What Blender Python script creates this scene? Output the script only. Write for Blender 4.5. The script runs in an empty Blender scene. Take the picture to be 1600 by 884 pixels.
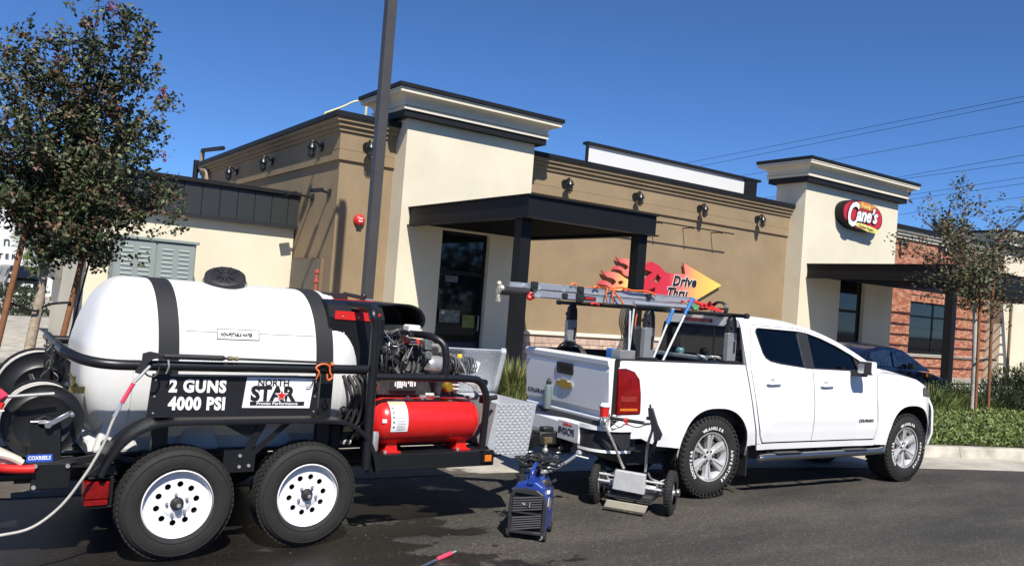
import bpy, bmesh, math, random
from mathutils import Vector, Matrix, geometry, noise
R = math.radians
rnd = random.Random(7)
SC = bpy.context.scene
COL = SC.collection

# ------------------------------------------------------------------ camera
cam_d = bpy.data.cameras.new('camera'); cam = bpy.data.objects.new('camera', cam_d); COL.objects.link(cam)
_yaw, _pit, _rol = R(34.5), R(1.414), R(4.4)
_f = Vector((math.sin(_yaw)*math.cos(_pit), math.cos(_yaw)*math.cos(_pit), math.sin(_pit)))
_r = Vector((math.cos(_yaw), -math.sin(_yaw), 0)); _u = _r.cross(_f)
_r2 = math.cos(_rol)*_r + math.sin(_rol)*_u; _u2 = -math.sin(_rol)*_r + math.cos(_rol)*_u
cam.matrix_world = Matrix(((_r2.x, _u2.x, -_f.x, 0), (_r2.y, _u2.y, -_f.y, 0), (_r2.z, _u2.z, -_f.z, 1.72), (0, 0, 0, 1)))
cam_d.sensor_width = 36; cam_d.lens = 1300/1600*36; cam_d.clip_start = 0.05; cam_d.clip_end = 3000
SC.camera = cam

# ------------------------------------------------------------------ light
SUN = Vector((-0.32, -1.0, 1.25)).normalized()
W = bpy.data.worlds.new('World'); SC.world = W; W.use_nodes = True
nt = W.node_tree; nt.nodes.clear()
sky = nt.nodes.new('ShaderNodeTexSky'); sky.sky_type = 'NISHITA'; sky.sun_disc = False
sky.sun_elevation = math.asin(SUN.z); sky.sun_rotation = math.atan2(SUN.x, SUN.y)
sky.air_density = 0.8; sky.dust_density = 0.0; sky.ozone_density = 10; sky.altitude = 1500
bg = nt.nodes.new('ShaderNodeBackground'); bg.inputs[1].default_value = 0.096
wo = nt.nodes.new('ShaderNodeOutputWorld')
tint = nt.nodes.new('ShaderNodeMixRGB'); tint.blend_type = 'MULTIPLY'; tint.inputs[0].default_value = 1; tint.inputs[2].default_value = (0.81, 0.95, 1.06, 1)
nt.links.new(sky.outputs[0], tint.inputs[1]); nt.links.new(tint.outputs[0], bg.inputs[0]); nt.links.new(bg.outputs[0], wo.inputs[0])
sd = bpy.data.lights.new('sun', 'SUN'); sd.energy = 5.0; sd.angle = R(0.5); sd.color = (1.0, 0.95, 0.86)
so = bpy.data.objects.new('sun', sd); COL.objects.link(so); so.rotation_euler = SUN.to_track_quat('Z', 'Y').to_euler(); so.location = (-5, -10, 20)
vs = SC.view_settings; vs.view_transform = 'Standard'; vs.look = 'None'; vs.exposure = 0.42; vs.gamma = 1.0; vs.use_curve_mapping = False

# ------------------------------------------------------------------ materials
M = {}
def mat(name, col, rough=0.6, metal=0.0, var=0.12, scale=6.0, bump=0.0, bscale=80.0, coat=0.0, dirt=None, trans=0.0, spec=0.5, col2=None):
    m = bpy.data.materials.new(name); m.use_nodes = True; t = m.node_tree; b = t.nodes['Principled BSDF']
    b.inputs['Roughness'].default_value = rough; b.inputs['Metallic'].default_value = metal
    b.inputs['Specular IOR Level'].default_value = spec
    if coat: b.inputs['Coat Weight'].default_value = coat; b.inputs['Coat Roughness'].default_value = 0.05
    if trans: b.inputs['Transmission Weight'].default_value = trans
    c = tuple(col) + (1,)
    if var or col2:
        tc = t.nodes.new('ShaderNodeTexCoord'); n = t.nodes.new('ShaderNodeTexNoise'); n.inputs['Scale'].default_value = scale
        n.inputs['Detail'].default_value = 6; n.inputs['Roughness'].default_value = 0.65
        t.links.new(tc.outputs['Object'], n.inputs['Vector'])
        r = t.nodes.new('ShaderNodeValToRGB'); r.color_ramp.elements[0].position = 0.3; r.color_ramp.elements[1].position = 0.72
        r.color_ramp.elements[0].color = tuple(x*(1-var) for x in col) + (1,)
        r.color_ramp.elements[1].color = (tuple(col2) if col2 else tuple(min(1, x*(1+var)) for x in col)) + (1,)
        t.links.new(n.outputs['Fac'], r.inputs['Fac']); t.links.new(r.outputs['Color'], b.inputs['Base Color'])
    else: b.inputs['Base Color'].default_value = c
    if bump:
        tc = t.nodes.new('ShaderNodeTexCoord'); n = t.nodes.new('ShaderNodeTexNoise'); n.inputs['Scale'].default_value = bscale
        n.inputs['Detail'].default_value = 4
        t.links.new(tc.outputs['Object'], n.inputs['Vector'])
        bp_ = t.nodes.new('ShaderNodeBump'); bp_.inputs['Strength'].default_value = bump; bp_.inputs['Distance'].default_value = 0.01
        t.links.new(n.outputs['Fac'], bp_.inputs['Height']); t.links.new(bp_.outputs[0], b.inputs['Normal'])
    M[name] = m; return m
def D(name, *a, **k): M[name] = mat(name, *a, **k); return M[name]

# ------------------------------------------------------------------ mesh helper
SPLIT = {'shroud', 'bolt', 'rivet', 'axle', 'guard_rail', 'frame_rail', 'cross_member', 'end_seam', 'cage_tube', 'lug_nut', 'cooling_fin', 'port', 'foot', 'leaf_spring', 'grille_bar', 'lid_rib', 'valve', 'label_lines', 'axle_tube', 'step_pad', 'step_bracket', 'glass_divider', 'flange', 'suspension_arm', 'badge_print', 'moulded_foot', 'label_border', 'sidewall_ring', 'cage', 'mirror_arm'}
FRAME = [Matrix.Identity(4)]
WORLD = {}
def V(*a): return Vector(a)
class MB:
    def __init__(s): s.v = []; s.f = []; s.sm = []; s.mi = []
    def add(s, vs, fs, smooth=False, m=0):
        n = len(s.v); s.v += [tuple(x) for x in vs]
        for f in fs: s.f.append(tuple(i+n for i in f)); s.sm.append(smooth); s.mi.append(m)
        return s
    def box(s, x0, x1, y0, y1, z0, z1, m=0):
        vs = [(x, y, z) for x in (x0, x1) for y in (y0, y1) for z in (z0, z1)]
        return s.add(vs, [(0, 1, 3, 2), (4, 6, 7, 5), (0, 4, 5, 1), (2, 3, 7, 6), (0, 2, 6, 4), (1, 5, 7, 3)], False, m)
    def obox(s, c, sz, rot=None, m=0):
        c = Vector(c); h = [q/2 for q in sz]; rot = rot or Matrix.Identity(3)
        vs = [c + rot @ Vector((x, y, z)) for x in (-h[0], h[0]) for y in (-h[1], h[1]) for z in (-h[2], h[2])]
        return s.add(vs, [(0, 1, 3, 2), (4, 6, 7, 5), (0, 4, 5, 1), (2, 3, 7, 6), (0, 2, 6, 4), (1, 5, 7, 3)], False, m)
    def bar(s, p0, p1, w, h, m=0, up=(0, 0, 1)):
        p0 = Vector(p0); p1 = Vector(p1); d = p1-p0; L = d.length; d.normalize(); up = Vector(up)
        if abs(d.dot(up)) > 0.98: up = Vector((0, 1, 0))
        sdir = d.cross(up).normalized(); u = sdir.cross(d)
        rot = Matrix((d, sdir, u)).transposed()
        return s.obox((p0+p1)/2, (L, w, h), rot, m)
    def tube(s, pts, r, n=10, closed=False, m=0, rs=None, caps=True, sm=True):
        pts = [Vector(p) for p in pts]; N = len(pts); rings = []
        t0 = (pts[1]-pts[0]).normalized(); a = Vector((0, 0, 1)) if abs(t0.z) < 0.9 else Vector((1, 0, 0))
        u = t0.cross(a).normalized(); prev = t0; vs = []
        for i, p in enumerate(pts):
            if closed: t = (pts[(i+1) % N]-pts[i-1]).normalized()
            else: t = (pts[min(i+1, N-1)]-pts[max(i-1, 0)]).normalized()
            u = (u - t*u.dot(t)).normalized(); w = t.cross(u); rr = rs[i] if rs else r
            for k in range(n):
                an = 2*math.pi*k/n; vs.append(p + (u*math.cos(an)+w*math.sin(an))*rr)
        fs = []
        for i in range(N if closed else N-1):
            j = (i+1) % N
            for k in range(n):
                l = (k+1) % n; fs.append((i*n+k, i*n+l, j*n+l, j*n+k))
        s.add(vs, fs, sm, m)
        if caps and not closed:
            b = len(s.v)-len(vs)
            s.f.append(tuple(b+k for k in reversed(range(n)))); s.sm.append(False); s.mi.append(m)
            s.f.append(tuple(b+(N-1)*n+k for k in range(n))); s.sm.append(False); s.mi.append(m)
        return s
    def cyl(s, p0, p1, r0, r1=None, n=18, m=0, sm=True):
        return s.tube([p0, p1], r0, n, m=m, rs=[r0, r0 if r1 is None else r1], sm=sm)
    def lathe(s, prof, o, ax, n=32, m=0, sm=True, ref=None):
        o = Vector(o); ax = Vector(ax).normalized(); a = Vector(ref) if ref else (Vector((0, 0, 1)) if abs(ax.z) < 0.9 else Vector((1, 0, 0)))
        u = ax.cross(a).normalized(); w = ax.cross(u); vs = []
        for (r, h) in prof:
            for k in range(n):
                an = 2*math.pi*k/n; vs.append(o + ax*h + (u*math.cos(an)+w*math.sin(an))*r)
        fs = []
        for i in range(len(prof)-1):
            for k in range(n):
                l = (k+1) % n; fs.append((i*n+k, (i+1)*n+k, (i+1)*n+l, i*n+l))
        return s.add(vs, fs, sm, m)
    def prism(s, outer, d0, d1, plane='xz', holes=(), m=0, fn=None):
        loops = [list(outer)] + [list(h) for h in holes]
        flat = [p for l in loops for p in l]
        tris = geometry.tessellate_polygon([[Vector((p[0], p[1], 0)) for p in l] for l in loops])
        if fn is None:
            fn = {'xz': lambda a, b, d: (a, d, b), 'yz': lambda a, b, d: (d, a, b), 'xy': lambda a, b, d: (a, b, d)}[plane]
        n = len(flat)
        vs = [fn(p[0], p[1], d0) for p in flat] + [fn(p[0], p[1], d1) for p in flat]
        fs = [tuple(t) for t in tris] + [tuple(i+n for i in reversed(t)) for t in tris]
        b = 0
        for l in loops:
            k = len(l)
            for i in range(k): j = (i+1) % k; fs.append((b+i, b+j, b+j+n, b+i+n))
            b += k
        return s.add(vs, fs, False, m)
    def grid(s, fn, nu, nv, m=0, sm=True, cu=False):
        vs = [fn(i/nu, j/nv) for i in range(nu+1) for j in range(nv+1)]
        fs = [(i*(nv+1)+j, (i+1)*(nv+1)+j, (i+1)*(nv+1)+j+1, i*(nv+1)+j+1) for i in range(nu) for j in range(nv)]
        return s.add(vs, fs, sm, m)
    def ball(s, c, r, n=12, m=0, sc=(1, 1, 1)):
        c = Vector(c); vs = [c+Vector((0, 0, r*sc[2]))]; q = n//2
        for i in range(1, q):
            a = math.pi*i/q
            for k in range(n): b = 2*math.pi*k/n; vs.append(c+Vector((r*sc[0]*math.sin(a)*math.cos(b), r*sc[1]*math.sin(a)*math.sin(b), r*sc[2]*math.cos(a))))
        vs.append(c-Vector((0, 0, r*sc[2]))); fs = []
        for k in range(n): fs.append((0, 1+k, 1+(k+1) % n)); fs.append((len(vs)-1, 1+(q-2)*n+(k+1) % n, 1+(q-2)*n+k))
        for i in range(q-2):
            for k in range(n): fs.append((1+i*n+k, 1+(i+1)*n+k, 1+(i+1)*n+(k+1) % n, 1+i*n+(k+1) % n))
        return s.add(vs, fs, True, m)
    def text(s, string, size, o, xd, yd, depth=0.004, m=0, bold=0.0, align='LEFT', sx=1.0, shear=0.0, sp=1.0):
        c = bpy.data.curves.new('t', 'FONT'); c.body = string; c.size = size; c.extrude = 0; c.offset = bold*size; c.align_x = align
        c.shear = shear; c.space_character = sp; c.resolution_u = 3
        ob = bpy.data.objects.new('t', c); COL.objects.link(ob); bpy.context.view_layer.update()
        me = bpy.data.meshes.new_from_object(ob.evaluated_get(bpy.context.evaluated_depsgraph_get()))
        bpy.data.objects.remove(ob); bpy.data.curves.remove(c)
        o = Vector(o); xd = Vector(xd).normalized(); yd = Vector(yd).normalized(); nd = xd.cross(yd)
        nv = len(me.vertices); fr = [o + xd*v.co.x*sx + yd*v.co.y + nd*depth for v in me.vertices]; bk = [o + xd*v.co.x*sx + yd*v.co.y for v in me.vertices]
        fs = [tuple(p.vertices) for p in me.polygons]; cnt = {}
        for f in fs:
            for i in range(len(f)): e = (f[i], f[(i+1) % len(f)]); cnt[e] = 1
        sides = [(a, b, b+nv, a+nv) for (a, b) in cnt if (b, a) not in cnt]
        s.add(fr+bk, fs+[tuple(reversed(q)) for q in sides], False, m); bpy.data.meshes.remove(me)
        return s
    def parts(s):
        par = list(range(len(s.v)))
        def fd(i):
            while par[i] != i: par[i] = par[par[i]]; i = par[i]
            return i
        for f in s.f:
            for k in f[1:]: par[fd(f[0])] = fd(k)
        gr = {}
        for i, f in enumerate(s.f): gr.setdefault(fd(f[0]), []).append(i)
        out = []
        for ids in gr.values():
            q = MB(); mp = {}
            for i in ids:
                for k in s.f[i]:
                    if k not in mp: mp[k] = len(q.v); q.v.append(s.v[k])
                q.f.append(tuple(mp[k] for k in s.f[i])); q.sm.append(s.sm[i]); q.mi.append(s.mi[i])
            out.append(q)
        return out
    def build(s, name, mats, parent=None, bevel=0.0, ang=38, seg=1, origin=None, sub=0, frame=None):
        if name in SPLIT and parent is not None:
            ps = s.parts()
            if 1 < len(ps) < 40:
                obs = [p._build(name, mats, parent, bevel, ang, seg, origin, frame) for p in ps]; return obs[0]
        return s._build(name, mats, parent, bevel, ang, seg, origin, frame)
    def _build(s, name, mats, parent=None, bevel=0.0, ang=38, seg=1, origin=None, frame=None):
        F_ = frame if frame is not None else FRAME[0]
        vs = [F_ @ Vector(v) for v in s.v]
        if origin is None:
            lo = Vector([min(v[i] for v in vs) for i in range(3)]); hi = Vector([max(v[i] for v in vs) for i in range(3)])
            origin = (lo+hi)/2
            if parent is None: origin.z = lo.z
        else: origin = Vector(origin)
        vs = [v-origin for v in vs]
        me = bpy.data.meshes.new(name); me.from_pydata(vs, [], s.f)
        if not isinstance(mats, (list, tuple)): mats = [mats]
        for x in mats: me.materials.append(M[x] if isinstance(x, str) else x)
        me.polygons.foreach_set('use_smooth', s.sm); me.polygons.foreach_set('material_index', s.mi)
        if len(s.f) < 60000:
            b = bmesh.new(); b.from_mesh(me); bmesh.ops.recalc_face_normals(b, faces=b.faces); b.to_mesh(me); b.free()
        if any(s.sm): me.set_sharp_from_angle(angle=R(ang))
        o = bpy.data.objects.new(name, me); COL.objects.link(o)
        wm = Matrix.Translation(origin)
        if parent is not None: o.parent = parent; o.matrix_local = WORLD[parent].inverted() @ wm
        else: o.matrix_local = wm
        WORLD[o] = wm
        if bevel:
            md = o.modifiers.new('bevel', 'BEVEL'); md.width = bevel; md.segments = seg; md.limit_method = 'ANGLE'; md.angle_limit = R(40)
        return o
def root(name, loc, rz=0, label=None, cat=None, group=None, frame=None):
    o = bpy.data.objects.new(name, None); COL.objects.link(o); o.empty_display_size = 0.2
    wm = (frame if frame is not None else FRAME[0]) @ Matrix.Translation(Vector(loc)) @ Matrix.Rotation(rz, 4, 'Z')
    o.matrix_local = wm; WORLD[o] = wm; tag(o, label, cat, group); return o
def tag(o, label=None, cat=None, group=None, kind=None):
    if label: o['label'] = label
    if cat: o['category'] = cat
    if group: o['group'] = group
    if kind: o['kind'] = kind
    return o
KIDS = None
def copy_tree(o, wm, label=None, parent=None, mx=None):
    """copy a thing with its parts and sub-parts to the world matrix wm"""
    global KIDS
    def rec(a, par):
        c = a.copy(); COL.objects.link(c)
        if par is not None: lm = WORLD[a.parent].inverted() @ WORLD[a]; c.parent = par; c.matrix_local = lm; WORLD[c] = WORLD[par] @ lm
        for k in [q for q in SC.objects if q.parent == a]: rec(k, c)
        return c
    c = o.copy(); COL.objects.link(c); c.parent = None; c.matrix_local = wm; WORLD[c] = wm.copy()
    for k in [q for q in SC.objects if q.parent == o]: rec(k, c)
    if label: c['label'] = label
    return c
def spline(pts, n=8, closed=False):
    pts = [Vector(p) for p in pts]; out = []; N = len(pts)
    for i in range(N if closed else N-1):
        g = lambda k: pts[k % N] if closed else pts[max(0, min(N-1, k))]
        a, b, c, d = g(i-1), g(i), g(i+1), g(i+2)
        for k in range(n):
            t = k/n; out.append(0.5*((2*b)+(c-a)*t+(2*a-5*b+4*c-d)*t*t+(3*b-a-3*c+d)*t**3))
    if not closed: out.append(pts[-1])
    return out
def rr(x0, x1, z0, z1, r, n=5):
    out = []
    for cx, cz, a0 in ((x1-r, z1-r, 0), (x0+r, z1-r, 90), (x0+r, z0+r, 180), (x1-r, z0+r, 270)):
        for k in range(n+1): a = R(a0+90*k/n); out.append((cx+r*math.cos(a), cz+r*math.sin(a)))
    return out
def circ(cx, cz, r, n=24, a0=0): return [(cx+r*math.cos(2*math.pi*k/n+a0), cz+r*math.sin(2*math.pi*k/n+a0)) for k in range(n)]

D('black_paint', (0.009, 0.009, 0.010), 0.36, 0, 0.15, 9, spec=0.5)
D('black_metal', (0.018, 0.018, 0.02), 0.5, 0.0, 0.2, 12, bump=0.05)
D('black_plastic', (0.02, 0.02, 0.022), 0.55, 0, 0.2, 14)
D('rubber', (0.016, 0.0155, 0.015), 0.8, 0, 0.25, 20, bump=0.15, bscale=150)
D('white_paint', (0.82, 0.82, 0.82), 0.35, 0, 0.02, 3)
D('chrome', (0.72, 0.72, 0.71), 0.22, 0.7, 0.08, 10)
D('steel', (0.48, 0.47, 0.46), 0.38, 0.55, 0.25, 14)
D('aluminium', (0.62, 0.63, 0.64), 0.38, 1.0, 0.15, 9, bump=0.05)
D('red', (0.6, 0.02, 0.018), 0.38, 0, 0.12, 6)
D('red_cloth', (0.65, 0.03, 0.03), 0.7, 0, 0.2, 20)
D('orange', (0.8, 0.16, 0.03), 0.5, 0, 0.15, 10)
D('yellow', (0.75, 0.5, 0.06), 0.5, 0, 0.2, 10)
D('white_print', (0.82, 0.82, 0.82), 0.5, 0, 0.0)
D('black_print', (0.012, 0.012, 0.014), 0.5, 0, 0.0)
D('blue', (0.02, 0.09, 0.5), 0.45, 0, 0.15, 8)
# =================================================================== GROUND
def asphalt_mat():
    m = bpy.data.materials.new('asphalt'); m.use_nodes = True; t = m.node_tree; b = t.nodes['Principled BSDF']; N = t.nodes.new; L = t.links.new
    tc = N('ShaderNodeTexCoord')
    def noise_(sc, det=5, rough=0.6, vec=None):
        n = N('ShaderNodeTexNoise'); n.inputs['Scale'].default_value = sc; n.inputs['Detail'].default_value = det; n.inputs['Roughness'].default_value = rough
        L(vec or tc.outputs['Object'], n.inputs['Vector']); return n
    mp = N('ShaderNodeMapping'); mp.inputs['Scale'].default_value = (0.5, 1.6, 1); mp.inputs['Rotation'].default_value = (0, 0, R(-25)); L(tc.outputs['Object'], mp.inputs['Vector'])
    big = noise_(0.9, 7, 0.62, mp.outputs[0]); fine = noise_(95, 4, 0.75); mid = noise_(24, 5, 0.7)
    r1 = N('ShaderNodeValToRGB'); r1.color_ramp.elements[0].position = 0.36; r1.color_ramp.elements[1].position = 0.68
    r1.color_ramp.elements[0].color = (0.040, 0.039, 0.037, 1); r1.color_ramp.elements[1].color = (0.092, 0.084, 0.073, 1); L(big.outputs['Fac'], r1.inputs['Fac'])
    r2 = N('ShaderNodeValToRGB'); r2.color_ramp.elements[0].position = 0.38; r2.color_ramp.elements[1].position = 0.72
    r2.color_ramp.elements[0].color = (0.40, 0.40, 0.40, 1); r2.color_ramp.elements[1].color = (1.9, 1.85, 1.75, 1); L(fine.outputs['Fac'], r2.inputs['Fac'])
    r3 = N('ShaderNodeValToRGB'); r3.color_ramp.elements[0].position = 0.3; r3.color_ramp.elements[1].position = 0.7
    r3.color_ramp.elements[0].color = (0.78, 0.78, 0.78, 1); r3.color_ramp.elements[1].color = (1.2, 1.2, 1.2, 1); L(mid.outputs['Fac'], r3.inputs['Fac'])
    mu = N('ShaderNodeMixRGB'); mu.blend_type = 'MULTIPLY'; mu.inputs[0].default_value = 1; L(r1.outputs[0], mu.inputs[1]); L(r2.outputs[0], mu.inputs[2])
    mu2 = N('ShaderNodeMixRGB'); mu2.blend_type = 'MULTIPLY'; mu2.inputs[0].default_value = 1; 
    vo = N('ShaderNodeTexVoronoi'); vo.inputs['Scale'].default_value = 75; L(tc.outputs['Object'], vo.inputs['Vector']); vr = N('ShaderNodeSeparateColor'); L(vo.outputs['Color'], vr.inputs[0])
    r4 = N('ShaderNodeValToRGB'); r4.color_ramp.elements[0].position = 0.0; r4.color_ramp.elements[1].position = 1.0; r4.color_ramp.elements[0].color = (.62, .62, .62, 1); r4.color_ramp.elements[1].color = (1.25, 1.22, 1.18, 1); e_ = r4.color_ramp.elements.new(.93); e_.color = (1.12, 1.1, 1.08, 1); e_ = r4.color_ramp.elements.new(.96); e_.color = (2.1, 2.05, 1.95, 1)
    L(vr.outputs[0], r4.inputs['Fac']); mu3 = N('ShaderNodeMixRGB'); mu3.blend_type = 'MULTIPLY'; mu3.inputs[0].default_value = 1; L(mu.outputs[0], mu3.inputs[1]); L(r4.outputs[0], mu3.inputs[2])
    L(mu3.outputs[0], mu2.inputs[1]); L(r3.outputs[0], mu2.inputs[2])
    # wet patches: wetter towards the trailer (small x)
    sx = N('ShaderNodeSeparateXYZ'); L(tc.outputs['Object'], sx.inputs[0])
    gr = N('ShaderNodeMapRange'); gr.inputs['From Min'].default_value = 0.6; gr.inputs['From Max'].default_value = 5.0; gr.inputs['To Min'].default_value = 0.45; gr.inputs['To Max'].default_value = -0.22; L(sx.outputs['X'], gr.inputs['Value'])
    mp2 = N('ShaderNodeMapping'); mp2.inputs['Scale'].default_value = (0.9, 1.5, 1); mp2.inputs['Rotation'].default_value = (0, 0, R(-20)); L(tc.outputs['Object'], mp2.inputs['Vector'])
    wn = noise_(1.7, 6, 0.62, mp2.outputs[0])
    ad = N('ShaderNodeMath'); ad.operation = 'ADD'; L(gr.outputs[0], ad.inputs[0]); L(wn.outputs['Fac'], ad.inputs[1])
    wr = N('ShaderNodeValToRGB'); wr.color_ramp.elements[0].position = 0.55; wr.color_ramp.elements[1].position = 0.585; L(ad.outputs[0], wr.inputs['Fac'])
    dk = N('ShaderNodeMixRGB'); dk.blend_type = 'MULTIPLY'; L(wr.outputs[0], dk.inputs[0]); L(mu2.outputs[0], dk.inputs[1]); dk.inputs[2].default_value = (0.30, 0.29, 0.29, 1)
    L(dk.outputs[0], b.inputs['Base Color'])
    rg = N('ShaderNodeMapRange'); rg.inputs['To Min'].default_value = 0.88; rg.inputs['To Max'].default_value = 0.42; L(wr.outputs[0], rg.inputs['Value']); L(rg.outputs[0], b.inputs['Roughness'])
    b.inputs['Specular IOR Level'].default_value = 0.35
    bm_ = N('ShaderNodeBump'); bm_.inputs['Strength'].default_value = 0.55; bm_.inputs['Distance'].default_value = 0.006; L(fine.outputs['Fac'], bm_.inputs['Height']); L(bm_.outputs[0], b.inputs['Normal'])
    M['asphalt'] = m
asphalt_mat()
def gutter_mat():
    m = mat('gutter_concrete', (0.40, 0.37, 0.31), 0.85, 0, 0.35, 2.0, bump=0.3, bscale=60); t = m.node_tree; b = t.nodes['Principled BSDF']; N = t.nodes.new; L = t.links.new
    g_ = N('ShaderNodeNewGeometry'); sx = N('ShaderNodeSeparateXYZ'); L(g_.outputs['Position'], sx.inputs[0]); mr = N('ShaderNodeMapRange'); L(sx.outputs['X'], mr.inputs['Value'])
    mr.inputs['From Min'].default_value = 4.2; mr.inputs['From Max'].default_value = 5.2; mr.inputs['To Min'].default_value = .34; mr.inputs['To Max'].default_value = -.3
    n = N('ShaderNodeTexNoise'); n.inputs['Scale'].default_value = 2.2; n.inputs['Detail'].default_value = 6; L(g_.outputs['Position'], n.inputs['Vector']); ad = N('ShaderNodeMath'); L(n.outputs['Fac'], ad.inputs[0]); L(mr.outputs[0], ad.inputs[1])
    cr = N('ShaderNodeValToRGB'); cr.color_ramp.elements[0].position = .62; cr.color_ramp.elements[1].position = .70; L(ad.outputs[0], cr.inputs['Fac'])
    src = b.inputs['Base Color'].links[0].from_socket; mx = N('ShaderNodeMixRGB'); mx.blend_type = 'MULTIPLY'; L(cr.outputs[0], mx.inputs[0]); L(src, mx.inputs[1]); mx.inputs[2].default_value = (.22, .20, .18, 1); L(mx.outputs[0], b.inputs['Base Color'])  # shade beside the trailer is put into the gutter colour here
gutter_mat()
D('concrete', (0.42, 0.39, 0.335), 0.85, 0, 0.38, 2.6, bump=0.3, bscale=60)
D('old_concrete', (0.33, 0.31, 0.27), 0.85, 0, 0.35, 1.5, bump=0.3, bscale=60)
D('mulch', (0.10, 0.075, 0.05), 0.95, 0, 0.6, 25, bump=0.8, bscale=70)
D('soil', (0.12, 0.10, 0.065), 0.95, 0, 0.5, 18, bump=0.6, bscale=60)
D('tan_stucco', (0.278, 0.203, 0.119), 0.92, 0, 0.09, 1.2, bump=0.55, bscale=55)
D('tan_dark', (0.18, 0.125, 0.08), 0.9, 0, 0.1, 1.5, bump=0.3)
D('tan_groove', (0.12, 0.08, 0.05), 0.9, 0, 0.1, 2)
D('cream_stucco', (0.70, 0.635, 0.49), 0.92, 0, 0.035, 0.9, bump=0.45, bscale=50)
D('cream_trim', (0.66, 0.61, 0.49), 0.8, 0, 0.04, 2)
def streak(m, lo, sc=(2.2, 2.2, .16), n2=.9):
    t = M[m].node_tree; b = t.nodes['Principled BSDF']; N = t.nodes.new; L = t.links.new; g_ = N('ShaderNodeNewGeometry'); mp = N('ShaderNodeMapping'); mp.inputs['Scale'].default_value = sc; L(g_.outputs['Position'], mp.inputs['Vector'])
    n = N('ShaderNodeTexNoise'); n.inputs['Scale'].default_value = 1.6; n.inputs['Detail'].default_value = 7; n.inputs['Roughness'].default_value = .7; L(mp.outputs[0], n.inputs['Vector'])
    cr = N('ShaderNodeValToRGB'); cr.color_ramp.elements[0].position = .34; cr.color_ramp.elements[1].position = .56; cr.color_ramp.elements[0].color = (lo, lo*.985, lo*.96, 1); cr.color_ramp.elements[1].color = (1, 1, 1, 1); L(n.outputs['Fac'], cr.inputs['Fac'])
    n3 = N('ShaderNodeTexNoise'); n3.inputs['Scale'].default_value = n2; n3.inputs['Detail'].default_value = 5; L(g_.outputs['Position'], n3.inputs['Vector']); c3 = N('ShaderNodeValToRGB'); c3.color_ramp.elements[0].position = .35; c3.color_ramp.elements[1].position = .65; c3.color_ramp.elements[0].color = (.94, .94, .935, 1); c3.color_ramp.elements[1].color = (1.02, 1.02, 1.02, 1); L(n3.outputs['Fac'], c3.inputs['Fac'])
    src = b.inputs['Base Color'].links[0].from_socket; mx = N('ShaderNodeMixRGB'); mx.blend_type = 'MULTIPLY'; mx.inputs[0].default_value = 1; L(src, mx.inputs[1]); L(cr.outputs[0], mx.inputs[2]); m2 = N('ShaderNodeMixRGB'); m2.blend_type = 'MULTIPLY'; m2.inputs[0].default_value = 1; L(mx.outputs[0], m2.inputs[1]); L(c3.outputs[0], m2.inputs[2]); L(m2.outputs[0], b.inputs['Base Color'])
streak('tan_stucco', .965, (1.2, 1.2, .5)); streak('cream_stucco', .985, (1.0, 1.0, .6)); streak('concrete', .72, (1.5, 1.5, 1.5), 2.0)
D('grey_stucco', (0.52, 0.50, 0.45), 0.92, 0, 0.05, 1, bump=0.3)
D('dark_coping', (0.009, 0.0095, 0.011), 0.6, 0, 0.15, 4, spec=0.3)
D('canopy_paint', (0.006, 0.0065, 0.008), 0.55, 0, 0.15, 3, spec=0.3)
D('dark_glass', (0.006, 0.007, 0.009), 0.04, 0, 0, spec=0.6)
D('white_wall', (0.62, 0.63, 0.63), 0.85, 0, 0.03, 0.5)
for i, c in enumerate(((0.40, 0.15, 0.09), (0.46, 0.20, 0.12), (0.34, 0.12, 0.075), (0.52, 0.26, 0.16))): D('brick_tone_%d' % i, c, 0.9, 0, 0.15, 6, bump=0.3)
D('mortar', (0.33, 0.23, 0.165), 0.95, 0, 0.1, 8)
for i, c in enumerate(((0.50, 0.36, 0.28), (0.56, 0.43, 0.33), (0.44, 0.31, 0.25))): D('stone_tone_%d' % i, c, 0.9, 0, 0.2, 9, bump=0.6)

g = MB(); g.add([(-400, -300, 0), (900, -300, 0), (900, 900, 0), (-400, 900, 0)], [(0, 1, 2, 3)]); tag(g.build('parking_lot_asphalt', 'asphalt', origin=(0, 0, 0)), kind='structure')
# concrete gutter that sweeps from behind the trailer to the right
near = spline([(-14, 7.9, 0), (-5, 7.45, 0), (0.6, 7.12, 0), (3.2, 7.08, 0), (5.2, 6.92, 0), (8.4, 6.38, 0), (10.7, 5.78, 0), (12.2, 5.24, 0), (15, 4.2, 0), (24, 0.6, 0)], 8)
def off(pts, d):
    out = []
    for i, p in enumerate(pts):
        a = pts[max(i-1, 0)]; b = pts[min(i+1, len(pts)-1)]; t = (b-a).normalized(); out.append(p+Vector((-t.y, t.x, 0))*d)
    return out
def ribbon(mb, p, q, z, z2=None):
    n = len(p); z2 = z if z2 is None else z2
    mb.add([(a.x, a.y, z) for a in p]+[(a.x, a.y, z2) for a in q], [(i, i+1, n+i+1, n+i) for i in range(n-1)], True)
far = off(near, 0.86)
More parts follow.
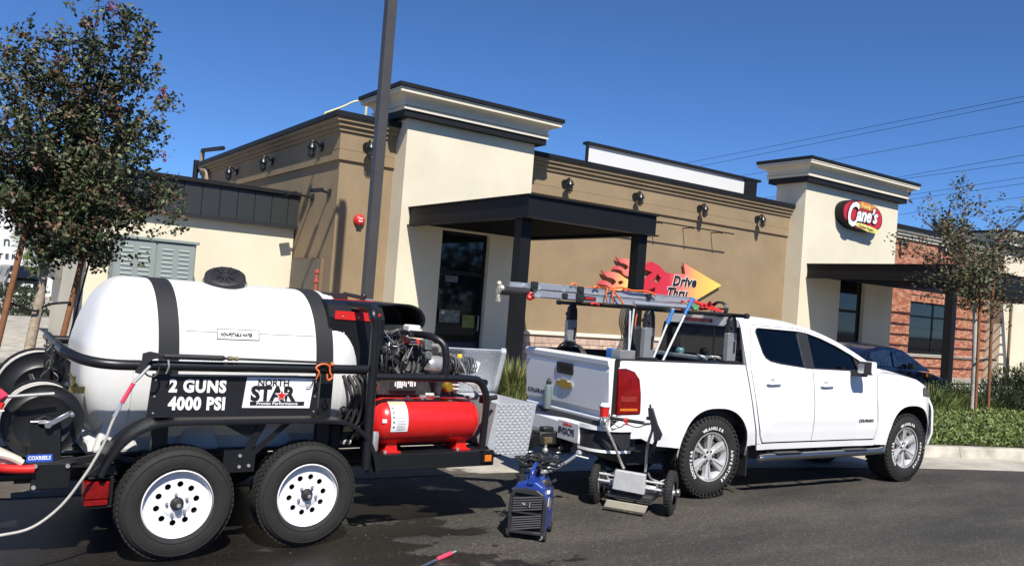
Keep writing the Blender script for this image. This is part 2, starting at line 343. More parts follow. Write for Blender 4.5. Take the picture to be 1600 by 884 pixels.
# gutter slabs, one after the other, with open joints
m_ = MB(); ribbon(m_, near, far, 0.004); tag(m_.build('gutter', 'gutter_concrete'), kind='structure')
kb = MB(); n_ = len(far); k2 = off(near, 0.90); k3 = off(near, 1.06); step = 5
kroot = root('kerb', (10, 7, 0)); tag(kroot, kind='structure')
for i in range(0, n_-1, step):
    j = min(i+step, n_-1)
    seg_ = MB(); P_ = []; 
    for q in range(i, j+1):
        sh = 0.0
        P_.append([(far[q].x, far[q].y, 0.0), (k2[q].x, k2[q].y, 0.135), (k2[q].x, k2[q].y+0.015, 0.15), (k3[q].x, k3[q].y, 0.15), (k3[q].x, k3[q].y, 0.0)])
    # shorten the end a little: the joint
    e0, e1 = P_[-1], P_[-2]; P_[-1] = [tuple(a+(b-a)*0.03 for a, b in zip(u, w)) for u, w in zip(e0, e1)]
    vs_ = [p for r_ in P_ for p in r_]; nn = len(P_)
    fs_ = [(a*5+b, (a+1)*5+b, (a+1)*5+b+1, a*5+b+1) for a in range(nn-1) for b in range(4)] + [(0, 1, 2, 3, 4), tuple((nn-1)*5+b for b in (4, 3, 2, 1, 0))]
    seg_.add(vs_, fs_); seg_.build('kerb_stone', 'concrete', kroot)
# planters behind the kerb
def sheet(name, pts, z, m, kind='structure', t=None):
    q = MB(); fl = [Vector((p[0], p[1], 0)) for p in pts]; tr = geometry.tessellate_polygon([fl])
    q.add([(p[0], p[1], z) for p in pts], [tuple(x) for x in tr]); return tag(q.build(name, m), kind=kind)
kl = [(p.x, p.y) for p in k3 if p.x < 8.1]; kr = [(p.x, p.y) for p in k3 if p.x > 8.1]
sheet('planter_soil', kl+[(7.0, 11.4), (7.0, 16.0), (-14, 16.0)], 0.11, 'mulch')
sheet('planter_soil', kr+[(26, 9.9), (9.5, 9.75)], 0.11, 'soil')
q = MB(); q.box(-14, 2.3, 16.0, 16.18, 0, 0.17); q.box(-14, 7.0, 16.18, 16.2, 0, 0.165); tag(q.build('back_kerb', 'old_concrete'), kind='structure')
sheet('driveway', [(-60, 16.2), (2.4, 16.2), (2.4, 27), (12, 27.2), (12, 60), (-60, 60)], 0.008, 'concrete')
sheet('driveway_apron', [(2.4, 16.2), (7.1, 16.2), (7.1, 20), (2.4, 20)], 0.01, 'old_concrete')
q = MB(); q.box(7.0, 14.0, 10.9, 17.5, 0, 0.12); q.box(14.0, 40, 13.0, 17.5, 0, 0.12); tag(q.build('sidewalk', 'concrete', bevel=0.01), kind='structure')

# =================================================================== RESTAURANT BUILDING
B = root('restaurant_building', (7.14, 17.5, 0), label='tan and cream stucco restaurant with two cornice topped towers and dark metal canopies', cat='building')
def ring(mb, x0, x1, y0, y1, prof, m=0):
    n = len(prof); vs = []
    for o, z in prof: vs += [(x0-o, y0-o, z), (x1+o, y0-o, z), (x1+o, y1+o, z), (x0-o, y1+o, z)]
    fs = [(i*4+k, i*4+(k+1) % 4, (i+1)*4+(k+1) % 4, (i+1)*4+k) for i in range(n-1) for k in range(4)]
    mb.add(vs, fs, False, m)
YB = 29.4
MB().box(7.14, 24.5, 17.5, YB, 0, 5.36).build('tan_wall', 'tan_stucco', B)
c_ = MB(); ring(c_, 7.14, 24.5, 17.5, YB, [(0.05, 5.26), (0.10, 5.26), (0.10, 5.335), (0.08, 5.34), (0.155, 5.36), (0.155, 5.43), (0.135, 5.44), (0.21, 5.46), (0.21, 5.54), (-0.2, 5.54)]); c_.build('cornice', 'tan_stucco', B)
c_ = MB(); ring(c_, 7.14, 24.5, 17.5, YB, [(0.19, 5.542), (0.255, 5.542), (0.255, 5.66), (-0.3, 5.66), (-0.3, 5.2)]); c_.build('coping', 'dark_coping', B)
c_ = MB(); ring(c_, 7.14, 24.5, 17.5, YB, [(-0.02, 5.30), (0.055, 5.30), (0.055, 4.625), (0.045, 4.615), (-0.02, 4.615)]); c_.build('raised_band', 'tan_stucco', B)
c_ = MB(); ring(c_, 7.14, 24.5, 17.5, YB, [(0.04, 4.875), (0.060, 4.87), (0.060, 4.86), (0.04, 4.855)]); c_.build('belt_joint', 'tan_stucco', B)
MB().box(7.5, 37, 17.9, 29.0, 5.05, 5.15).build('roof', 'old_concrete', B)
# stone wainscot
MB().box(12.03, 22.84, 17.44, 17.5, 0.1, 0.96).build('wainscot_backing', 'mortar', B)
s_ = MB(); z = 0.11
while z < 0.93:
    h = rnd.choice((0.09, 0.13, 0.17)); h = min(h, 0.955-z); x = 12.04
    while x < 22.8:
        w = rnd.uniform(0.18, 0.5); x2 = min(x+w, 22.84); s_.box(x, x2-0.012, 17.40-rnd.random()*0.02, 17.45, z, z+h-0.012, rnd.randrange(3)); x = x2
    z += h
tag(s_.build('wainscot_stones', ['stone_tone_0', 'stone_tone_1', 'stone_tone_2'], B), kind='stuff')
MB().prism([(17.36, 0.97), (17.36, 1.03), (17.5, 1.07), (17.5, 0.97)], 12.01, 22.85, 'yz').build('wainscot_cap', 'cream_trim', B, bevel=0.006)
def tower(x0, x1, y0, y1, zb, zt, name_door=None, holes=()):
    s = (zt-zb)/0.64
    w = MB(); w.prism([(x0, 0.1), (x1, 0.1), (x1, zb+0.1), (x0, zb+0.1)], y0, y0+0.2, holes=holes)
    w.box(x0, x0+0.2, y0+0.202, y1, 0.1, zb+0.1); w.box(x1-0.2, x1, y0+0.202, y1, 0.1, zb+0.1); w.box(x0+0.2, x1-0.2, y1-0.2, y1-0.002, 5.2, zb+0.1)
    tw = w.build('tower', 'cream_stucco', B)
    c = MB(); P = [(0.06, .14), (0.235, .14), (0.235, .215), (0.20, .225), (0.255, .235), (0.255, .262), (0.21, .27)]
    for k in range(9):
        a = k/8; P.append((0.21+0.22*(1-math.cos(a*math.pi/2)), .27+.175*math.sin(a*math.pi/2)))
    P += [(0.455, .45), (0.455, .50), (0.42, .505), (0.47, .515), (0.47, .545), (0.42, .555)]
    ring(c, x0, x1, y0, y1, [(o*s**0.3, zb+z*s) for o, z in P]); c.build('cornice', 'cream_trim', tw)
    c = MB(); ring(c, x0, x1, y0, y1, [(0.0, zb), (0.20, zb), (0.20, zb+.135*s), (0.03, zb+.135*s)]); c.build('band', 'dark_coping', tw)
    c = MB(); ring(c, x0, x1, y0, y1, [(0.40, zb+.556*s), (0.51, zb+.556*s), (0.51, zb+.64*s), (-0.1, zb+.64*s), (-0.1, zb+.3*s)]); c.build('coping', 'dark_coping', tw)
    return tw
tower(8.455, 12.005, 16.93, 18.15, 5.72, 6.38, holes=[[(9.57, 0.12), (9.57, 3.32), (10.9, 3.32), (10.9, 0.12)]])
tower(22.864, 28.2, 16.89, 18.05, 6.38, 7.12, holes=[[(25.05, 0.12), (25.05, 3.45), (26.5, 3.45), (26.5, 0.12)]])
def shopdoor(x0, x1, z1, y):
    d = MB(); d.prism([(x0, .13), (x1, .13), (x1, z1), (x0, z1)], y, y+0.06, holes=[[(x0+.07, .75), (x1-.07, .75), (x1-.07, 2.3), (x0+.07, 2.3)], [(x0+.07, 2.4), (x1-.07, 2.4), (x1-.07, z1-.07), (x0+.07, z1-.07)]])
    dd = d.build('door', 'canopy_paint', B, bevel=0.004)
    MB().box(x0+.06, x1-.06, y+.02, y+.03, .74, 2.31).build('glass', 'dark_glass', dd); MB().box(x0+.06, x1-.06, y+.02, y+.03, 2.39, z1-.06).build('glass', 'dark_glass', dd)
    MB().box(x0+.12, x1-.12, y-.004, y+.002, .2, .7).build('kick_plate', 'navy', dd)
    h = MB(); h.tube([(x1-.12, y, 1.0), (x1-.12, y-.07, 1.0), (x1-.12, y-.07, 1.35), (x1-.12, y, 1.35)], 0.012, 6); h.build('handle', 'steel', dd)
    return dd
D('navy', (0.012, 0.018, 0.045), 0.4, 0, 0.1, 5)
D('reflection_green', (0.05, 0.09, 0.03), 0.6, 0, 0.8, 9, col2=(0.28, 0.30, 0.26)); D('reflection_olive', (0.16, 0.18, 0.04), 0.6, 0, 0.5, 7); D('reflection_grey', (0.10, 0.12, 0.13), 0.6, 0, 0.6, 11)
d1 = shopdoor(9.575, 10.895, 3.315, 17.06)
# flat panels coloured like the grass reflected in the door glass
MB().box(9.72, 10.28, 17.05, 17.058, 1.16, 1.46).build('reflection_panel', 'reflection_green', d1); MB().box(10.36, 10.70, 17.05, 17.058, 1.06, 1.36).build('reflection_panel', 'reflection_olive', d1)
MB().box(9.80, 10.15, 17.05, 17.058, 2.12, 2.27).build('reflection_panel', 'reflection_grey', d1)
q = MB(); q.text('66', 0.11, (9.76, 17.049, 1.36), (1, 0, 0), (0, 0, 1), 0.002, bold=0.02); q.build('panel_lettering', 'white_print', d1)
d2 = shopdoor(25.055, 26.495, 3.445, 17.02)
# canopies
def canopy(x0, x1, y0, y1, z0, z1, cols, slats, nsl):
    t = MB(); w = 0.12
    # I-beam like fascia: web with top and bottom flange
    for (a, b) in (((x0, y0), (x1, y0)), ((x0, y0), (x0, y1)), ((x1, y0), (x1, y1))):
        pass
    cr = MB(); cr.box(x0, x1, y0, y0+0.05, z0+.015, z1-.015); cr.box(x0, x0+.05, y0+.052, y1, z0+.015, z1-.015); cr.box(x1-.05, x1, y0+.052, y1, z0+.015, z1-.015)
    can = cr.build('canopy', 'canopy_paint', B)
    f = MB(); f.box(x0-.05, x1+.05, y0-.05, y0+.12, z1-.013, z1+.012); f.box(x0-.05, x1+.05, y0-.05, y0+.12, z0-.012, z0+.013)
    f.box(x0-.05, x0+.12, y0+.122, y1, z1-.013, z1+.012); f.box(x0-.05, x0+.12, y0+.122, y1, z0-.012, z0+.013)
    f.box(x1-.12, x1+.05, y0+.122, y1, z1-.013, z1+.012); f.box(x1-.12, x1+.05, y0+.122, y1, z0-.012, z0+.013)
    f.build('flange', 'dark_coping', can)
    MB().box(x0+.06, min(x1-.06, 28.3), y0+.06, y1, z1-.06, z1-.018).build('roof_deck', 'dark_coping', can)
    for i in range(nsl):
        yy = y0+0.25+(y1-y0-0.4)*i/(nsl-1)
        sl = MB(); sl.box(x0+.055, x1-.055, yy, yy+.03, z0+.04, z0+.10); sl.build('slat', 'canopy_paint', can)
    for (cx, cy) in cols:
        c = MB(); c.box(cx-.115, cx+.115, cy-.115, cy-.095, .12, z0-.013); c.box(cx-.115, cx+.115, cy+.095, cy+.115, .12, z0-.013); c.box(cx-.095, cx+.095, cy-.012, cy+.012, .12, z0-.013)
        c.box(cx-.113, cx-.101, cy-.094, cy+.094, .12, z0-.013); c.box(cx+.101, cx+.113, cy-.094, cy+.094, .12, z0-.013)
        c.build('column', 'canopy_paint', can)
    return can
canopy(8.675, 11.86, 12.27, 16.93, 3.31, 3.715, [(8.68+.15, 12.62), (11.62, 12.48)], None, 18)
canopy(23.2, 36.2, 12.3, 16.89, 3.30, 3.745, [(23.75, 12.45), (35.5, 12.45)], None, 14)
# handrail-like rod standing off the tan wall on three brackets
q = MB(); q.tube([(12.0, 17.06, 4.34), (19.75, 17.06, 4.34)], 0.020, 6); fr_ = q.build('wall_rod', 'canopy_paint', B)
for x in (16.7, 17.98, 19.2):
    q = MB(); q.tube([(x, 17.06, 4.33), (x+.02, 17.5, 4.33)], 0.016, 6); q.ball((x, 17.06, 4.32), .035, 8); q.build('bracket', 'canopy_paint', fr_)
# rooftop screen wall behind the parapet
q = MB(); q.box(16.6, 24.6, 20.5, 20.6, 5.15, 6.93); q.build('roof_screen', 'white_wall', B)
q = MB(); q.box(16.52, 24.95, 20.42, 20.66, 6.932, 7.02); q.box(16.52, 16.6, 20.43, 20.5, 5.2, 6.93); q.box(24.1, 24.75, 20.44, 20.5, 5.5, 6.93); q.build('screen_coping', 'dark_coping', B)
MB().box(13.6, 14.3, 18.6, 19.1, 5.15, 5.86).build('roof_unit', 'dark_coping', B, bevel=0.02)
q = MB()
for a, b in (((7.9, 19, 5.2), (8.0, 19, 6.34)),): pass
q.tube(spline([(7.35, 19.2, 5.95), (7.75, 19.1, 6.17), (8.1, 19, 6.37), (8.7, 19, 6.40), (9.4, 19, 6.40)], 4), 0.022, 8); q.tube([(8.32, 19, 5.6), (8.32, 19, 6.39)], 0.03, 8); q.tube([(7.35, 19.2, 5.95), (7.35, 19.2, 5.3)], 0.022, 8)
q.build('roof_ladder_rail', mat('rail_yellow', (0.62, 0.60, 0.30), 0.5), B)
D('pipe_tan', (0.33, 0.25, 0.17), 0.7)
q = MB(); q.tube(spline([(6.98, 28.2, 4.2), (6.98, 28.25, 5.0), (6.98, 28.35, 5.28), (6.98, 29.0, 5.42), (6.98, 29.1, 5.6), (6.98, 29.1, 5.98)], 6), 0.075, 10); q.build('vent_pipe', 'pipe_tan', B)
q = MB(); q.tube([(6.98, 29.1, 5.72), (6.98, 29.1, 6.06), (6.98, 26.6, 5.86)], 0.07, 10); q.tube([(6.9, 29.5, 5.0), (6.9, 29.5, 5.75)], 0.09, 10); q.build('vent_pipe', 'dark_coping', B)
# flush electrical doors on the side wall
q = MB(); q.box(7.06, 7.14, 17.95, 19.80, 0.3, 2.42); ed = q.build('electrical_door_frame', 'tan_dark', B)
D('door_grey', (0.115, 0.105, 0.085), 0.6, 0, 0.08, 3)
for y0_, y1_ in ((18.0, 18.87), (18.89, 19.76)): MB().box(7.03, 7.058, y0_, y1_, 0.35, 2.38).build('leaf', 'door_grey', ed, bevel=0.004)
# brick section with window
BX0, BX1 = 28.2, 36.25
wz = [(30.42, 0.98), (30.42, 2.98), (33.32, 2.98), (33.32, 0.98)]
bk = MB(); bk.prism([(BX0, 0.1), (BX1, 0.1), (BX1, 5.5), (BX0, 5.5)], 17.5, 17.7, holes=[wz]); bw = bk.build('brick_wall', 'mortar', B)
bs = MB(); ch = 0.0765; z = 0.12; row = 0
while z < 5.28:
    x = BX0+0.003-(0.11 if row % 2 else 0)
    while x < BX1:
        x2 = x+0.212; a, b2 = max(x, BX0+.002), min(x2-.011, BX1)
        if b2-a > 0.02:
            if not (z+ch > 0.98 and z < 3.18 and b2 > 30.42 and a < 33.32): bs.box(a, b2, 17.47-rnd.random()*.012, 17.502, z, z+ch-.011, rnd.randrange(4))
            else:
                if a < 30.42-0.03: bs.box(a, 30.42, 17.47, 17.502, z, z+ch-.011, rnd.randrange(4))
                if b2 > 33.32+0.03: bs.box(33.32, b2, 17.47, 17.502, z, z+ch-.011, rnd.randrange(4))
        x = x2
    z += ch; row += 1
x = 30.43
while x < 33.3: bs.box(x, x+.068, 17.455, 17.502, 2.99, 3.185, rnd.randrange(4)); x += 0.0795
tag(bs.build('bricks', ['brick_tone_0', 'brick_tone_1', 'brick_tone_2', 'brick_tone_3'], B), kind='stuff')
wn_ = MB(); wn_.prism([(30.42, .985), (33.32, .985), (33.32, 2.98), (30.42, 2.98)], 17.52, 17.58, holes=[[(30.49, 1.05), (32.12, 1.05), (32.12, 2.4), (30.49, 2.4)], [(32.2, 1.05), (33.25, 1.05), (33.25, 2.4), (32.2, 2.4)], [(30.49, 2.46), (32.12, 2.46), (32.12, 2.92), (30.49, 2.92)], [(32.2, 2.46), (33.25, 2.46), (33.25, 2.92), (32.2, 2.92)]])
win = wn_.build('window', 'canopy_paint', B)
for a, b2, c, d in ((30.48, 32.13, 1.04, 2.41), (32.19, 33.26, 1.04, 2.41), (30.48, 32.13, 2.45, 2.93), (32.19, 33.26, 2.45, 2.93)): MB().box(a, b2, 17.545, 17.55, c, d).build('pane', 'dark_glass', win)
MB().prism([(17.38, .90), (17.38, .96), (17.52, .985), (17.52, .90)], 30.35, 33.4, 'yz').build('sill', 'cream_trim', win)
MB().prism([(17.40, .90), (17.40, .955), (17.47, .975), (17.47, .90)], 33.42, 36.25, 'yz').build('belt_sill', 'cream_trim', B)
c_ = MB(); ring(c_, 27.5, 37.0, 17.47, 27, [(0.0, 5.28), (0.08, 5.28), (0.08, 5.36), (0.05, 5.37), (0.15, 5.40), (0.15, 5.47), (0.12, 5.48), (0.22, 5.51), (0.22, 5.58), (-.2, 5.58)]); c_.build('cornice', 'cream_trim', B)
c_ = MB(); ring(c_, 27.5, 37.0, 17.47, 27, [(0.2, 5.582), (0.27, 5.582), (0.27, 5.74), (-.3, 5.74), (-.3, 5.1)]); c_.build('coping', 'dark_coping', B)
tw3 = tower(36.3, 44, 16.9, 19, 5.55, 6.3)
q = MB(); q.tube([(36.98, 16.84, 0.1), (36.98, 16.84, 3.3)], 0.05, 8); q.tube([(36.6, 16.84, 3.2), (36.98, 16.84, 3.3)], 0.03, 6); q.build('downspout', 'tan_dark', B)
# cream side wing in front of the tower (small bright strip)
# ------------------------------------------------------------------ wall lamps
D('lamp_black', (0.012, 0.012, 0.013), 0.35, 0, 0.1, 8); D('lamp_glass', (0.06, 0.06, 0.06), 0.35, 0, 0.1, 10, spec=0.6)
def wall_lamp(x, y, z, nrm, label):
    t = root('wall_lamp', (x, y, z), label=label, cat='wall lamp', group='wall lamps under the cornice'); n = Vector(nrm); s = Vector((0, 0, 1)).cross(n); o = Vector((x, y, z))
    P = lambda a, b, c: o+s*a+n*b+Vector((0, 0, c))
    q = MB(); q.cyl(P(0, 0, .02), P(0, .05, .02), .10, n=14); q.build('wall_plate', 'lamp_black', t)
    q = MB(); q.tube(spline([P(0, .04, .02), P(0, .14, .12), P(0, .235, .12), P(0, .24, .02)], 5), .025, 8); q.build('arm', 'lamp_black', t)
    q = MB(); q.lathe([(.01, .10), (.05, .09), (.09, .03), (.115, -.04), (.11, -.04), (.08, .0), (.01, .02)], P(0, .24, 0), (0, 0, 1), 16); q.build('shade', 'lamp_black', t)
    q = MB(); q.lathe([(.055, -.02), (.062, -.12), (.05, -.20), (.01, -.24)], P(0, .24, 0), (0, 0, 1), 12); q.build('glass_jar', 'lamp_glass', t)
    q = MB()
    for k in range(6):
        a = k*math.pi/3; q.tube([P(.08*math.cos(a), .24+.08*math.sin(a), -.03), P(.08*math.cos(a), .24+.08*math.sin(a), -.2), P(.02*math.cos(a), .24+.02*math.sin(a), -.27)], .008, 5)
    for zz in (-.1, -.19): q.tube([P(.082*math.cos(a), .24+.082*math.sin(a), zz) for a in [k*math.pi/8 for k in range(16)]], .008, 5, closed=True)
    q.build('cage', 'lamp_black', t)
    return t
for i, x in enumerate((13.42, 15.95, 18.57, 21.21)):
    wall_lamp(x, 17.44, 4.98, (0, -1, 0), ['caged black wall lamp on the tan wall nearest the left cream tower', 'caged black wall lamp above the right end of the black entrance canopy', 'caged black wall lamp above the thin rod frame on the tan wall', 'caged black wall lamp on the tan wall nearest the tower with the round sign'][i])
wall_lamp(7.72, 17.44, 4.98, (0, -1, 0), 'caged black wall lamp between the tan building corner and the light pole')
for i, y in enumerate((25.2, 22.0, 18.5)):
    wall_lamp(7.08, y, 4.98, (-1, 0, 0), ['caged wall lamp on the shaded tan side wall farthest back', 'middle caged wall lamp of the three high on the tan side wall', 'high caged wall lamp on the tan side wall nearest the corner'][i])
for i, x in enumerate((29.4, 32.2)):
    wall_lamp(x, 17.46, 5.1, (0, -1, 0), ['black wall lamp on the red brick beside the round sign tower', 'black wall lamp on the red brick partly behind the right tree'][i])
for (y, z, lb, L_) in ((18.95, 3.86, 'flat black flood light on arm low on the tan side wall', .55), (17.93, 3.9, 'small black security light on the tan side wall close to the corner', .32)):
    t = root('flood_light', (7.14, y, z), label=lb, cat='flood light')
    q = MB(); q.box(7.1, 7.14, y-.07, y+.07, z-.08, z+.08); q.build('wall_plate', 'lamp_black', t, bevel=.005)
    q = MB(); q.tube([(7.1, y, z), (7.14-L_+.1, y, z+.03)], .03, 8); q.build('arm', 'lamp_black', t)
    q = MB(); q.obox((7.14-L_, y, z+.02), (.26, .2, .09), Matrix.Rotation(R(-12), 3, 'Y')); q.build('lamp_head', 'lamp_black', t, bevel=.015)
t = root('alarm_bell', (7.7, 17.5, 3.25), label='round red fire alarm bell on the tan wall beside the light pole', cat='alarm bell')
q = MB(); q.lathe([(.01, .12), (.06, .115), (.11, .09), (.135, .04), (.135, .02), (.01, .02)], (7.7, 17.5, 3.33), (0, -1, 0), 28); q.build('gong', 'red', t)
q = MB(); q.cyl((7.7, 17.5, 3.33), (7.7, 17.47, 3.33), .09, n=18); q.build('base', 'red', t)
q = MB(); q.text('FIRE', .05, (7.7, 17.38, 3.35), (1, 0, 0), (0, 0, 1), .003, bold=.03, align='CENTER'); q.build('lettering', 'white_print', t); q = MB(); q.text('BELL', .05, (7.7, 17.38, 3.29), (1, 0, 0), (0, 0, 1), .003, bold=.03, align='CENTER'); q.build('lettering', 'white_print', t)
MB().obox((7.7, 17.46, 3.19), (.12, .06, .06)).build('bracket', 'black_plastic', t)
# ------------------------------------------------------------------ drive thru arrow sign
def grad_mat(name, stops, x0, x1, rough=0.5):
    m = bpy.data.materials.new(name); m.use_nodes = True; t = m.node_tree; b = t.nodes['Principled BSDF']; b.inputs['Roughness'].default_value = rough
    tc = t.nodes.new('ShaderNodeTexCoord'); sp = t.nodes.new('ShaderNodeSeparateXYZ'); mr = t.nodes.new('ShaderNodeMapRange'); cr = t.nodes.new('ShaderNodeValToRGB')
    t.links.new(tc.outputs['Object'], sp.inputs[0]); t.links.new(sp.outputs['X'], mr.inputs['Value']); mr.inputs['From Min'].default_value = x0; mr.inputs['From Max'].default_value = x1
    t.links.new(mr.outputs[0], cr.inputs['Fac']); t.links.new(cr.outputs[0], b.inputs['Base Color'])
    e = cr.color_ramp.elements; e[0].position = stops[0][0]; e[0].color = stops[0][1]+(1,); e[1].position = stops[-1][0]; e[1].color = stops[-1][1]+(1,)
    for p, c in stops[1:-1]: q = e.new(p); q.color = c+(1,)
    M[name] = m; return m
grad_mat('arrow_print', [(0, (0.52, 0.02, 0.03)), (0.42, (0.55, 0.03, 0.06)), (0.6, (0.75, 0.22, 0.16)), (0.72, (0.85, 0.42, 0.12)), (1, (0.88, 0.62, 0.12))], 0, 3.9)
grad_mat('flame_print', [(0, (0.5, 0.03, 0.06)), (0.45, (0.75, 0.22, 0.16)), (0.8, (0.85, 0.5, 0.15)), (1, (0.9, 0.65, 0.2))], 0, 1.25)
t = root('drive_thru_sign', (15.8, 17.5, 2.0), label='red to yellow flaming arrow sign on the tan wall pointing right', cat='sign')
yb, yf = 17.44, 17.38
def cs(pts, n=4): return [(p.x, p.y) for p in spline([(a, b, 0) for a, b in pts], n, closed=True)]
body = [(19.72, 2.77), (18.02, 3.30), (18.13, 2.98), (17.55, 2.95), (17.3, 2.97), (17.05, 3.14), (16.75, 3.22), (16.45, 3.13), (16.15, 2.93), (16.5, 2.98), (16.8, 2.92), (16.55, 2.72), (16.2, 2.68), (15.9, 2.52), (16.3, 2.52), (16.0, 2.28), (16.5, 2.36), (16.25, 2.1), (16.9, 2.2), (17.4, 2.12), (18.12, 2.14), (17.98, 1.90)]
q = MB(); q.prism(body, yf, yb, holes=[[(16.85, 2.68), (17.0, 2.9), (17.15, 2.78), (17.08, 2.62)], [(16.65, 2.4), (16.95, 2.5), (16.95, 2.36)]]); q.build('arrow', 'arrow_print', t, origin=(15.8, 17.4, 2.5))
def flame(x0, z0, s, fl=1):
    o_ = [(0, 0.0), (0.16, 0.115), (0.36, 0.09), (0.50, 0.02), (0.60, 0.06), (0.60, 0.14), (0.46, 0.20), (0.28, 0.22), (0.10, 0.36), (0.24, 0.33), (0.42, 0.36), (0.66, 0.34), (0.90, 0.24), (1.25, 0.12), (0.98, 0.0), (0.72, -0.13), (0.55, -0.15), (0.42, -0.10), (0.36, -0.02), (0.18, 0.01)]
    o_ = [(p.x, p.y) for p in spline([(a, b, 0) for a, b in o_], 3, closed=True)]
    q = MB(); q.prism([(x0+a*s, z0+b*s*fl) for a, b in o_], yf, yb, holes=[[(x0+a*s, z0+b*s*fl) for a, b in [(.66, .10), (.74, .16), (.86, .15), (.86, .08), (.76, .04)]]]); q.build('flame', 'flame_print', t, origin=(x0, 17.4, z0))
flame(14.78, 2.42, 1.08); flame(15.28, 2.88, 0.95); flame(15.55, 2.1, 0.9)
for st, sz, x, z in (('Drive', .40, 17.60, 2.62), ('Thru', .40, 17.38, 2.26)):
    q = MB(); q.text(st, sz, (x, 17.376, z), (1, 0, .02), (0, 0, 1), .006, bold=.075, shear=.25, sp=1.08); q.build('lettering_outline', 'white_print', t)
    q = MB(); q.text(st, sz, (x, 17.366, z), (1, 0, .02), (0, 0, 1), .006, bold=.04, shear=.25, sp=1.08); q.build('lettering', 'black_print', t)
# ------------------------------------------------------------------ round sign on tower 2
t = root('oval_shop_sign', (25.55, 16.89, 5.05), label='dark edged oval sign with white script lettering on the cream tower', cat='sign')
D('sign_red', (0.50, 0.02, 0.035), 0.35, 0, 0.06, 3); D('sign_orange', (0.62, 0.13, 0.03), 0.5, 0, 0.35, 9, col2=(0.75, 0.35, 0.08)); D('sign_yellow', (0.78, 0.68, 0.2), 0.5, 0, 0.3, 7)
ov = [(25.62+1.17*math.copysign(abs(math.cos(a))**.85, math.cos(a)), 5.60+.50*math.copysign(abs(math.sin(a))**.85, math.sin(a))-.04*math.cos(a)) for a in [2*math.pi*k/40 for k in range(40)]]
q = MB(); q.prism(ov, 16.60, 16.89); q.build('cabinet', 'dark_coping', t)
q = MB(); q.prism([(25.62+(a-25.62)*.95, 5.60+(b-5.60)*.93) for a, b in ov], 16.585, 16.598); q.build('face', 'sign_red', t)
up_ = [(25.2, 6.0), (25.5, 6.08), (25.95, 6.06), (26.35, 5.97), (26.3, 5.8), (25.6, 5.84), (25.25, 5.83)]
q = MB(); q.prism(up_, 16.570, 16.583); q.build('upper_panel', 'sign_orange', t)
lo_ = [(24.95, 5.32), (25.3, 5.2), (25.9, 5.10), (26.45, 5.08), (26.6, 5.2), (26.2, 5.27), (25.5, 5.34)]
q = MB(); q.prism(lo_, 16.570, 16.583); q.build('lower_panel', 'sign_yellow', t)
q = MB(); q.text('Raising', .19, (25.72, 16.568, 5.88), (1, 0, -.04), (0, 0, 1), .004, bold=.01, align='CENTER', shear=.2); q.build('small_lettering', 'sign_yellow', t)
q = MB(); q.text('Chicken Fingers', .14, (25.8, 16.568, 5.16), (1, 0, -.08), (0, 0, 1), .004, bold=.01, align='CENTER', shear=.2); q.build('small_lettering', 'black_print', t)
for nm, mt, bo, dy in (('lettering_outline', 'black_print', .06, .0), ('lettering', 'white_print', .025, .012)):
    q = MB(); q.text('C', 1.12, (24.62, 16.562-dy, 5.21), (1, 0, 0), (0, 0, 1), .01, bold=bo, shear=.3, sx=.72); q.text('ane\u2019s', .66, (25.17, 16.562-dy, 5.40), (1, 0, .02), (0, 0, 1), .01, bold=bo*1.3, shear=.3, sx=.9); q.build(nm, mt, t)
# ------------------------------------------------------------------ light pole
t = root('light_pole', (5.57, 12.1, 0), label='tall square dark parking lot light pole rising out of the frame', cat='light pole')
q = MB(); q.cyl((5.57, 12.1, 0), (5.57, 12.1, .75), .3, n=24); q.build('concrete_base', 'concrete', t, bevel=.02)
q = MB(); q.box(5.57-.13, 5.57+.13, 11.97, 12.23, .75, .79); q.build('base_plate', 'dark_coping', t)
q = MB(); q.box(5.57-.079, 5.57+.079, 12.1-.079, 12.1+.079, .78, 10.4); q.build('pole', mat('pole_bronze', (0.06, 0.055, 0.052), 0.45, 0, 0.1, 3), t, bevel=.01)
q = MB(); q.box(4.6, 5.5, 12.06, 12.14, 10.2, 10.3); q.build('arm', 'dark_coping', t)
q = MB(); q.box(4.0, 4.7, 11.88, 12.32, 10.15, 10.34); q.build('lamp_head', 'dark_coping', t, bevel=.02)
q = MB(); q.box(5.49, 5.652, 12.014, 12.022, 1.5, 1.62); q.build('hand_hole', 'steel', t)
# ------------------------------------------------------------------ trash enclosure
E_ = root('trash_enclosure', (2.52, 19.96, 0), label='cream stucco enclosure with dark standing seam metal fascia left of the restaurant', cat='enclosure')
q = MB(); q.box(2.52, 7.1, 19.96, 20.16, 0, 3.3); q.build('front_wall', 'cream_stucco', E_)
q = MB(); q.box(2.52, 2.72, 20.162, 25.4, 0, 3.3); q.box(2.721, 7.0, 25.2, 25.4, 0, 3.3); q.build('side_wall', 'cream_stucco', E_)
q = MB(); q.box(2.40, 7.12, 19.84, 19.94, 3.2, 3.92); q.box(2.40, 2.5, 19.942, 25.4, 3.2, 3.92); q.build('fascia_backing', 'dark_coping', E_)
D('fascia_panel', (0.022, 0.025, 0.026), 0.5, 0.0, 0.08, 3)
x = 2.40
while x < 7.1:
    x2 = min(x+.405, 7.125); MB().box(x, x2-.014, 19.80, 19.838, 3.2, 3.90).build('panel', 'fascia_panel', E_, bevel=.003)
    x = x2
y = 19.86
while y < 25.0: MB().box(2.36, 2.398, y, y+.39, 3.2, 3.9).build('panel', 'fascia_panel', E_, bevel=.003); y += .405
q = MB(); q.box(2.30, 7.135, 19.72, 20.2, 3.93, 4.02); q.box(2.30, 2.7, 20.202, 25.5, 3.93, 4.02); q.build('coping', 'dark_coping', E_)
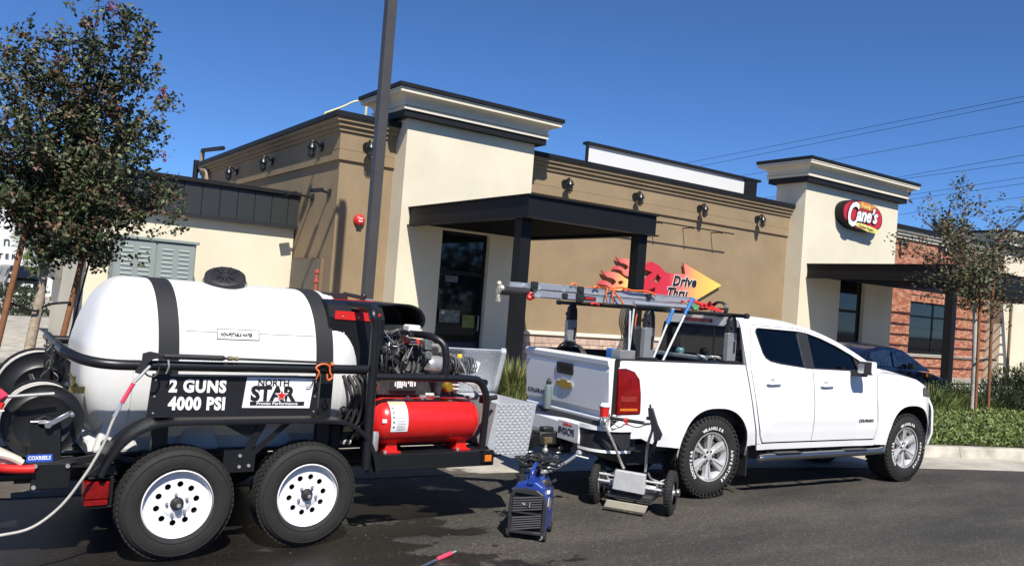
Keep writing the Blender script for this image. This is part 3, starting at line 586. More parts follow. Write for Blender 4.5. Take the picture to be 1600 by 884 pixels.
q = MB(); q.box(2.38, 7.13, 19.78, 19.86, 3.12, 3.198); q.box(2.38, 2.46, 19.862, 25.4, 3.12, 3.198); q.build('drip_edge', 'black_metal', E_)
q = MB(); q.box(2.36, 2.52, 23.4, 24.9, 1.46, 1.84); q.build('meter_box', mat('meter_grey', (0.16, 0.15, 0.13), 0.6), E_, bevel=.01)
q = MB(); q.tube([(2.44, 19.7, .42), (2.44, 19.7, 2.1)], .05, 10); q.build('downspout', 'black_metal', E_); q = MB(); q.lathe([(.01, .1), (.07, .08), (.07, -.06), (.05, -.08)], (2.44, 19.7, 2.14), (0, 0, 1), 12); q.build('red_cap', mat('rust_red', (0.4, 0.08, 0.05), 0.6), E_)
# utility cabinet
t = root('utility_cabinet', (3.78, 19.2, 0), label='grey green louvred two door utility cabinet against the cream enclosure wall', cat='utility cabinet')
D('cabinet_paint', (0.235, 0.275, 0.262), 0.5, 0, 0.05, 3)
q = MB(); q.box(2.97, 4.60, 19.0, 19.6, 0.25, 2.46); q.build('body', 'cabinet_paint', t, bevel=.01)
q = MB(); q.box(2.92, 4.65, 18.93, 19.66, 2.465, 2.53); q.build('roof', 'cabinet_paint', t, bevel=.01)
q = MB(); q.box(2.9, 4.67, 18.95, 19.7, 0, .25); q.build('plinth', 'concrete', t, bevel=.01)
D('louvre_shadow', (0.16, 0.18, 0.17), 0.6)
for i, (a, b2) in enumerate(((3.0, 3.77), (3.80, 4.57))):
    dr = MB().box(a, b2, 18.97, 18.998, .32, 2.42).build('door', 'cabinet_paint', t, bevel=.004)
    MB().box(a+.02, b2-.02, 18.962, 18.969, 1.62, 1.64).build('seam', 'black_metal', dr)
    for c in range(2):
        for k in range(7):
            xx = a+.07+c*.34; zz = 1.72+k*.095
            MB().prism([(18.972, zz), (18.952, zz), (18.956, zz+.008), (18.972, zz+.04)], xx+.03, xx+.25, 'yz').build('louvre', 'cabinet_paint', dr)
    MB().box(a+.3, a+.42, 18.962, 18.969, 1.50, 1.58).build('notice', 'white_print', dr)
MB().box(3.28, 3.5, 18.94, 18.969, 1.55, 1.66).build('handle', 'black_metal', t, bevel=.004)
# ------------------------------------------------------------------ white building far left, with lettering
t = root('white_building', (-2, 56, 0), label='far white building with thin dark lettering behind the left tree', cat='building')
q = MB(); q.box(-30, 8, 58, 66, 0, 6.2); q.build('wall', 'white_wall', t)
q = MB(); q.box(-30.2, 8.2, 57.9, 66, 6.2, 6.4); q.build('coping', 'grey_stucco', t)
def farx(x45): return x45*58/45
kk = 57.98/45
def zf(z): return 1.72+(z-1.72)*kk
q = MB(); q.text('CATERING', .42, (farx(3.72), 57.97, zf(2.0)), (1, 0, 0), (0, 0, 1), .02, bold=.015, align='RIGHT', sx=.95, sp=1.62); q.build('lettering', 'black_print', t)
q = MB(); q.text('n\u00b7c', .85, (farx(2.32), 57.97, zf(2.6)), (1, 0, 0), (0, 0, 1), .02, bold=.0, sx=.9, sp=1.6); q.build('lettering', 'black_print', t)
# ------------------------------------------------------------------ power lines
wire = [((43.758, 19.954), (46.702, 40.103)), ((44.705, 20.371), (48.359, 41.487)), ((49.812, 22.617), (52.405, 36.392)), ((57.483, 25.992), (60.736, 36.262)), ((59.745, 26.987), (61.747, 36.852)), ((65.192, 29.384), (69.1, 40.61)), ((67.72, 30.496), (71.383, 41.985)), ((73.792, 33.167), (79.905, 47.716))]
wl = ['uppermost thin power line crossing the sky at right', 'power line just below the uppermost one', 'lone power line third from the top above the cream tower', 'fourth power line from the top at the right edge', 'fifth power line from the top at the right edge', 'sixth power line from the top at the right edge', 'seventh power line from the top at the right edge', 'lowest power line behind the right tree']
for i, (a, b2) in enumerate(wire):
    dx = (b2[0]-a[0])/(b2[1]-a[1]); y0 = 8; y1 = 150; pts = []
    for k in range(25):
        f = k/24; yy = y0+(y1-y0)*f; pts.append((a[0]+dx*(yy-a[1]), yy, 14+.4*(2*f-1)**2-.3))
    q = MB(); q.tube(pts, .013 if i < 3 else .016, 4); o = q.build('power_line', 'black_metal'); tag(o, wl[i], 'power line', 'power lines across the sky')

q = MB(); q.tube([(6.62, 17.0, .1), (6.62, 17.0, 2.05)], .035, 8); q.cyl((6.62, 17.0, 2.05), (6.62, 17.0, 2.13), .055, n=12); q.cyl((6.62, 17.0, 1.85), (6.62, 17.0, 1.92), .055, n=12); tag(q.build('standpipe', 'rust_red'), 'thin reddish standpipe in front of the grey electrical doors', 'pipe')
# =================================================================== TRAILER
D('tank_plastic', (0.88, 0.88, 0.88), 0.38, 0, 0.03, 2.5)
streak('tank_plastic', .93, (1.2, 1.2, .5), 4.0); _tm = M['tank_plastic'].node_tree; _b = _tm.nodes['Principled BSDF']; _o = _tm.nodes['Material Output']; _tr = _tm.nodes.new('ShaderNodeBsdfTranslucent'); _tr.inputs[0].default_value = (.80, .80, .74, 1); _mx = _tm.nodes.new('ShaderNodeMixShader'); _mx.inputs[0].default_value = .20
_tm.links.new(_b.outputs[0], _mx.inputs[1]); _tm.links.new(_tr.outputs[0], _mx.inputs[2]); _tm.links.new(_mx.outputs[0], _o.inputs['Surface'])
D('rim_white', (0.8, 0.8, 0.82), 0.3, 0, 0.02, 5)
D('trailer_black', (0.009, 0.0095, 0.011), 0.38, 0, 0.2, 7, bump=0.04, bscale=40)
D('lens_red', (0.20, 0.006, 0.006), 0.12, 0, 0.35, 14)
D('lens_amber', (0.65, 0.17, 0.02), 0.15, 0, 0.3, 60)
D('strap', (0.014, 0.015, 0.017), 0.7, 0, 0.15, 60, bump=0.2, bscale=300)
D('hose_grey', (0.42, 0.40, 0.36), 0.6, 0, 0.1, 20)
D('hose_black', (0.02, 0.02, 0.02), 0.5, 0, 0.1, 20)
T = root('tandem_trailer', (1.72, 6.2, 0), label='black tandem axle equipment trailer with white spoke-hole wheels at the left', cat='trailer')
FY = 5.30; BY = 7.1      # near and far side
def trailer_wheel(cx, cy, sgn, spare_rot=0):
    # sgn -1: outer face towards -Y
    t = root('w', (cx, cy, 0))
    ax = (0, sgn, 0); r = .345
    q = MB(); W2 = .2
    q.lathe([(.205, .0), (.215, .012), (.25, .02), (.295, .018), (.318, .008), (.330, -.008), (.336, -.03), (.337, -W2/2), (.336, -W2+.03), (.328, -W2+.008), (.29, -W2-.01), (.205, -W2)], (cx, cy, r), ax, 64)
    ty = q.build('tyre', 'rubber', t)
    # tread blocks on the shoulder
    q = MB()
    for k in range(60):
        a = 2*math.pi*k/60; ca, sa = math.cos(a), math.sin(a)
        for (h0, h1, rr_) in ((-.012, -.045, .0), (-.055, -.085, .05), (-.095, -.125, 0), (-.135, -.165, .05)):
            a2 = a+rr_; c = Vector((cx+math.cos(a2)*.338, cy+sgn*(h0+h1)/2, r+math.sin(a2)*.338)); rot = Matrix.Rotation(-a2, 3, 'Y')
            q.obox(c, (.010, .032, .027), rot)
    tag(q.build('tread', 'rubber', ty), kind='stuff')
    # sidewall rings and raised bars
    q = MB()
    for rr_ in (.232, .305): q.tube([(cx+rr_*math.cos(a), cy+sgn*.0175, r+rr_*math.sin(a)) for a in [2*math.pi*k/48 for k in range(48)]], .003, 5, closed=True)
    q.build('sidewall_ring', 'rubber', ty)
    q = MB()
    # rim: barrel, dished face with ten round holes
    q.lathe([(.205, .014), (.212, .006), (.207, -.004), (.198, -.010), (.193, -.026), (.180, -.031)], (cx, cy, r), ax, 56)
    q.lathe([(.181, -.0305), (.173, -.0325)], (cx, cy, r), ax, 56)
    rim = q.build('rim', 'rim_white', t)
    disc = MB(); outer = circ(0, 0, .174, 56); holes = [list(reversed(circ(.118*math.cos(b), .118*math.sin(b), 0.0185, 16))) for b in [2*math.pi*k/10+.2 for k in range(10)]]
    holes.append(list(reversed(circ(0, 0, .042, 20))))
    def fn(a, b, dd):
        return (cx+a, cy+sgn*(-.030+dd), r+b)
    disc.prism(outer, 0.0, -.006, holes=holes, fn=fn); disc.build('wheel_disc', 'rim_white', t)
    q = MB(); q.lathe([(.041, -.021), (.074, -.021), (.086, -.0295)], (cx, cy, r), ax, 40); q.build('disc_boss', 'rim_white', t)
    q = MB(); q.lathe([(.001, .03), (.018, .03), (.022, .024), (.024, .0), (.036, -.005), (.041, -.02), (.043, -.045)], (cx, cy, r), ax, 20); q.build('hub', 'black_metal', t)
    q = MB(); q.lathe([(.001, .034), (.012, .033), (.014, .026)], (cx, cy, r), ax, 14); q.build('grease_cap', 'steel', t)
    q = MB()
    for k in range(5):
        a = 2*math.pi*k/5+.5; q.cyl((cx+.062*math.cos(a), cy+sgn*-.025, r+.062*math.sin(a)), (cx+.062*math.cos(a), cy+sgn*-.002, r+.062*math.sin(a)), .009, n=6, sm=False)
    q.build('lug_nut', 'steel', t)
    q = MB(); q.cyl((cx, cy-sgn*.05, r), (cx, cy-sgn*.25, r), .05, n=16); q.build('brake_drum', 'black_metal', t)
    q = MB(); q.lathe([(.17, -.046), (.172, -.15), (.172, -.16)], (cx, cy, r), ax, 40); q.lathe([(.001, -.12), (.17, -.12)], (cx, cy, r), ax, 30); q.build('inner_barrel', 'black_metal', t)
    return t
def to_part(t, parent, name='wheel'):
    """turn a wheel built on its own root into a part of the parent: tyre is the mesh part, the others its sub-parts"""
    ty = [k for k in SC.objects if k.parent == t and k.name.split('.')[0] == 'tyre'][0]
    kids = [k for k in SC.objects if k.parent == t and k is not ty]
    ty.name = name
    wm = WORLD[ty]; ty.parent = parent; ty.matrix_local = WORLD[parent].inverted() @ wm
    for k in kids: w = WORLD[k]; k.parent = ty; k.matrix_local = wm.inverted() @ w
    WORLD.pop(t); bpy.data.objects.remove(t); return ty
def copy_part(p, parent, delta, rotz=None, axis='Z'):
    kids = [k for k in SC.objects if k.parent == p]; c = p.copy(); COL.objects.link(c); c.parent = parent
    wm = Matrix.Translation(Vector(delta)) @ WORLD[p]
    if rotz is not None: wm = wm @ Matrix.Rotation(rotz, 4, axis)
    c.matrix_local = WORLD[parent].inverted() @ wm; WORLD[c] = wm
    for k in kids:
        d = k.copy(); COL.objects.link(d); d.parent = c; lm = WORLD[p].inverted() @ WORLD[k]; d.matrix_local = lm; WORLD[d] = wm @ lm
    return c
w1 = to_part(trailer_wheel(1.303, FY, -1), T)
w2 = copy_part(w1, T, (.827, 0, 0), R(40), 'Y')
copy_part(w1, T, (0, BY-FY, 0), math.pi); copy_part(w1, T, (.827, BY-FY, 0), math.pi)
# axles, springs, frame
q = MB()
for x in (1.303, 2.13): q.cyl((x, FY+.15, .345), (x, BY-.1, .345), .035, n=12)
q.build('axle', 'trailer_black', T)
for y in (5.66, 6.75):
    for x in (1.303, 2.13):
        q = MB(); pts = [(x-.3, y, .44), (x-.15, y, .405), (x, y, .39), (x+.15, y, .405), (x+.3, y, .44)]
        for k in range(3): q.tube([(p[0]*(1-0)+0, p[1], p[2]-.012*k) for p in spline(pts[k//2:5-k//2], 3)], .012, 4, sm=False)
        q.build('leaf_spring', 'black_metal', T)
q = MB()
for y in (5.60, 6.82):
    q.box(.45, 3.62, y-.03, y+.03, .46, .475); q.box(.45, 3.62, y-.03, y+.03, .565, .58); q.box(.45, 3.62, y-.008, y+.008, .475, .565)
q.build('frame_rail', 'trailer_black', T)
q = MB()
for x in (.47, 1.0, 1.7, 2.4, 3.0, 3.58): q.box(x-.025, x+.025, 5.633, 6.787, .475, .56)
q.build('cross_member', 'trailer_black', T)
q = MB(); q.box(2.60, 3.62, 5.33, 5.38, .47, .585); q.box(2.60, 3.62, 5.382, 5.56, .565, .583); q.build('side_channel', 'trailer_black', T, bevel=.004)
q = MB(); q.prism([(2.60, .585), (2.68, .585), (2.62, .47), (2.54, .47)], 5.325, 5.329); q.build('gusset', 'trailer_black', T)
q = MB(); q.box(1.0, 3.6, 5.64, 6.78, .583, .60); q.build('deck', 'black_metal', T)
# A frame tongue
q = MB(); q.bar((3.6, 5.62, .49), (4.55, 6.12, .47), .05, .10); q.bar((3.6, 6.8, .49), (4.55, 6.28, .47), .05, .10); q.box(4.45, 4.72, 6.14, 6.26, .43, .53); q.build('tongue', 'trailer_black', T, bevel=.004)
q = MB(); q.box(4.66, 4.92, 6.13, 6.27, .44, .56); q.ball((4.93, 6.2, .5), .06, 12, sc=(1, 1, .8)); q.box(4.72, 4.84, 6.16, 6.24, .56, .60); q.build('coupler', 'black_metal', T, bevel=.008)
q = MB(); q.cyl((4.42, 6.05, .28), (4.42, 6.05, .80), .032, n=12); q.cyl((4.42, 6.05, .2), (4.42, 6.05, .3), .024, n=10); q.cyl((4.42, 6.05, .19), (4.42, 6.05, .2), .06, n=14); q.tube([(4.42, 6.05, .78), (4.42, 5.95, .80), (4.42, 5.93, .84)], .01, 6); q.build('tongue_jack', 'black_metal', T)
q = MB()
for k in range(16):
    t_ = k/15; c = Vector((4.45+.42*t_, 5.98+.1*t_, .42-.19*math.sin(math.pi*t_))); a = math.pi/2*(k % 2)
    q.tube([c+Vector((.022*math.cos(b), .012*math.sin(b)*math.cos(a), .012*math.sin(b)*math.sin(a))) for b in [2*math.pi*j/8 for j in range(8)]], .0045, 5, closed=True)
tag(q.build('safety_chain', 'steel', T), kind='stuff')
q = MB(); q.ball((4.63, 6.0, .42), .028, 10); q.cyl((4.63, 6.0, .43), (4.63, 6.0, .52), .012, n=8); q.build('tow_ball_lock', 'chrome', T)
q = MB(); q.box(4.60, 4.69, 5.98, 6.01, .485, .54); q.build('brass_tag', mat('brass_tag', (0.16, 0.13, 0.06), 0.5, 0.3, 0.5, 40), T, bevel=.004)
# fender
fp = spline([(.845, 0, .545), (.88, 0, .63), (.955, 0, .735), (1.06, 0, .815), (1.20, 0, .852), (1.5, 0, .856), (1.9, 0, .856), (2.2, 0, .852), (2.38, 0, .828), (2.51, 0, .745), (2.59, 0, .62), (2.63, 0, .47)], 5)
for y0, y1 in ((5.27, 5.53), (6.87, 7.12)):
    q = MB(); N_ = len(fp); vs_ = []
    for i, p in enumerate(fp):
        t_ = (fp[min(i+1, N_-1)]-fp[max(i-1, 0)]).normalized(); n_v = Vector((-t_.z, 0, t_.x))
        for yy, dn in ((y0, -.028), (y0-.003, -.014), (y0, -.002), (y0+.012, .002), (y1-.012, .002), (y1, -.004), (y1, -.010), (y0+.012, -.006), (y0+.006, -.014), (y0+.01, -.028)):
            pp = p+n_v*dn; vs_.append((pp.x, yy, pp.z))
    fs_ = [(i*10+k, i*10+(k+1) % 10, (i+1)*10+(k+1) % 10, (i+1)*10+k) for i in range(N_-1) for k in range(10)]+[tuple(range(10)), tuple((N_-1)*10+k for k in reversed(range(10)))]
    q.add(vs_, fs_, True); fd = q.build('fender', 'trailer_black', T, ang=50)
    q = MB()
    q.bar((1.80, y0+.05, .84), (1.66, y0+.05, .56), .006, .05); q.bar((1.74, y0+.05, .63), (1.98, y0+.055, .845), .006, .035); q.box(1.56, 1.76, y0+.045, y0+.055, .52, .66); q.prism([(1.5, .845), (1.82, .845), (1.76, .74), (1.70, .74)], y0+.058, y0+.064)
    q.build('fender_bracket', 'trailer_black', fd)
    q = MB()
    for x, z in ((1.66, .625), (1.66, .555), (1.72, .56)): q.cyl((x, y0+.045, z), (x, y0+.035, z), .011, n=6, sm=False)
    q.build('bolt', 'steel', fd)
# rear frame, bumper tube, tail light
q = MB(); q.tube([(-.6, 5.47, .53), (.52, 5.47, .53)], .03, 14); q.build('bumper_tube', 'trailer_black', T)
q = MB(); q.box(.52, .72, 5.42, 5.44, .455, .60); q.box(.5, .75, 5.441, 5.6, .59, .605); q.prism([(.60, .60), (.98, .66), (1.0, .60), (.7, .58)], 5.45, 5.47); q.build('bracket_plate', 'trailer_black', T, bevel=.004)
q = MB()
for x, z in ((.535, .59), (.535, .47), (.70, .585)): q.cyl((x, 5.42, z), (x, 5.405, z), .012, n=8, sm=False)
q.build('bolt', 'steel', T)
q = MB(); q.box(.80, .94, 5.33, 5.46, .345, .36); q.box(.80, .94, 5.33, 5.46, .515, .53); q.box(.92, .94, 5.33, 5.46, .362, .513); q.box(.80, .918, 5.44, 5.46, .362, .513); q.prism([(.78, .532), (.96, .532), (.94, .59), (.86, .60)], 5.34, 5.5); tl = q.build('tail_light', 'trailer_black', T, bevel=.004)
q = MB(); q.box(.785, .918, 5.315, 5.438, .40, .505); q.build('red_lens', 'lens_red', tl, bevel=.008); q = MB(); q.box(.79, .915, 5.32, 5.43, .364, .398); q.build('clear_lens', 'lens_red', tl, bevel=.004)
q = MB(); q.box(3.50, 3.60, 5.312, 5.329, .495, .565); am = q.build('marker_light', 'trailer_black', T); q = MB(); q.box(3.52, 3.58, 5.30, 5.311, .505, .555); q.build('amber_lens', 'lens_amber', am, bevel=.004)
# guard rail round the tank
q = MB(); q.tube(spline([(.70, 7.08, 1.215), (.67, 6.4, 1.225), (.645, 5.66, 1.235), (.66, 5.50, 1.23), (.73, 5.38, 1.205), (.86, 5.30, 1.19), (1.1, 5.29, 1.188), (1.8, 5.29, 1.188), (2.3, 5.29, 1.188), (2.48, 5.30, 1.188)], 6), .031, 14); q.build('guard_rail', 'trailer_black', T)
q = MB(); q.tube([(.7, 7.06, 1.19), (2.5, 7.06, 1.19)], .031, 10); q.tube([(.62, 6.1, 1.22), (.62, 6.1, .6)], .022, 8); q.build('guard_rail', 'trailer_black', T)
for x, y in ((1.195, 5.45), (2.25, 5.45)):
    q = MB(); q.box(x-.045, x+.045, y-.03, y+.03, .52, 1.15); q.build('upright', 'trailer_black', T, bevel=.004)
q = MB(); q.tube([(1.20, 5.31, 1.13), (2.0, 5.31, 1.135)], .006, 6); q.build('rod', 'steel', T)
# sign board
q = MB(); q.prism([(1.085, .872), (2.150, .872), (2.158, 1.135), (1.10, 1.135)], 5.325, 5.335); sg = q.build('sign_board', mat('sign_black', (0.012, 0.012, 0.014), 0.45, 0, 0.2, 6), T)
q = MB(); q.prism([(1.650, .928), (2.098, .922), (2.118, 1.12), (1.668, 1.124)], 5.321, 5.3245); q.build('white_plate', 'white_print', sg)
X1 = (1, 0, -.01); Z1 = (0, 0, 1)
q = MB(); q.text('2 GUNS', .105, (1.200, 5.3235, 1.030), X1, Z1, .0015, bold=.052, sx=.86, sp=1.12); q.build('lettering', 'white_print', sg); q = MB(); q.text('4000 PSI', .105, (1.205, 5.3235, .922), X1, Z1, .0015, bold=.052, sx=.84, sp=1.10); q.build('lettering', 'white_print', sg)
q = MB(); q.text('NORTH', .060, (1.738, 5.320, 1.069), X1, Z1, .0012, bold=.022, sx=.98, sp=1.02); q.build('lettering', 'black_print', sg); q = MB(); q.text('STAR', .125, (1.700, 5.320, .978), X1, Z1, .0012, bold=.05, sx=.98, sp=1.0); q.build('lettering', 'black_print', sg); q = MB(); q.prism([(1.698, .944), (2.058, .940), (2.060, .966), (1.698, .968)], 5.3185, 5.3205); q.build('slogan_bar', 'black_print', sg)
q = MB(); q.text('Proven Performance', .027, (1.876, 5.3180, .946), X1, Z1, .001, bold=.02, align='CENTER', sx=1.22); q.build('lettering', 'white_print', sg)
st = [(1.900+(.036 if k % 2 == 0 else .0145)*math.sin(math.pi*k/5), 1.006+(.036 if k % 2 == 0 else .0145)*math.cos(math.pi*k/5)) for k in range(10)]
q = MB(); q.prism([(1.900+(a-1.9)*1.35, 1.006+(b-1.006)*1.35) for a, b in st], 5.3172, 5.3185); q.build('star_outline', 'white_print', sg); q = MB(); q.prism(st, 5.3155, 5.3168); q.build('red_star', 'red', sg)
q = MB()
for x in (1.12, 2.13):
    for z in (.90, 1.0, 1.10): q.cyl((x, 5.325, z), (x, 5.320, z), .006, n=8)
q.build('rivet', 'steel', sg)
# front cage of thick tube
q = MB(); q.tube(spline([(2.535, 5.30, .50), (2.53, 5.30, 1.0), (2.525, 5.30, 1.45), (2.50, 5.30, 1.56), (2.515, 5.36, 1.60), (2.51, 5.5, 1.615), (2.51, 6.2, 1.615), (2.52, 6.9, 1.61)], 6), .034, 14); q.build('cage_tube', 'trailer_black', T)
q = MB(); q.tube(spline([(2.53, 5.30, 1.137), (3.0, 5.30, 1.137), (3.34, 5.30, 1.133), (3.42, 5.30, 1.11), (3.48, 5.30, 1.02), (3.50, 5.31, .9), (3.50, 5.33, .6)], 6), .027, 12); q.build('cage_tube', 'trailer_black', T)
q = MB(); q.tube(spline([(2.95, 5.85, 1.435), (2.98, 5.6, 1.435), (3.03, 5.40, 1.43), (3.09, 5.32, 1.38), (3.11, 5.30, 1.28), (3.11, 5.30, 1.15)], 6), .027, 12); q.build('cage_tube', 'trailer_black', T)
q = MB(); q.tube([(2.55, 6.95, .5), (2.55, 6.95, 1.6)], .03, 10); q.tube([(3.5, 6.9, .5), (3.5, 6.9, 1.15)], .03, 10); q.tube([(3.5, 5.35, 1.1), (3.5, 6.9, 1.1)], .026, 10); q.build('cage_tube', 'trailer_black', T)
# ------------------------------------------------------------------ WATER TANK
t = root('water_tank', (1.66, 6.14, .6), label='large white plastic water tank with a round black lid strapped on the trailer', cat='water tank')
TX0, TX1, TYC = .763, 2.643, 6.12
def tank_sec(x):
    e0 = min(1, max(0, (x-TX0)/.26)); e1 = min(1, max(0, (TX1-x)/.28)); f0 = math.sqrt(max(0, 1-(1-e0)**2)); f1 = math.sqrt(max(0, 1-(1-e1)**2))
    return min(f0, f1)
def tank_pt(x, a, off_=0.0):
    s = tank_sec(x); sy = (.575+off_)*(0.60+.40*s); top = (.605+off_)*(.06+.94*s); bot = .50*(.10+.90*s)
    ca, sa = math.cos(a), math.sin(a); pw = .80
    y = TYC + sy*math.copysign(abs(ca)**pw, ca); z = 1.10 + (top if sa > 0 else bot)*math.copysign(abs(sa)**pw, sa)
    z += 0
    return (x, y, z)
xs = [TX0+.26*(1-math.cos(math.pi/2*k/12)) for k in range(13)]+[TX0+.26+(TX1-.28-TX0-.26)*k/16 for k in range(1, 16)]+[TX1-.28+.28*math.sin(math.pi/2*k/12) for k in range(13)]
q = MB(); NA = 56; vs_ = [tank_pt(x, 2*math.pi*k/NA) for x in xs for k in range(NA)]
# mould seam: a fine step at the 'shoulder'
fs_ = [(i*NA+k, i*NA+(k+1) % NA, (i+1)*NA+(k+1) % NA, (i+1)*NA+k) for i in range(len(xs)-1) for k in range(NA)]
fs_ += [tuple(range(NA)), tuple((len(xs)-1)*NA+k for k in reversed(range(NA)))]
q.add(vs_, fs_, True); q.build('shell', 'tank_plastic', t, ang=60)
q = MB(); sz_ = math.asin(((1.385-1.10)/.60)**(1/.8))
q.tube([tank_pt(x, math.pi+0.0+(-sz_) if False else math.pi-sz_, .0005) for x in [1.33+.9*k/20 for k in range(21)]], .004, 5); q.build('mould_seam', 'tank_plastic', t)
q = MB()
for k0, k1 in ((8, 9),): pass
q.tube([tank_pt(1.03, math.pi-a*.08+.5, .0) for a in range(0, 24)], .005, 5); q.tube([tank_pt(2.42, math.pi-a*.08+.5, .0) for a in range(0, 24)], .005, 5); q.build('end_seam', 'tank_plastic', t)
# moulded feet and saddles at the bottom
for x0 in (.86, 1.36, 1.86, 2.32):
    q = MB(); q.prism([(x0, .60), (x0+.06, .86), (x0+.18, .88), (x0+.27, .60)], 5.66, 6.64); q.build('moulded_foot', 'tank_plastic', t, bevel=.02, seg=2)
q = MB(); q.box(.82, 2.55, 5.72, 6.6, .585, .70); q.build('moulded_base', 'tank_plastic', t, bevel=.02)
lid_n = Vector((-.12, -.46, .88)).normalized(); lc = Vector((1.665, 6.0, 1.70))
q = MB(); q.lathe([(.16, -.05), (.155, .005), (.15, .02)], lc, lid_n, 36); q.build('manway_collar', 'tank_plastic', t)
q = MB(); q.lathe([(.001, .075), (.03, .075), (.035, .066), (.09, .066), (.095, .075), (.125, .074), (.137, .066), (.140, .05), (.140, .02), (.13, .012)], lc, lid_n, 40); ld = q.build('lid', 'black_plastic', t)
q = MB(); u_ = lid_n.cross(Vector((1, 0, 0))).normalized(); w_ = lid_n.cross(u_)
for k in range(12):
    a = 2*math.pi*k/12; q.bar(lc+lid_n*.072+(u_*math.cos(a)+w_*math.sin(a))*.035, lc+lid_n*.072+(u_*math.cos(a)+w_*math.sin(a))*.125, .007, .012)
q.build('lid_rib', 'black_plastic', ld)
for xc, lab in ((1.235, 1), (2.275, 2)):
    q = MB(); vs_ = []
    A = [math.pi+.62-(math.pi+1.24)*k/60 for k in range(61)]
    for a in A:
        for dx, o in ((-.062, .006), (.062, .006), (.062, .001), (-.062, .001)):
            lean = -.02*(math.sin(a) if math.sin(a) > 0 else 0)
            p = tank_pt(xc+lean, a, o); vs_.append((p[0]+dx, p[1], p[2]))
    q.add(vs_, [(i*4+k, i*4+(k+1) % 4, (i+1)*4+(k+1) % 4, (i+1)*4+k) for i in range(60) for k in range(4)], True); q.build('strap', 'strap', t)
q = MB(); pl = lambda x, z, o=.004: (x, tank_pt(x, math.pi-math.asin(((z-1.1)/.6)**(1/.8)), o)[1], z)
def sticker(mb, x0, x1, z0, z1, o=.003, nx=6, nz=4, m=0): mb.grid(lambda u, v: pl(x0+(x1-x0)*u, z0+(z1-z0)*v, o), nx, nz, m)
sticker(q, 1.53, 1.80, 1.345, 1.405); q.build('label_plate', 'white_print', t)
q = MB(); q.text('NON-POTABLE WATER', .030, pl(1.548, 1.364, .006), (1, 0, 0), (0, .12, 1), .001, bold=.03, sx=.66); q.build('label_lettering', 'black_print', t)
q = MB(); 
for a, b2, c, d in ((1.53, 1.80, 1.405, 1.409), (1.53, 1.80, 1.341, 1.345)): sticker(q, a, b2, c, d, .0035)
sticker(q, 1.525, 1.53, 1.341, 1.409, .0035, 1, 3); sticker(q, 1.80, 1.805, 1.341, 1.409, .0035, 1, 3); q.build('label_border', 'black_print', t)
q = MB(); q.grid(lambda u, v: tank_pt(.875+.05*u, math.pi-.72-.10*v, .004), 4, 4); q.build('small_sticker', 'white_print', t)
q = MB(); q.cyl((.93, 5.66, .66), (.93, 5.58, .66), .03, n=14); q.tube(spline([(.93, 5.58, .66), (.93, 5.5, .64), (1.05, 5.48, .58), (1.3, 5.5, .56)], 4), .018, 8); q.build('drain_fitting', 'black_plastic', t)
# ------------------------------------------------------------------ AIR TANK
t = root('air_receiver', (3.06, 5.52, .59), label='shiny red cylinder air receiver with a white warning label at the trailer front', cat='air tank')
D('receiver_red', (0.62, 0.016, 0.014), 0.28, 0, 0.06, 4, coat=0.4)
cy_, cz_ = 5.50, .80
q = MB(); q.lathe([(.001, -.455), (.06, -.452), (.11, -.435), (.15, -.40), (.168, -.35), (.168, .35), (.15, .40), (.11, .435), (.06, .452), (.001, .455)], (3.065, cy_, cz_), (1, 0, 0), 40); q.build('shell', 'receiver_red', t)
q = MB(); q.grid(lambda u, v: (2.72+.135*u, cy_-.1705*math.sin(.45+1.45*v), cz_+.1705*math.cos(.45+1.45*v)), 4, 14); q.build('warning_label', 'white_print', t)
q = MB(); q.grid(lambda u, v: (2.725+.12*u, cy_-.172*math.sin(.5+.22*v), cz_+.172*math.cos(.5+.22*v)), 4, 4); q.build('label_band', mat('label_tan', (0.62, 0.50, 0.30), 0.6), t)
q = MB()
for k in range(5): a = .85+.2*k; q.grid(lambda u, v: (2.732+.018*u, cy_-.172*math.sin(a+.07*v), cz_+.172*math.cos(a+.07*v)), 1, 1)
for k in range(17):
    a = .80+.063*k; w_ = rnd.uniform(.055, .08)
    q.grid(lambda u, v: (2.765+w_*u, cy_-.172*math.sin(a+.014*v), cz_+.172*math.cos(a+.014*v)), 1, 1)
q.build('label_lines', mat('label_grey', (0.16, 0.16, 0.17), 0.6), t)
q = MB()
for x in (2.78, 3.37):
    q.prism([(x-.05, .59), (x+.05, .59), (x+.035, .67), (x-.035, .67)], 5.42, 5.58); q.box(x-.06, x+.06, 5.38, 5.62, .585, .595)
q.build('foot', 'receiver_red', t)
q = MB()
for x in (2.70, 3.30): q.cyl((x, 5.355, .59), (x, 5.355, .61), .012, n=8)
q.cyl((3.05, 5.5, .968), (3.05, 5.5, .985), .03, n=12); q.cyl((2.90, 5.45, .955), (2.90, 5.45, .985), .014, n=10); q.build('port', 'steel', t)
q = MB(); q.grid(lambda u, v: (2.655+.035*u, cy_-.160*math.sin(1.35+.16*v), cz_+.160*math.cos(1.35+.16*v)), 1, 2); q.build('small_sticker', 'white_print', t)
# chrome filter bowl
q = MB(); q.lathe([(.001, -.07), (.028, -.07), (.032, -.06), (.032, .05), (.026, .065), (.001, .065)], (2.60, 5.34, .685), (0, 0, 1), 20); tag(q.build('filter_canister', 'chrome'), 'slim upright chrome canister at the left end of the red air receiver', 'filter')
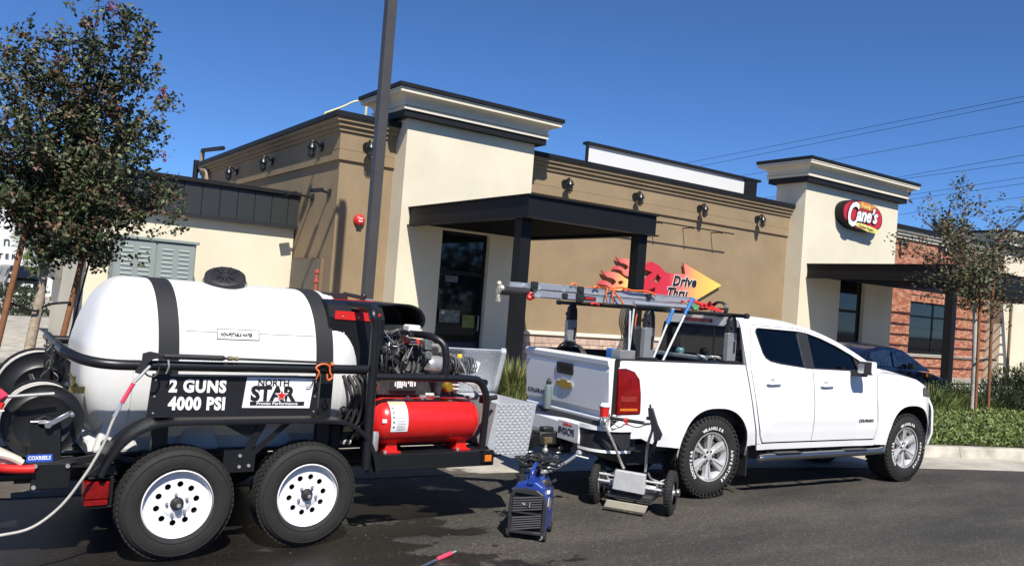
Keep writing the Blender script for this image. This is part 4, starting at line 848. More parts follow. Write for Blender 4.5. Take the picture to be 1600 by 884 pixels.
# ------------------------------------------------------------------ PRESSURE WASHER / BURNER
t = root('pressure_washer', (2.7, 5.9, .6), label='black hot water pressure washer with red striped burner cover behind the cage', cat='pressure washer')
q = MB()
q.prism([(5.60, 1.10), (5.60, 1.53), (5.66, 1.615), (5.78, 1.65), (6.2, 1.65), (6.32, 1.61), (6.38, 1.53), (6.38, 1.10)], 2.30, 2.74, 'yz'); q.build('burner_cover', 'black_paint', t, bevel=.006)
q = MB(); q.prism([(2.34, 1.515), (2.66, 1.51), (2.70, 1.57), (2.34, 1.575)], 5.592, 5.599); q.build('red_stripe', 'red', t)
q = MB(); q.prism([(2.40, 5.80), (2.74, 5.80), (2.80, 6.0), (2.45, 6.0)], 1.6515, 1.655, 'xy'); q.build('red_top_plate', 'red', t)
q = MB()
for x in (2.40, 2.52, 2.63): q.cyl((x, 5.592, 1.535), (x, 5.585, 1.535), .006, n=8)
q.build('rivet', 'chrome', t)
q = MB(); q.box(2.36, 2.56, 5.9, 6.0, 1.655, 1.70); q.obox((2.62, 5.92, 1.685), (.18, .03, .03), Matrix.Rotation(R(8), 3, 'Y')); q.ball((2.70, 5.92, 1.69), .025, 8); q.build('exhaust_flap', 'black_metal', t, bevel=.004)
# visor-like hood over the engine, open below
vis = [(2.74, 1.645), (2.86, 1.655), (2.96, 1.65), (3.03, 1.62), (3.07, 1.57), (3.075, 1.52), (3.06, 1.49)]
vo = [(p.x, p.y) for p in spline([(a, b, 0) for a, b in vis], 4)]; vi = [(a-.012, b-.014) for a, b in vo]
q = MB(); q.prism(vo+list(reversed(vi)), 5.60, 6.34); q.build('engine_hood', 'black_paint', t)
q = MB(); q.prism([(2.741, 1.50), (2.741, 1.63)]+[(a-.016, b-.018) for a, b in vo[6:]]+[(3.03, 1.47), (2.98, 1.50)], 6.0, 6.02); q.prism([(2.741, 1.11), (2.741, 1.50), (3.0, 1.50), (3.0, 1.11)], 6.03, 6.05); q.build('blackout_panel', 'black_metal', t)  # dark sheets added so the hollow under the hood reads black
q = MB(); q.box(2.36, 2.74, 5.66, 6.3, .62, 1.098); q.build('boiler_body', 'black_metal', t, bevel=.02)
q = MB(); q.box(2.76, 3.55, 6.25, 6.9, .60, 1.12); q.build('shade_block', 'black_metal', t, bevel=.02)  # bulk added behind the engine to throw shade on the gutter
q = MB(); q.box(2.75, 3.35, 5.62, 6.3, 1.06, 1.09); q.box(2.76, 3.4, 5.75, 6.2, .62, .7); q.build('engine_shelf', 'black_metal', t)
# dark engine bulk with many cast pieces
D('cast_metal', (0.42, 0.41, 0.39), 0.42, 0.85, 0.35, 30, bump=0.2, bscale=120); D('cast_dark', (0.05, 0.05, 0.052), 0.5, 0.3, 0.4, 30, bump=0.2, bscale=90)
e_ = root('petrol_engine', (2.95, 5.8, 1.09), label='small black and cast metal petrol engine with a red nameplate under the curved hood', cat='engine')
q = MB(); q.box(2.80, 3.02, 5.72, 6.0, 1.12, 1.40); q.cyl((2.82, 5.74, 1.28), (2.82, 5.99, 1.28), .10, n=20); q.build('crankcase', 'cast_dark', e_, bevel=.012)
q = MB(); q.lathe([(.001, -.03), (.05, -.032), (.10, -.02), (.115, .0), (.115, .05)], (2.86, 5.70, 1.32), (0, 1, 0), 28); q.build('fan_cover', 'black_plastic', e_)
q = MB()
for k in range(14): a = 2*math.pi*k/14; q.bar((2.86+.035*math.cos(a), 5.664, 1.32+.035*math.sin(a)), (2.86+.095*math.cos(a), 5.672, 1.32+.095*math.sin(a)), .006, .006)
q.build('grille_bar', 'cast_metal', e_)
q = MB(); q.prism(rr(2.955, 3.055, 1.43, 1.50, .015), 5.63, 5.74); q.prism(rr(2.95, 3.06, 1.405, 1.425, .008), 5.63, 5.74); q.build('top_cap', 'white_paint', e_, bevel=.004)
q = MB(); q.prism(rr(2.945, 3.055, 1.355, 1.395, .01), 5.625, 5.74); q.build('red_nameplate', 'red', e_); q = MB(); q.prism(rr(2.97, 3.03, 1.366, 1.384, .004), 5.618, 5.6245); q.build('nameplate_print', 'white_print', e_)
q = MB(); q.box(2.94, 3.06, 5.63, 5.76, 1.24, 1.345); q.build('air_filter', 'black_plastic', e_, bevel=.008)
rn = random.Random(3); q = MB(); q2 = MB()
for k in range(46):
    x = rn.uniform(2.66, 2.96); z = rn.uniform(1.14, 1.45); y = rn.uniform(5.56, 5.66); s = rn.uniform(.008, .022)
    mb_ = q if k % 2 else q2
    c = k % 4
    if c == 0: mb_.cyl((x, y, z), (x, y-.03, z), s, n=8)
    elif c == 1: mb_.obox((x, y, z), (s*2.6, s, s), Matrix.Rotation(rn.uniform(0, 3), 3, 'Y'))
    elif c == 2: mb_.tube([(x+s*1.5*math.cos(b), y, z+s*1.5*math.sin(b)) for b in [j*math.pi/5 for j in range(10)]], .003, 5, closed=True)
    else: mb_.tube(spline([(x, y, z), (x+rn.uniform(-.05, .05), y-.02, z+rn.uniform(-.05, .05)), (x+rn.uniform(-.08, .08), y, z+rn.uniform(-.09, .09))], 3), .004, 5)
tag(q.build('carburettor_fittings', 'cast_metal', e_), kind='stuff'); tag(q2.build('linkages', 'black_metal', e_), kind='stuff')
q = MB(); 
for k in range(2): q.prism(rr(2.965+k*.055, 3.0+k*.055, 1.15, 1.225, .006), 5.64, 5.70)
for k in range(7): q.box(2.95, 3.07, 5.70, 5.78, 1.14+k*.014, 1.147+k*.014)
q.build('cooling_fin', 'cast_metal', e_)
q = MB(); q.prism(rr(3.09, 3.15, 1.32, 1.39, .01), 5.60, 5.70); q.cyl((3.12, 5.7, 1.28), (3.12, 5.58, 1.28), .03, n=12); q.obox((3.07, 5.6, 1.20), (.03, .02, .14), Matrix.Rotation(R(25), 3, 'Y')); q.obox((3.03, 5.6, 1.17), (.02, .02, .10), Matrix.Rotation(R(35), 3, 'Y')); q.build('manifold', 'cast_metal', e_, bevel=.004)
q = MB(); q.box(3.08, 3.24, 5.64, 5.84, 1.14, 1.34); q.build('coil_box', 'cast_dark', e_, bevel=.01)
q = MB(); q.box(3.16, 3.28, 5.66, 5.8, 1.28, 1.36); q.build('muffler', mat('sandy_grey', (0.22, 0.21, 0.19), 0.7, 0, .3, 30), e_, bevel=.01)
q = MB(); q.box(2.78, 3.06, 5.72, 5.98, 1.40, 1.50); q.box(3.06, 3.12, 5.70, 5.95, 1.12, 1.30); q.cyl((2.70, 5.66, 1.22), (2.70, 5.60, 1.22), .05, n=16); q.cyl((2.76, 5.64, 1.42), (2.90, 5.64, 1.46), .022, n=10); q.build('shroud', 'black_plastic', e_, bevel=.008)
q = MB(); rn = random.Random(19)
for k in range(9): x = 2.64+.05*k; q.tube(spline([(x, 5.60, 1.12), (x+rn.uniform(-.04, .06), 5.57, 1.2+rn.uniform(-.03, .05)), (x+rn.uniform(-.05, .08), 5.60, 1.30+rn.uniform(-.05, .08))], 4), .008, 6)
tag(q.build('engine_hoses', 'hose_black', e_), kind='stuff')
p_ = root('compressor_pump', (3.27, 5.75, 1.09), label='finned grey compressor pump head behind the bent cage tube', cat='compressor')
q = MB(); q.lathe([(.001, -.10), (.05, -.10), (.07, -.07), (.075, .0), (.07, .06), (.05, .08), (.001, .08)], (3.22, 5.66, 1.20), (1, .3, 0), 22); q.build('filter_drum', 'steel', p_)
q = MB()
for k in range(6): q.lathe([(.001, 0), (.066, 0), (.068, .006), (.001, .006)], (3.30+k*.013, 5.66, 1.20), (1, 0, 0), 18)
q.box(3.25, 3.36, 5.64, 5.86, 1.10, 1.30); q.build('pump_body', 'cast_dark', p_)
q = MB(); q.tube(spline([(3.30, 5.6, 1.30), (3.34, 5.5, 1.26), (3.36, 5.42, 1.17), (3.33, 5.4, 1.13)], 4), .008, 6); q.build('pipe', 'cast_metal', p_)
g_ = root('small_pump', (3.47, 5.7, 1.0), label='little black pump with a yellow cap and pale caution tag at the trailer nose', cat='pump')
q = MB(); q.box(3.40, 3.58, 5.64, 5.82, 1.14, 1.26); q.cyl((3.44, 5.65, 1.2), (3.44, 5.58, 1.2), .045, n=16); q.build('body', 'cast_dark', g_, bevel=.01)
q = MB(); q.lathe([(.001, .03), (.022, .028), (.026, .015), (.026, 0)], (3.455, 5.68, 1.26), (0, 0, 1), 14); q.build('yellow_cap', 'yellow', g_)
q = MB(); q.obox((3.575, 5.62, 1.20), (.06, .004, .08), Matrix.Rotation(R(18), 3, 'Y')); q.build('caution_tag', 'white_print', g_)
q = MB()
for k in range(9): x = 3.36+.024*k; q.tube([(x, 5.60, 1.12+.03*math.sin(k)), (x+.01, 5.58, 1.20), (x, 5.6, 1.27+.02*math.cos(k*2))], .006, 5)
q.build('pipework', 'cast_metal', g_)
# under the bar: valves, boxes, gold gauge
v_ = root('pump_manifold', (3.0, 5.55, .97), label='row of valves and a gold oil gauge between the cage tube and the red receiver', cat='pump')
q = MB(); q.box(2.60, 3.40, 5.58, 5.75, .97, 1.10); q.build('housing', 'cast_dark', v_, bevel=.01)
q = MB(); q.prism([(2.80, 1.01), (2.82, 1.10), (3.04, 1.10), (3.02, 1.01)], 5.555, 5.575); q.build('control_box', 'black_plastic', v_, bevel=.004)
q = MB(); rn = random.Random(9)
for k in range(10): q.prism(rr(2.835+.018*k, 2.835+.018*k+rn.uniform(.007, .014), 1.03+rn.uniform(0, .035), 1.075+rn.uniform(0, .012), .002), 5.55, 5.554)
q.build('control_print', 'white_print', v_)
q = MB(); q.lathe([(.001, -.035), (.03, -.034), (.038, -.02), (.038, .02)], (3.27, 5.52, 1.045), (0, 1, 0), 20); q.build('gold_gauge', mat('gold_oil', (0.42, 0.24, 0.03), 0.3, 0.5, .2, 20), v_)
q = MB(); q.cyl((3.32, 5.53, 1.06), (3.36, 5.50, 1.06), .012, n=10); q.cyl((3.32, 5.53, 1.03), (3.36, 5.50, 1.03), .012, n=10); q.box(3.165, 3.185, 5.50, 5.53, 1.0, 1.08); q.cyl((3.08, 5.52, .985), (3.14, 5.50, .985), .02, n=10); q.build('valve', 'cast_metal', v_)
q = MB(); q.lathe([(.02, -.02), (.032, -.012), (.032, .012), (.02, .02)], (2.66, 5.53, 1.05), (0, 1, 0), 14); q.tube(spline([(2.60, 5.53, .99), (2.64, 5.51, 1.01), (2.66, 5.52, 1.05)], 3), .006, 5); q.build('brass_fitting', mat('brass', (0.5, 0.38, 0.14), 0.35, 0.9, .3, 30), v_)
q = MB()
for k in range(4): q.tube(spline([(3.34+.02*k, 5.45, 1.10), (3.42+.015*k, 5.42, 1.07), (3.45+.01*k, 5.40, .99), (3.40+.02*k, 5.42, .96)], 5), .006, 5)
q.build('braided_hose', 'steel', v_)
q = MB()
for k in range(5): q.tube(spline([(2.42+.04*k, 5.55, 1.12), (2.48+.03*k, 5.50, .95+.03*k), (2.40+.05*k, 5.52, .80), (2.45, 5.55, .66)], 5), .013, 6)
o_ = q.build('hose_bundle', 'hose_black'); tag(o_, 'black hoses hanging between the white tank and the red receiver', 'hose')
q = MB(); q.box(2.34, 2.42, 5.50, 5.6, .60, .78); q.ball((2.42, 5.5, .88), .03, 8); q.build('battery_box', 'black_plastic', v_, bevel=.01); q = MB(); q.obox((2.47, 5.50, .745), (.07, .004, .035)); q.build('battery_label', 'label_tan', v_)
q = MB(); q.cyl((2.56, 5.42, 1.12), (2.56, 5.42, 1.175), .012, n=8); q.box(2.545, 2.56, 5.40, 5.42, 1.08, 1.16); q.build('latch', 'chrome', v_)
# ------------------------------------------------------------------ DIAMOND PLATE TOOLBOX
D('tread_plate', (0.66, 0.68, 0.70), 0.35, 0.5, 0.2, 60)
t = root('toolbox', (3.85, 5.75, .5), label='bright diamond tread plate toolbox with raised lid at the trailer nose', cat='toolbox')
def plate(mb, P0, U, Vv, N, nu, nv, du, dv):
    """diamond bars, alternately tilted, 2.5 mm proud"""
    for i in range(nu):
        for j in range(nv):
            c = P0+U*((i+.5)*du)+Vv*((j+.5)*dv)+N*.001; s = 1 if (i+j) % 2 else -1
            d = (U*1.0+Vv*s*.75).normalized(); e = N.cross(d); L = du*.46; w = dv*.17
            a, b2, c2, d2 = c-d*L, c+e*w, c+d*L, c-e*w; tpt = c+N*.004
            mb.add([a, b2, c2, d2, tpt], [(0, 1, 4), (1, 2, 4), (2, 3, 4), (3, 0, 4)])
q = MB(); q.prism([(3.64, .56), (3.60, .60), (3.66, .935), (4.045, .93), (3.985, .505), (3.84, .50)], 5.40, 6.85); q.build('box_body', 'tread_plate', t, bevel=.003)
q = MB(); plate(q, Vector((3.665, 5.397, .53)), Vector((1, 0, 0)), Vector((0, 0, 1)), Vector((0, -1, 0)), 14, 17, .0235, .0235); tag(q.build('tread_pattern', 'tread_plate', t), kind='stuff')
lid0 = Vector((3.56, 6.12, .88)); Uv = Vector((1, .0, -.01)).normalized(); Lv = Vector((-.29, -.62, .76)).normalized(); Nn = Uv.cross(Lv).normalized()
q = MB(); a = lid0; b2 = lid0+Uv*.54; c = b2+Lv*.60; d = a+Lv*.60; q.add([a, b2, c, d, a-Nn*.012, b2-Nn*.012, c-Nn*.012, d-Nn*.012], [(0, 1, 2, 3), (7, 6, 5, 4), (0, 4, 5, 1), (1, 5, 6, 2), (2, 6, 7, 3), (3, 7, 4, 0)])
q.build('lid', 'tread_plate', t)
q = MB(); plate(q, lid0, Uv, Lv, Nn, 22, 24, .0245, .0249); tag(q.build('lid_pattern', 'tread_plate', t), kind='stuff')
q = MB(); q.bar(b2-Nn*.006, c-Nn*.006, .04, .05); q.build('lid_edge', 'tread_plate', t)
q = MB(); q.tube([(3.55, 5.36, .98), (3.62, 5.36, .99)], .02, 8); q.box(3.50, 3.56, 5.34, 5.42, .94, 1.0); q.build('lid_latch', 'black_metal', t)
# ------------------------------------------------------------------ HOSE REELS
D('reel_black', (0.010, 0.0105, 0.012), 0.42, 0, 0.15, 6)
def reel(cx, cy, cz, r, label, sticker_, grey=True):
    t = root('hose_reel', (cx, cy, .58), label=label, cat='hose reel', group='hose reels at the trailer tail')
    for yy, s in ((cy, -1), (cy+.30, 1)):
        q = MB(); q.lathe([(.03, 0), (.10, 0), (.14, .006), (.155, .016), (.17, .006), (r-.012, .0), (r, .006), (r+.004, -.004), (r-.002, -.014), (.03, -.012)], (cx, yy, cz), (0, s, 0), 48); q.build('flange', 'reel_black', t)
    q = MB(); n = 9
    for j in range(3):
        for k in range(n-1):
            yy = cy+.025+.25*(k+.5*(j % 2))/(n-1); rr_ = r-.06+j*.022 - .006*((k*7) % 3)
            q.tube([(cx+rr_*math.cos(a), yy, cz+rr_*math.sin(a)) for a in [2*math.pi*i/30 for i in range(30)]], .0125, 7, closed=True)
    q.build('wound_hose', 'hose_grey' if grey else 'hose_black', t)
    q = MB(); q.cyl((cx, cy-.05, cz), (cx, cy+.36, cz), .03, n=14); q.cyl((cx, cy+.01, cz), (cx, cy+.29, cz), .09, n=20); q.build('drum', 'reel_black', t)
    st = MB(); st.prism([(cx-.075, .60), (cx+.105, .60), (cx+.085, cz+.02), (cx+.0, cz+.045), (cx-.05, cz+.02)], cy-.05, cy-.035); st.box(cx-.10, cx+.11, cy-.05, cy+.4, .585, .60); st.prism([(cx-.07, .60), (cx+.07, .60), (cx+.04, cz), (cx-.04, cz)], cy+.34, cy+.355)
    b_ = st.build('stand', 'reel_black', t, bevel=.004)
    if sticker_:
        q = MB(); q.prism([(cx-.074, .602), (cx+.062, .602), (cx+.058, .646), (cx-.070, .646)], cy-.0535, cy-.0505); q.build('blue_sticker', 'blue', b_)
        q = MB(); q.text('COXREELS', .030, (cx-.065, cy-.0537, .617), (1, 0, 0), (0, 0, 1), .001, bold=.03, sx=.80); q.build('sticker_lettering', 'white_print', b_)
    q = MB(); q.bar((cx+.02, cy-.075, cz-.005), (cx+.125, cy-.085, cz+.06), .014, .030); q.cyl((cx+.02, cy-.02, cz-.005), (cx+.02, cy-.09, cz-.005), .02, n=12); q.cyl((cx+.128, cy-.07, cz+.063), (cx+.128, cy-.17, cz+.063), .013, n=10); q.build('crank', 'aluminium', t, bevel=.003)
    q = MB(); q.box(cx-.03, cx+.01, cy-.065, cy-.05, cz+.0, cz+.02); q.cyl((cx-.07, cy-.055, cz+.01), (cx+.05, cy-.055, cz+.01), .006, n=6); q.build('brake_pin', 'steel', t)
    return t
reel(.565, 5.52, .825, .213, 'black hose reel with silver crank and blue sticker at the near tail corner', True)
reel(.60, 6.18, .92, .25, 'larger black hose reel standing behind the one with the blue sticker', False)
reel(.20, 6.02, .80, .24, 'black hose reel at the far left edge wound with grey hose', False)
q = MB()
for y0_, y1_ in ((5.45, 5.66), (5.80, 5.90), (6.1, 6.5)): q.box(-.3, .95, y0_, y1_, .565, .583)
q.box(.43, .50, 5.45, 6.85, .55, .564)
tag(q.build('tail_deck', 'trailer_black', T), kind='stuff')
# pink / red sprayer piece at the left edge, with its wand, and the red base
t = root('red_spray_gun', (.25, 5.4, .95), label='red spray gun with a grey wand resting on the reels at the left edge', cat='spray gun')
D('pink_red', (0.75, 0.06, 0.12), 0.35, 0, 0.1, 8)
q = MB(); q.prism([(.10, 1.03), (.33, 1.035), (.375, .995), (.33, .965), (.10, .965)], 5.36, 5.44); q.build('gun_body', 'pink_red', t, bevel=.012)
q = MB(); q.prism([(.10, .958), (.36, .958), (.345, .915), (.10, .91)], 5.365, 5.435); q.build('gun_base', 'red', t, bevel=.008); q = MB(); q.box(.2, .355, 5.36, 5.366, .912, .92); q.build('gun_stripe', 'white_print', t)
q = MB(); q.tube([(.36, 5.42, .985), (.60, 5.44, 1.0)], .010, 8); q.build('wand', 'steel', t)
t = root('red_tray', (.3, 5.42, .56), label='curved red plastic tray on the tail tube at the left edge', cat='tray')
q = MB(); q.tube(spline([(.05, 5.40, .63), (.30, 5.40, .61), (.38, 5.40, .588), (.47, 5.40, .578), (.53, 5.40, .578)], 5), .026, 10); q.build('rim', 'red', t)
q = MB(); q.tube(spline([(.30, 5.42, .66), (.36, 5.42, .66), (.42, 5.42, .64), (.47, 5.42, .61)], 4), .02, 8); q.prism([(.28, .62), (.28, .69), (.36, .69), (.47, .63), (.47, .60)], 5.43, 5.5); q.build('pale_insert', mat('pale_plastic', (.6, .57, .48), .6), t)
# ------------------------------------------------------------------ SPRAY GUNS ON THE RAIL
t = root('pressure_gun', (1.25, 5.26, 1.22), label='black pressure washer gun lying along the top of the guard rail', cat='spray gun')
q = MB(); q.prism([(1.02, 1.262), (1.06, 1.275), (1.13, 1.262), (1.14, 1.238), (1.08, 1.232), (1.05, 1.20), (1.02, 1.14), (.985, 1.15), (1.02, 1.225)], 5.235, 5.262); q.build('gun_body', 'black_plastic', t, bevel=.004)
q = MB(); q.lathe([(.001, 0), (.016, .004)]+[(.0155+.0025*(k % 2), .012+.34*k/36) for k in range(37)]+[(.012, .36), (.001, .362)], (1.135, 5.25, 1.249), (1, 0, -.01), 12); q.build('grip', 'black_plastic', t)
q = MB(); q.tube([(1.49, 5.25, 1.245), (2.19, 5.25, 1.233)], .0075, 8); q.build('lance', 'black_metal', t)
q = MB(); q.cyl((1.515, 5.25, 1.245), (1.545, 5.25, 1.245), .014, n=8); q.cyl((1.555, 5.25, 1.244), (1.58, 5.25, 1.244), .012, n=8); q.build('coupling', mat('brass_dull', (.3, .24, .13), .4, .8, .3, 40), t)
q = MB(); q.tube(spline([(1.03, 5.24, 1.16), (1.055, 5.235, 1.135), (1.09, 5.235, 1.13), (1.115, 5.24, 1.16), (1.11, 5.24, 1.21)], 4), .006, 6); q.build('trigger_guard', 'black_plastic', t)
t = root('red_grip_lance', (.98, 5.24, 1.0), label='lance with a red ribbed grip hanging from the guard rail, grey hose attached', cat='spray gun')
q = MB(); q.tube([(1.065, 5.24, 1.19), (.985, 5.235, 1.095)], .010, 8); q.build('rod', 'steel', t)
q = MB(); a_ = Vector((.982, 5.235, 1.09)); b_ = Vector((.928, 5.235, .975)); dv = (b_-a_).normalized(); L_ = (b_-a_).length
q.lathe([(.001, 0)]+[(.011+.003*(k % 2), L_*k/26) for k in range(27)]+[(.001, L_)], a_, dv, 10); q.build('red_grip', 'pink_red', t)
q = MB(); q.cyl(b_, b_+dv*.09, .008, n=8); q.build('hose_end', 'chrome', t)
q = MB(); hp = [(.922, 5.235, .955), (.885, 5.235, .86), (.852, 5.23, .745), (.81, 5.23, .65), (.764, 5.23, .560), (.663, 5.24, .40), (.531, 5.25, .288), (.382, 5.26, .255), (.2, 5.28, .24), (-.1, 5.3, .20), (-.6, 5.4, .06), (-1.1, 5.6, .012)]
q.tube(spline(hp, 8), .0085, 10); tag(q.build('grey_hose', 'hose_grey'), 'grey pressure hose curving from the red grip down to the asphalt', 'hose')
q = MB(); q.tube(spline([(1.165, 5.25, 1.23), (1.17, 5.24, 1.19), (1.165, 5.25, 1.16)], 4), .006, 6); q.tube([(1.165, 5.25, 1.158), (1.158, 5.25, 1.145)], .004, 5); tag(q.build('wire_hook', 'steel'), 'thin wire hook on the guard rail by the black sign board', 'hook')
rn = random.Random(5); q = MB()
q.tube(spline([(2.10, 5.25, 1.12), (2.11, 5.23, 1.17), (2.09, 5.24, 1.20), (2.13, 5.24, 1.225), (2.18, 5.24, 1.215), (2.19, 5.24, 1.17), (2.21, 5.24, 1.14), (2.18, 5.24, 1.12), (2.17, 5.24, 1.16)], 5), .006, 6); q.ball((2.205, 5.25, 1.225), .014, 8)
tag(q.build('orange_rope', 'orange'), 'short orange tie rope knotted on the guard rail above the white plate', 'rope')
q = MB(); q.tube(spline([(2.10, 5.30, 1.125), (2.10, 5.3, 1.10), (2.085, 5.305, 1.07), (2.06, 5.31, 1.06)], 4), .003, 5); tag(q.build('thin_string', 'black_print'), 'thin dark string dangling over the white plate of the trailer sign', 'string')
# things tucked behind the tail: valve cluster, chain
q = MB(); rn = random.Random(2)
for k in range(20): x = rn.uniform(.52, .68); z = rn.uniform(.95, 1.2); q.tube(spline([(x, 5.9, z), (x+rn.uniform(-.04, .04), 5.88, z+.05), (x+rn.uniform(-.05, .05), 5.92, z+.1)], 3), .006, 5)
o = q.build('swivel_fittings', 'cast_dark'); tag(o, 'cluster of dark hose fittings behind the tail of the white tank', 'fittings')
q = MB(); q.box(.70, .78, 5.60, 5.66, .98, 1.02); q.cyl((.72, 5.63, 1.0), (.72, 5.63, 1.08), .012, n=8); q.tube([(.74, 5.62, 1.02), (.69, 5.62, 1.10)], .008, 6); tag(q.build('brass_valve', 'brass'), 'small brass valve beside the left end of the white tank', 'valve')
# red wand lying on the asphalt
t = root('ground_wand', (2.86, 4.74, 0), label='pressure lance with red grip lying on the asphalt at the bottom edge', cat='spray gun')
q = MB(); q.tube([(2.50, 4.55, .012), (2.83, 4.73, .014)], .0085, 8); q.build('rod', 'aluminium', t)
a_ = Vector((2.83, 4.73, .016)); b_ = Vector((2.975, 4.80, .018)); dv = (b_-a_).normalized(); L_ = (b_-a_).length
q = MB(); q.lathe([(.001, 0)]+[(.012+.003*(k % 2), L_*k/22) for k in range(23)]+[(.001, L_)], a_, dv, 10); q.build('red_grip', 'pink_red', t); q = MB(); q.cyl(b_, b_+dv*.05, .008, n=8); q.build('hose_end', 'chrome', t)
# =================================================================== PICKUP TRUCK (local frame: x forward from tailgate, y inward from the near side)
TF = Matrix.Translation(Vector((4.97, 5.49, 0))) @ Matrix.Rotation(R(-2.2), 4, 'Z')
FRAME[0] = TF
TW = 1.41
D('truck_white', (0.84, 0.84, 0.84), 0.3, 0, 0.01, 2, coat=0.35)
D('tint_glass', (0.010, 0.012, 0.016), 0.03, 0, 0, spec=0.7)
D('blue_glass', (0.012, 0.020, 0.034), 0.03, 0, 0, spec=0.8)
D('alloy', (0.70, 0.69, 0.68), 0.30, 0.45, 0.06, 12)
D('rack_silver', (0.42, 0.42, 0.41), 0.42, 0.6, 0.12, 10)
D('groove', (0.008, 0.008, 0.008), 0.8, 0, 0)
D('gold_badge', (0.55, 0.36, 0.08), 0.35, 0.5, 0.3, 40)
K = root('pickup_truck', (2.6, .75, 0), label='white four door pickup truck with a ladder rack seen from its rear quarter', cat='pickup truck')
def sstep(a, b, x): t = max(0, min(1, (x-a)/(b-a))); return t*t*(3-2*t)
ARC = ((1.255, .405, .455, .468), (4.44, .40, .435, .495))
def ysurf(x, z):
    y = 0.0
    if z < .65: y += (.65-z)*.16
    if z > .92: y += (z-.92)**1.3*.13
    y += .011*(1-sstep(.695, .73, z))*sstep(1.95, 2.1, x)*(1-sstep(3.45, 3.62, x))
    for (xc, zc, a, b) in ARC:
        d = (abs((x-xc)/a)**2.5+abs((z-zc)/b)**2.5)**.4; y -= .034*math.exp(-((d-1.02)/.15)**2) if z > .3 else 0
    if x < .05: y += .032*(1-math.sqrt(max(0, 1-((.05-x)/.052)**2)))
    if x > 4.55: y += ((x-4.55)/.6)**2*.20
    return y
def arch(i, z0, rev=False):
    xc, zc, a, b = ARC[i]; out = []
    for k in range(33):
        t = math.pi*k/32; c, s = math.cos(t), math.sin(t)
        out.append((xc+a*math.copysign(abs(c)**.8, c), zc+b*abs(s)**.8))
    out = [(out[0][0], z0)]+out+[(out[-1][0], z0)]
    return out
def side_panel(name, outline, parent, m='truck_white', th=.018, fx=None):
    res = []
    for far_ in (False, True):
        b = bmesh.new(); vv = [b.verts.new((p[0], 0, p[1])) for p in outline]; b.faces.new(vv)
        xs_ = [p[0] for p in outline]; zs_ = [p[1] for p in outline]
        x = math.floor(min(xs_)/.05)*.05+.05
        while x < max(xs_): bmesh.ops.bisect_plane(b, geom=b.verts[:]+b.edges[:]+b.faces[:], plane_co=(x, 0, 0), plane_no=(1, 0, 0), dist=1e-5); x += .05
        z = math.floor(min(zs_)/.04)*.04+.04
        while z < max(zs_): bmesh.ops.bisect_plane(b, geom=b.verts[:]+b.edges[:]+b.faces[:], plane_co=(0, 0, z), plane_no=(0, 0, 1), dist=1e-5); z += .04
        bmesh.ops.triangulate(b, faces=[f for f in b.faces if len(f.verts) > 4]); b.verts.index_update()
        be = [(e.verts[0].index, e.verts[1].index) for e in b.edges if e.is_boundary]
        vs_ = []
        for v in b.verts: y = ysurf(v.co.x, v.co.z); vs_.append((v.co.x, TW-y if far_ else y, v.co.z))
        n = len(vs_); inn = [(v[0], v[1]+(-th if far_ else th), v[2]) for v in vs_]
        fs_ = [tuple(v.index for v in f.verts) for f in b.faces]; b.free()
        q = MB(); q.add(vs_+inn, fs_+[tuple(i+n for i in reversed(f)) for f in fs_]+[(a_, b_, b_+n, a_+n) for a_, b_ in be], True)
        res.append(q.build(name, m, parent, ang=32))
    return res
bedp = side_panel('bed_side', [(0.002, 1.29), (1.655, 1.29), (1.74, .95), (1.865, .50)]+arch(0, .50)+[(.55, .52), (.33, .60), (.33, .735), (0.002, .765), (0.002, .812), (.296, .815), (.292, 1.0), (.277, 1.13), (.22, 1.195), (.12, 1.222), (0.002, 1.218)], K)
side_panel('cab_corner', [(1.672, 1.285), (1.728, 1.285), (1.80, .95), (1.895, .60), (1.955, .508), (1.885, .508), (1.755, .95)], K)
dr_ = side_panel('rear_door', [(1.738, 1.272), (2.685, 1.260), (2.725, .62), (2.722, .522), (1.972, .522), (1.915, .60), (1.81, .95)], K)
df_ = side_panel('front_door', [(2.697, 1.260), (3.80, 1.250), (3.795, .95), (3.825, .70), (3.80, .522), (2.735, .522), (2.737, .62)], K)
side_panel('rocker_panel', [(1.965, .505), (3.835, .505), (3.835, .445), (1.90, .445), (1.885, .50)], K)
fn_ = side_panel('front_fender', [(3.812, 1.250), (3.88, 1.268), (4.20, 1.25), (4.55, 1.195), (4.80, 1.11), (4.93, .99), (5.02, .84), (5.05, .66), (5.02, .45), (4.90, .43)]+arch(1, .45)+[(3.845, .45), (3.815, .522), (3.84, .70), (3.81, .95)], K)
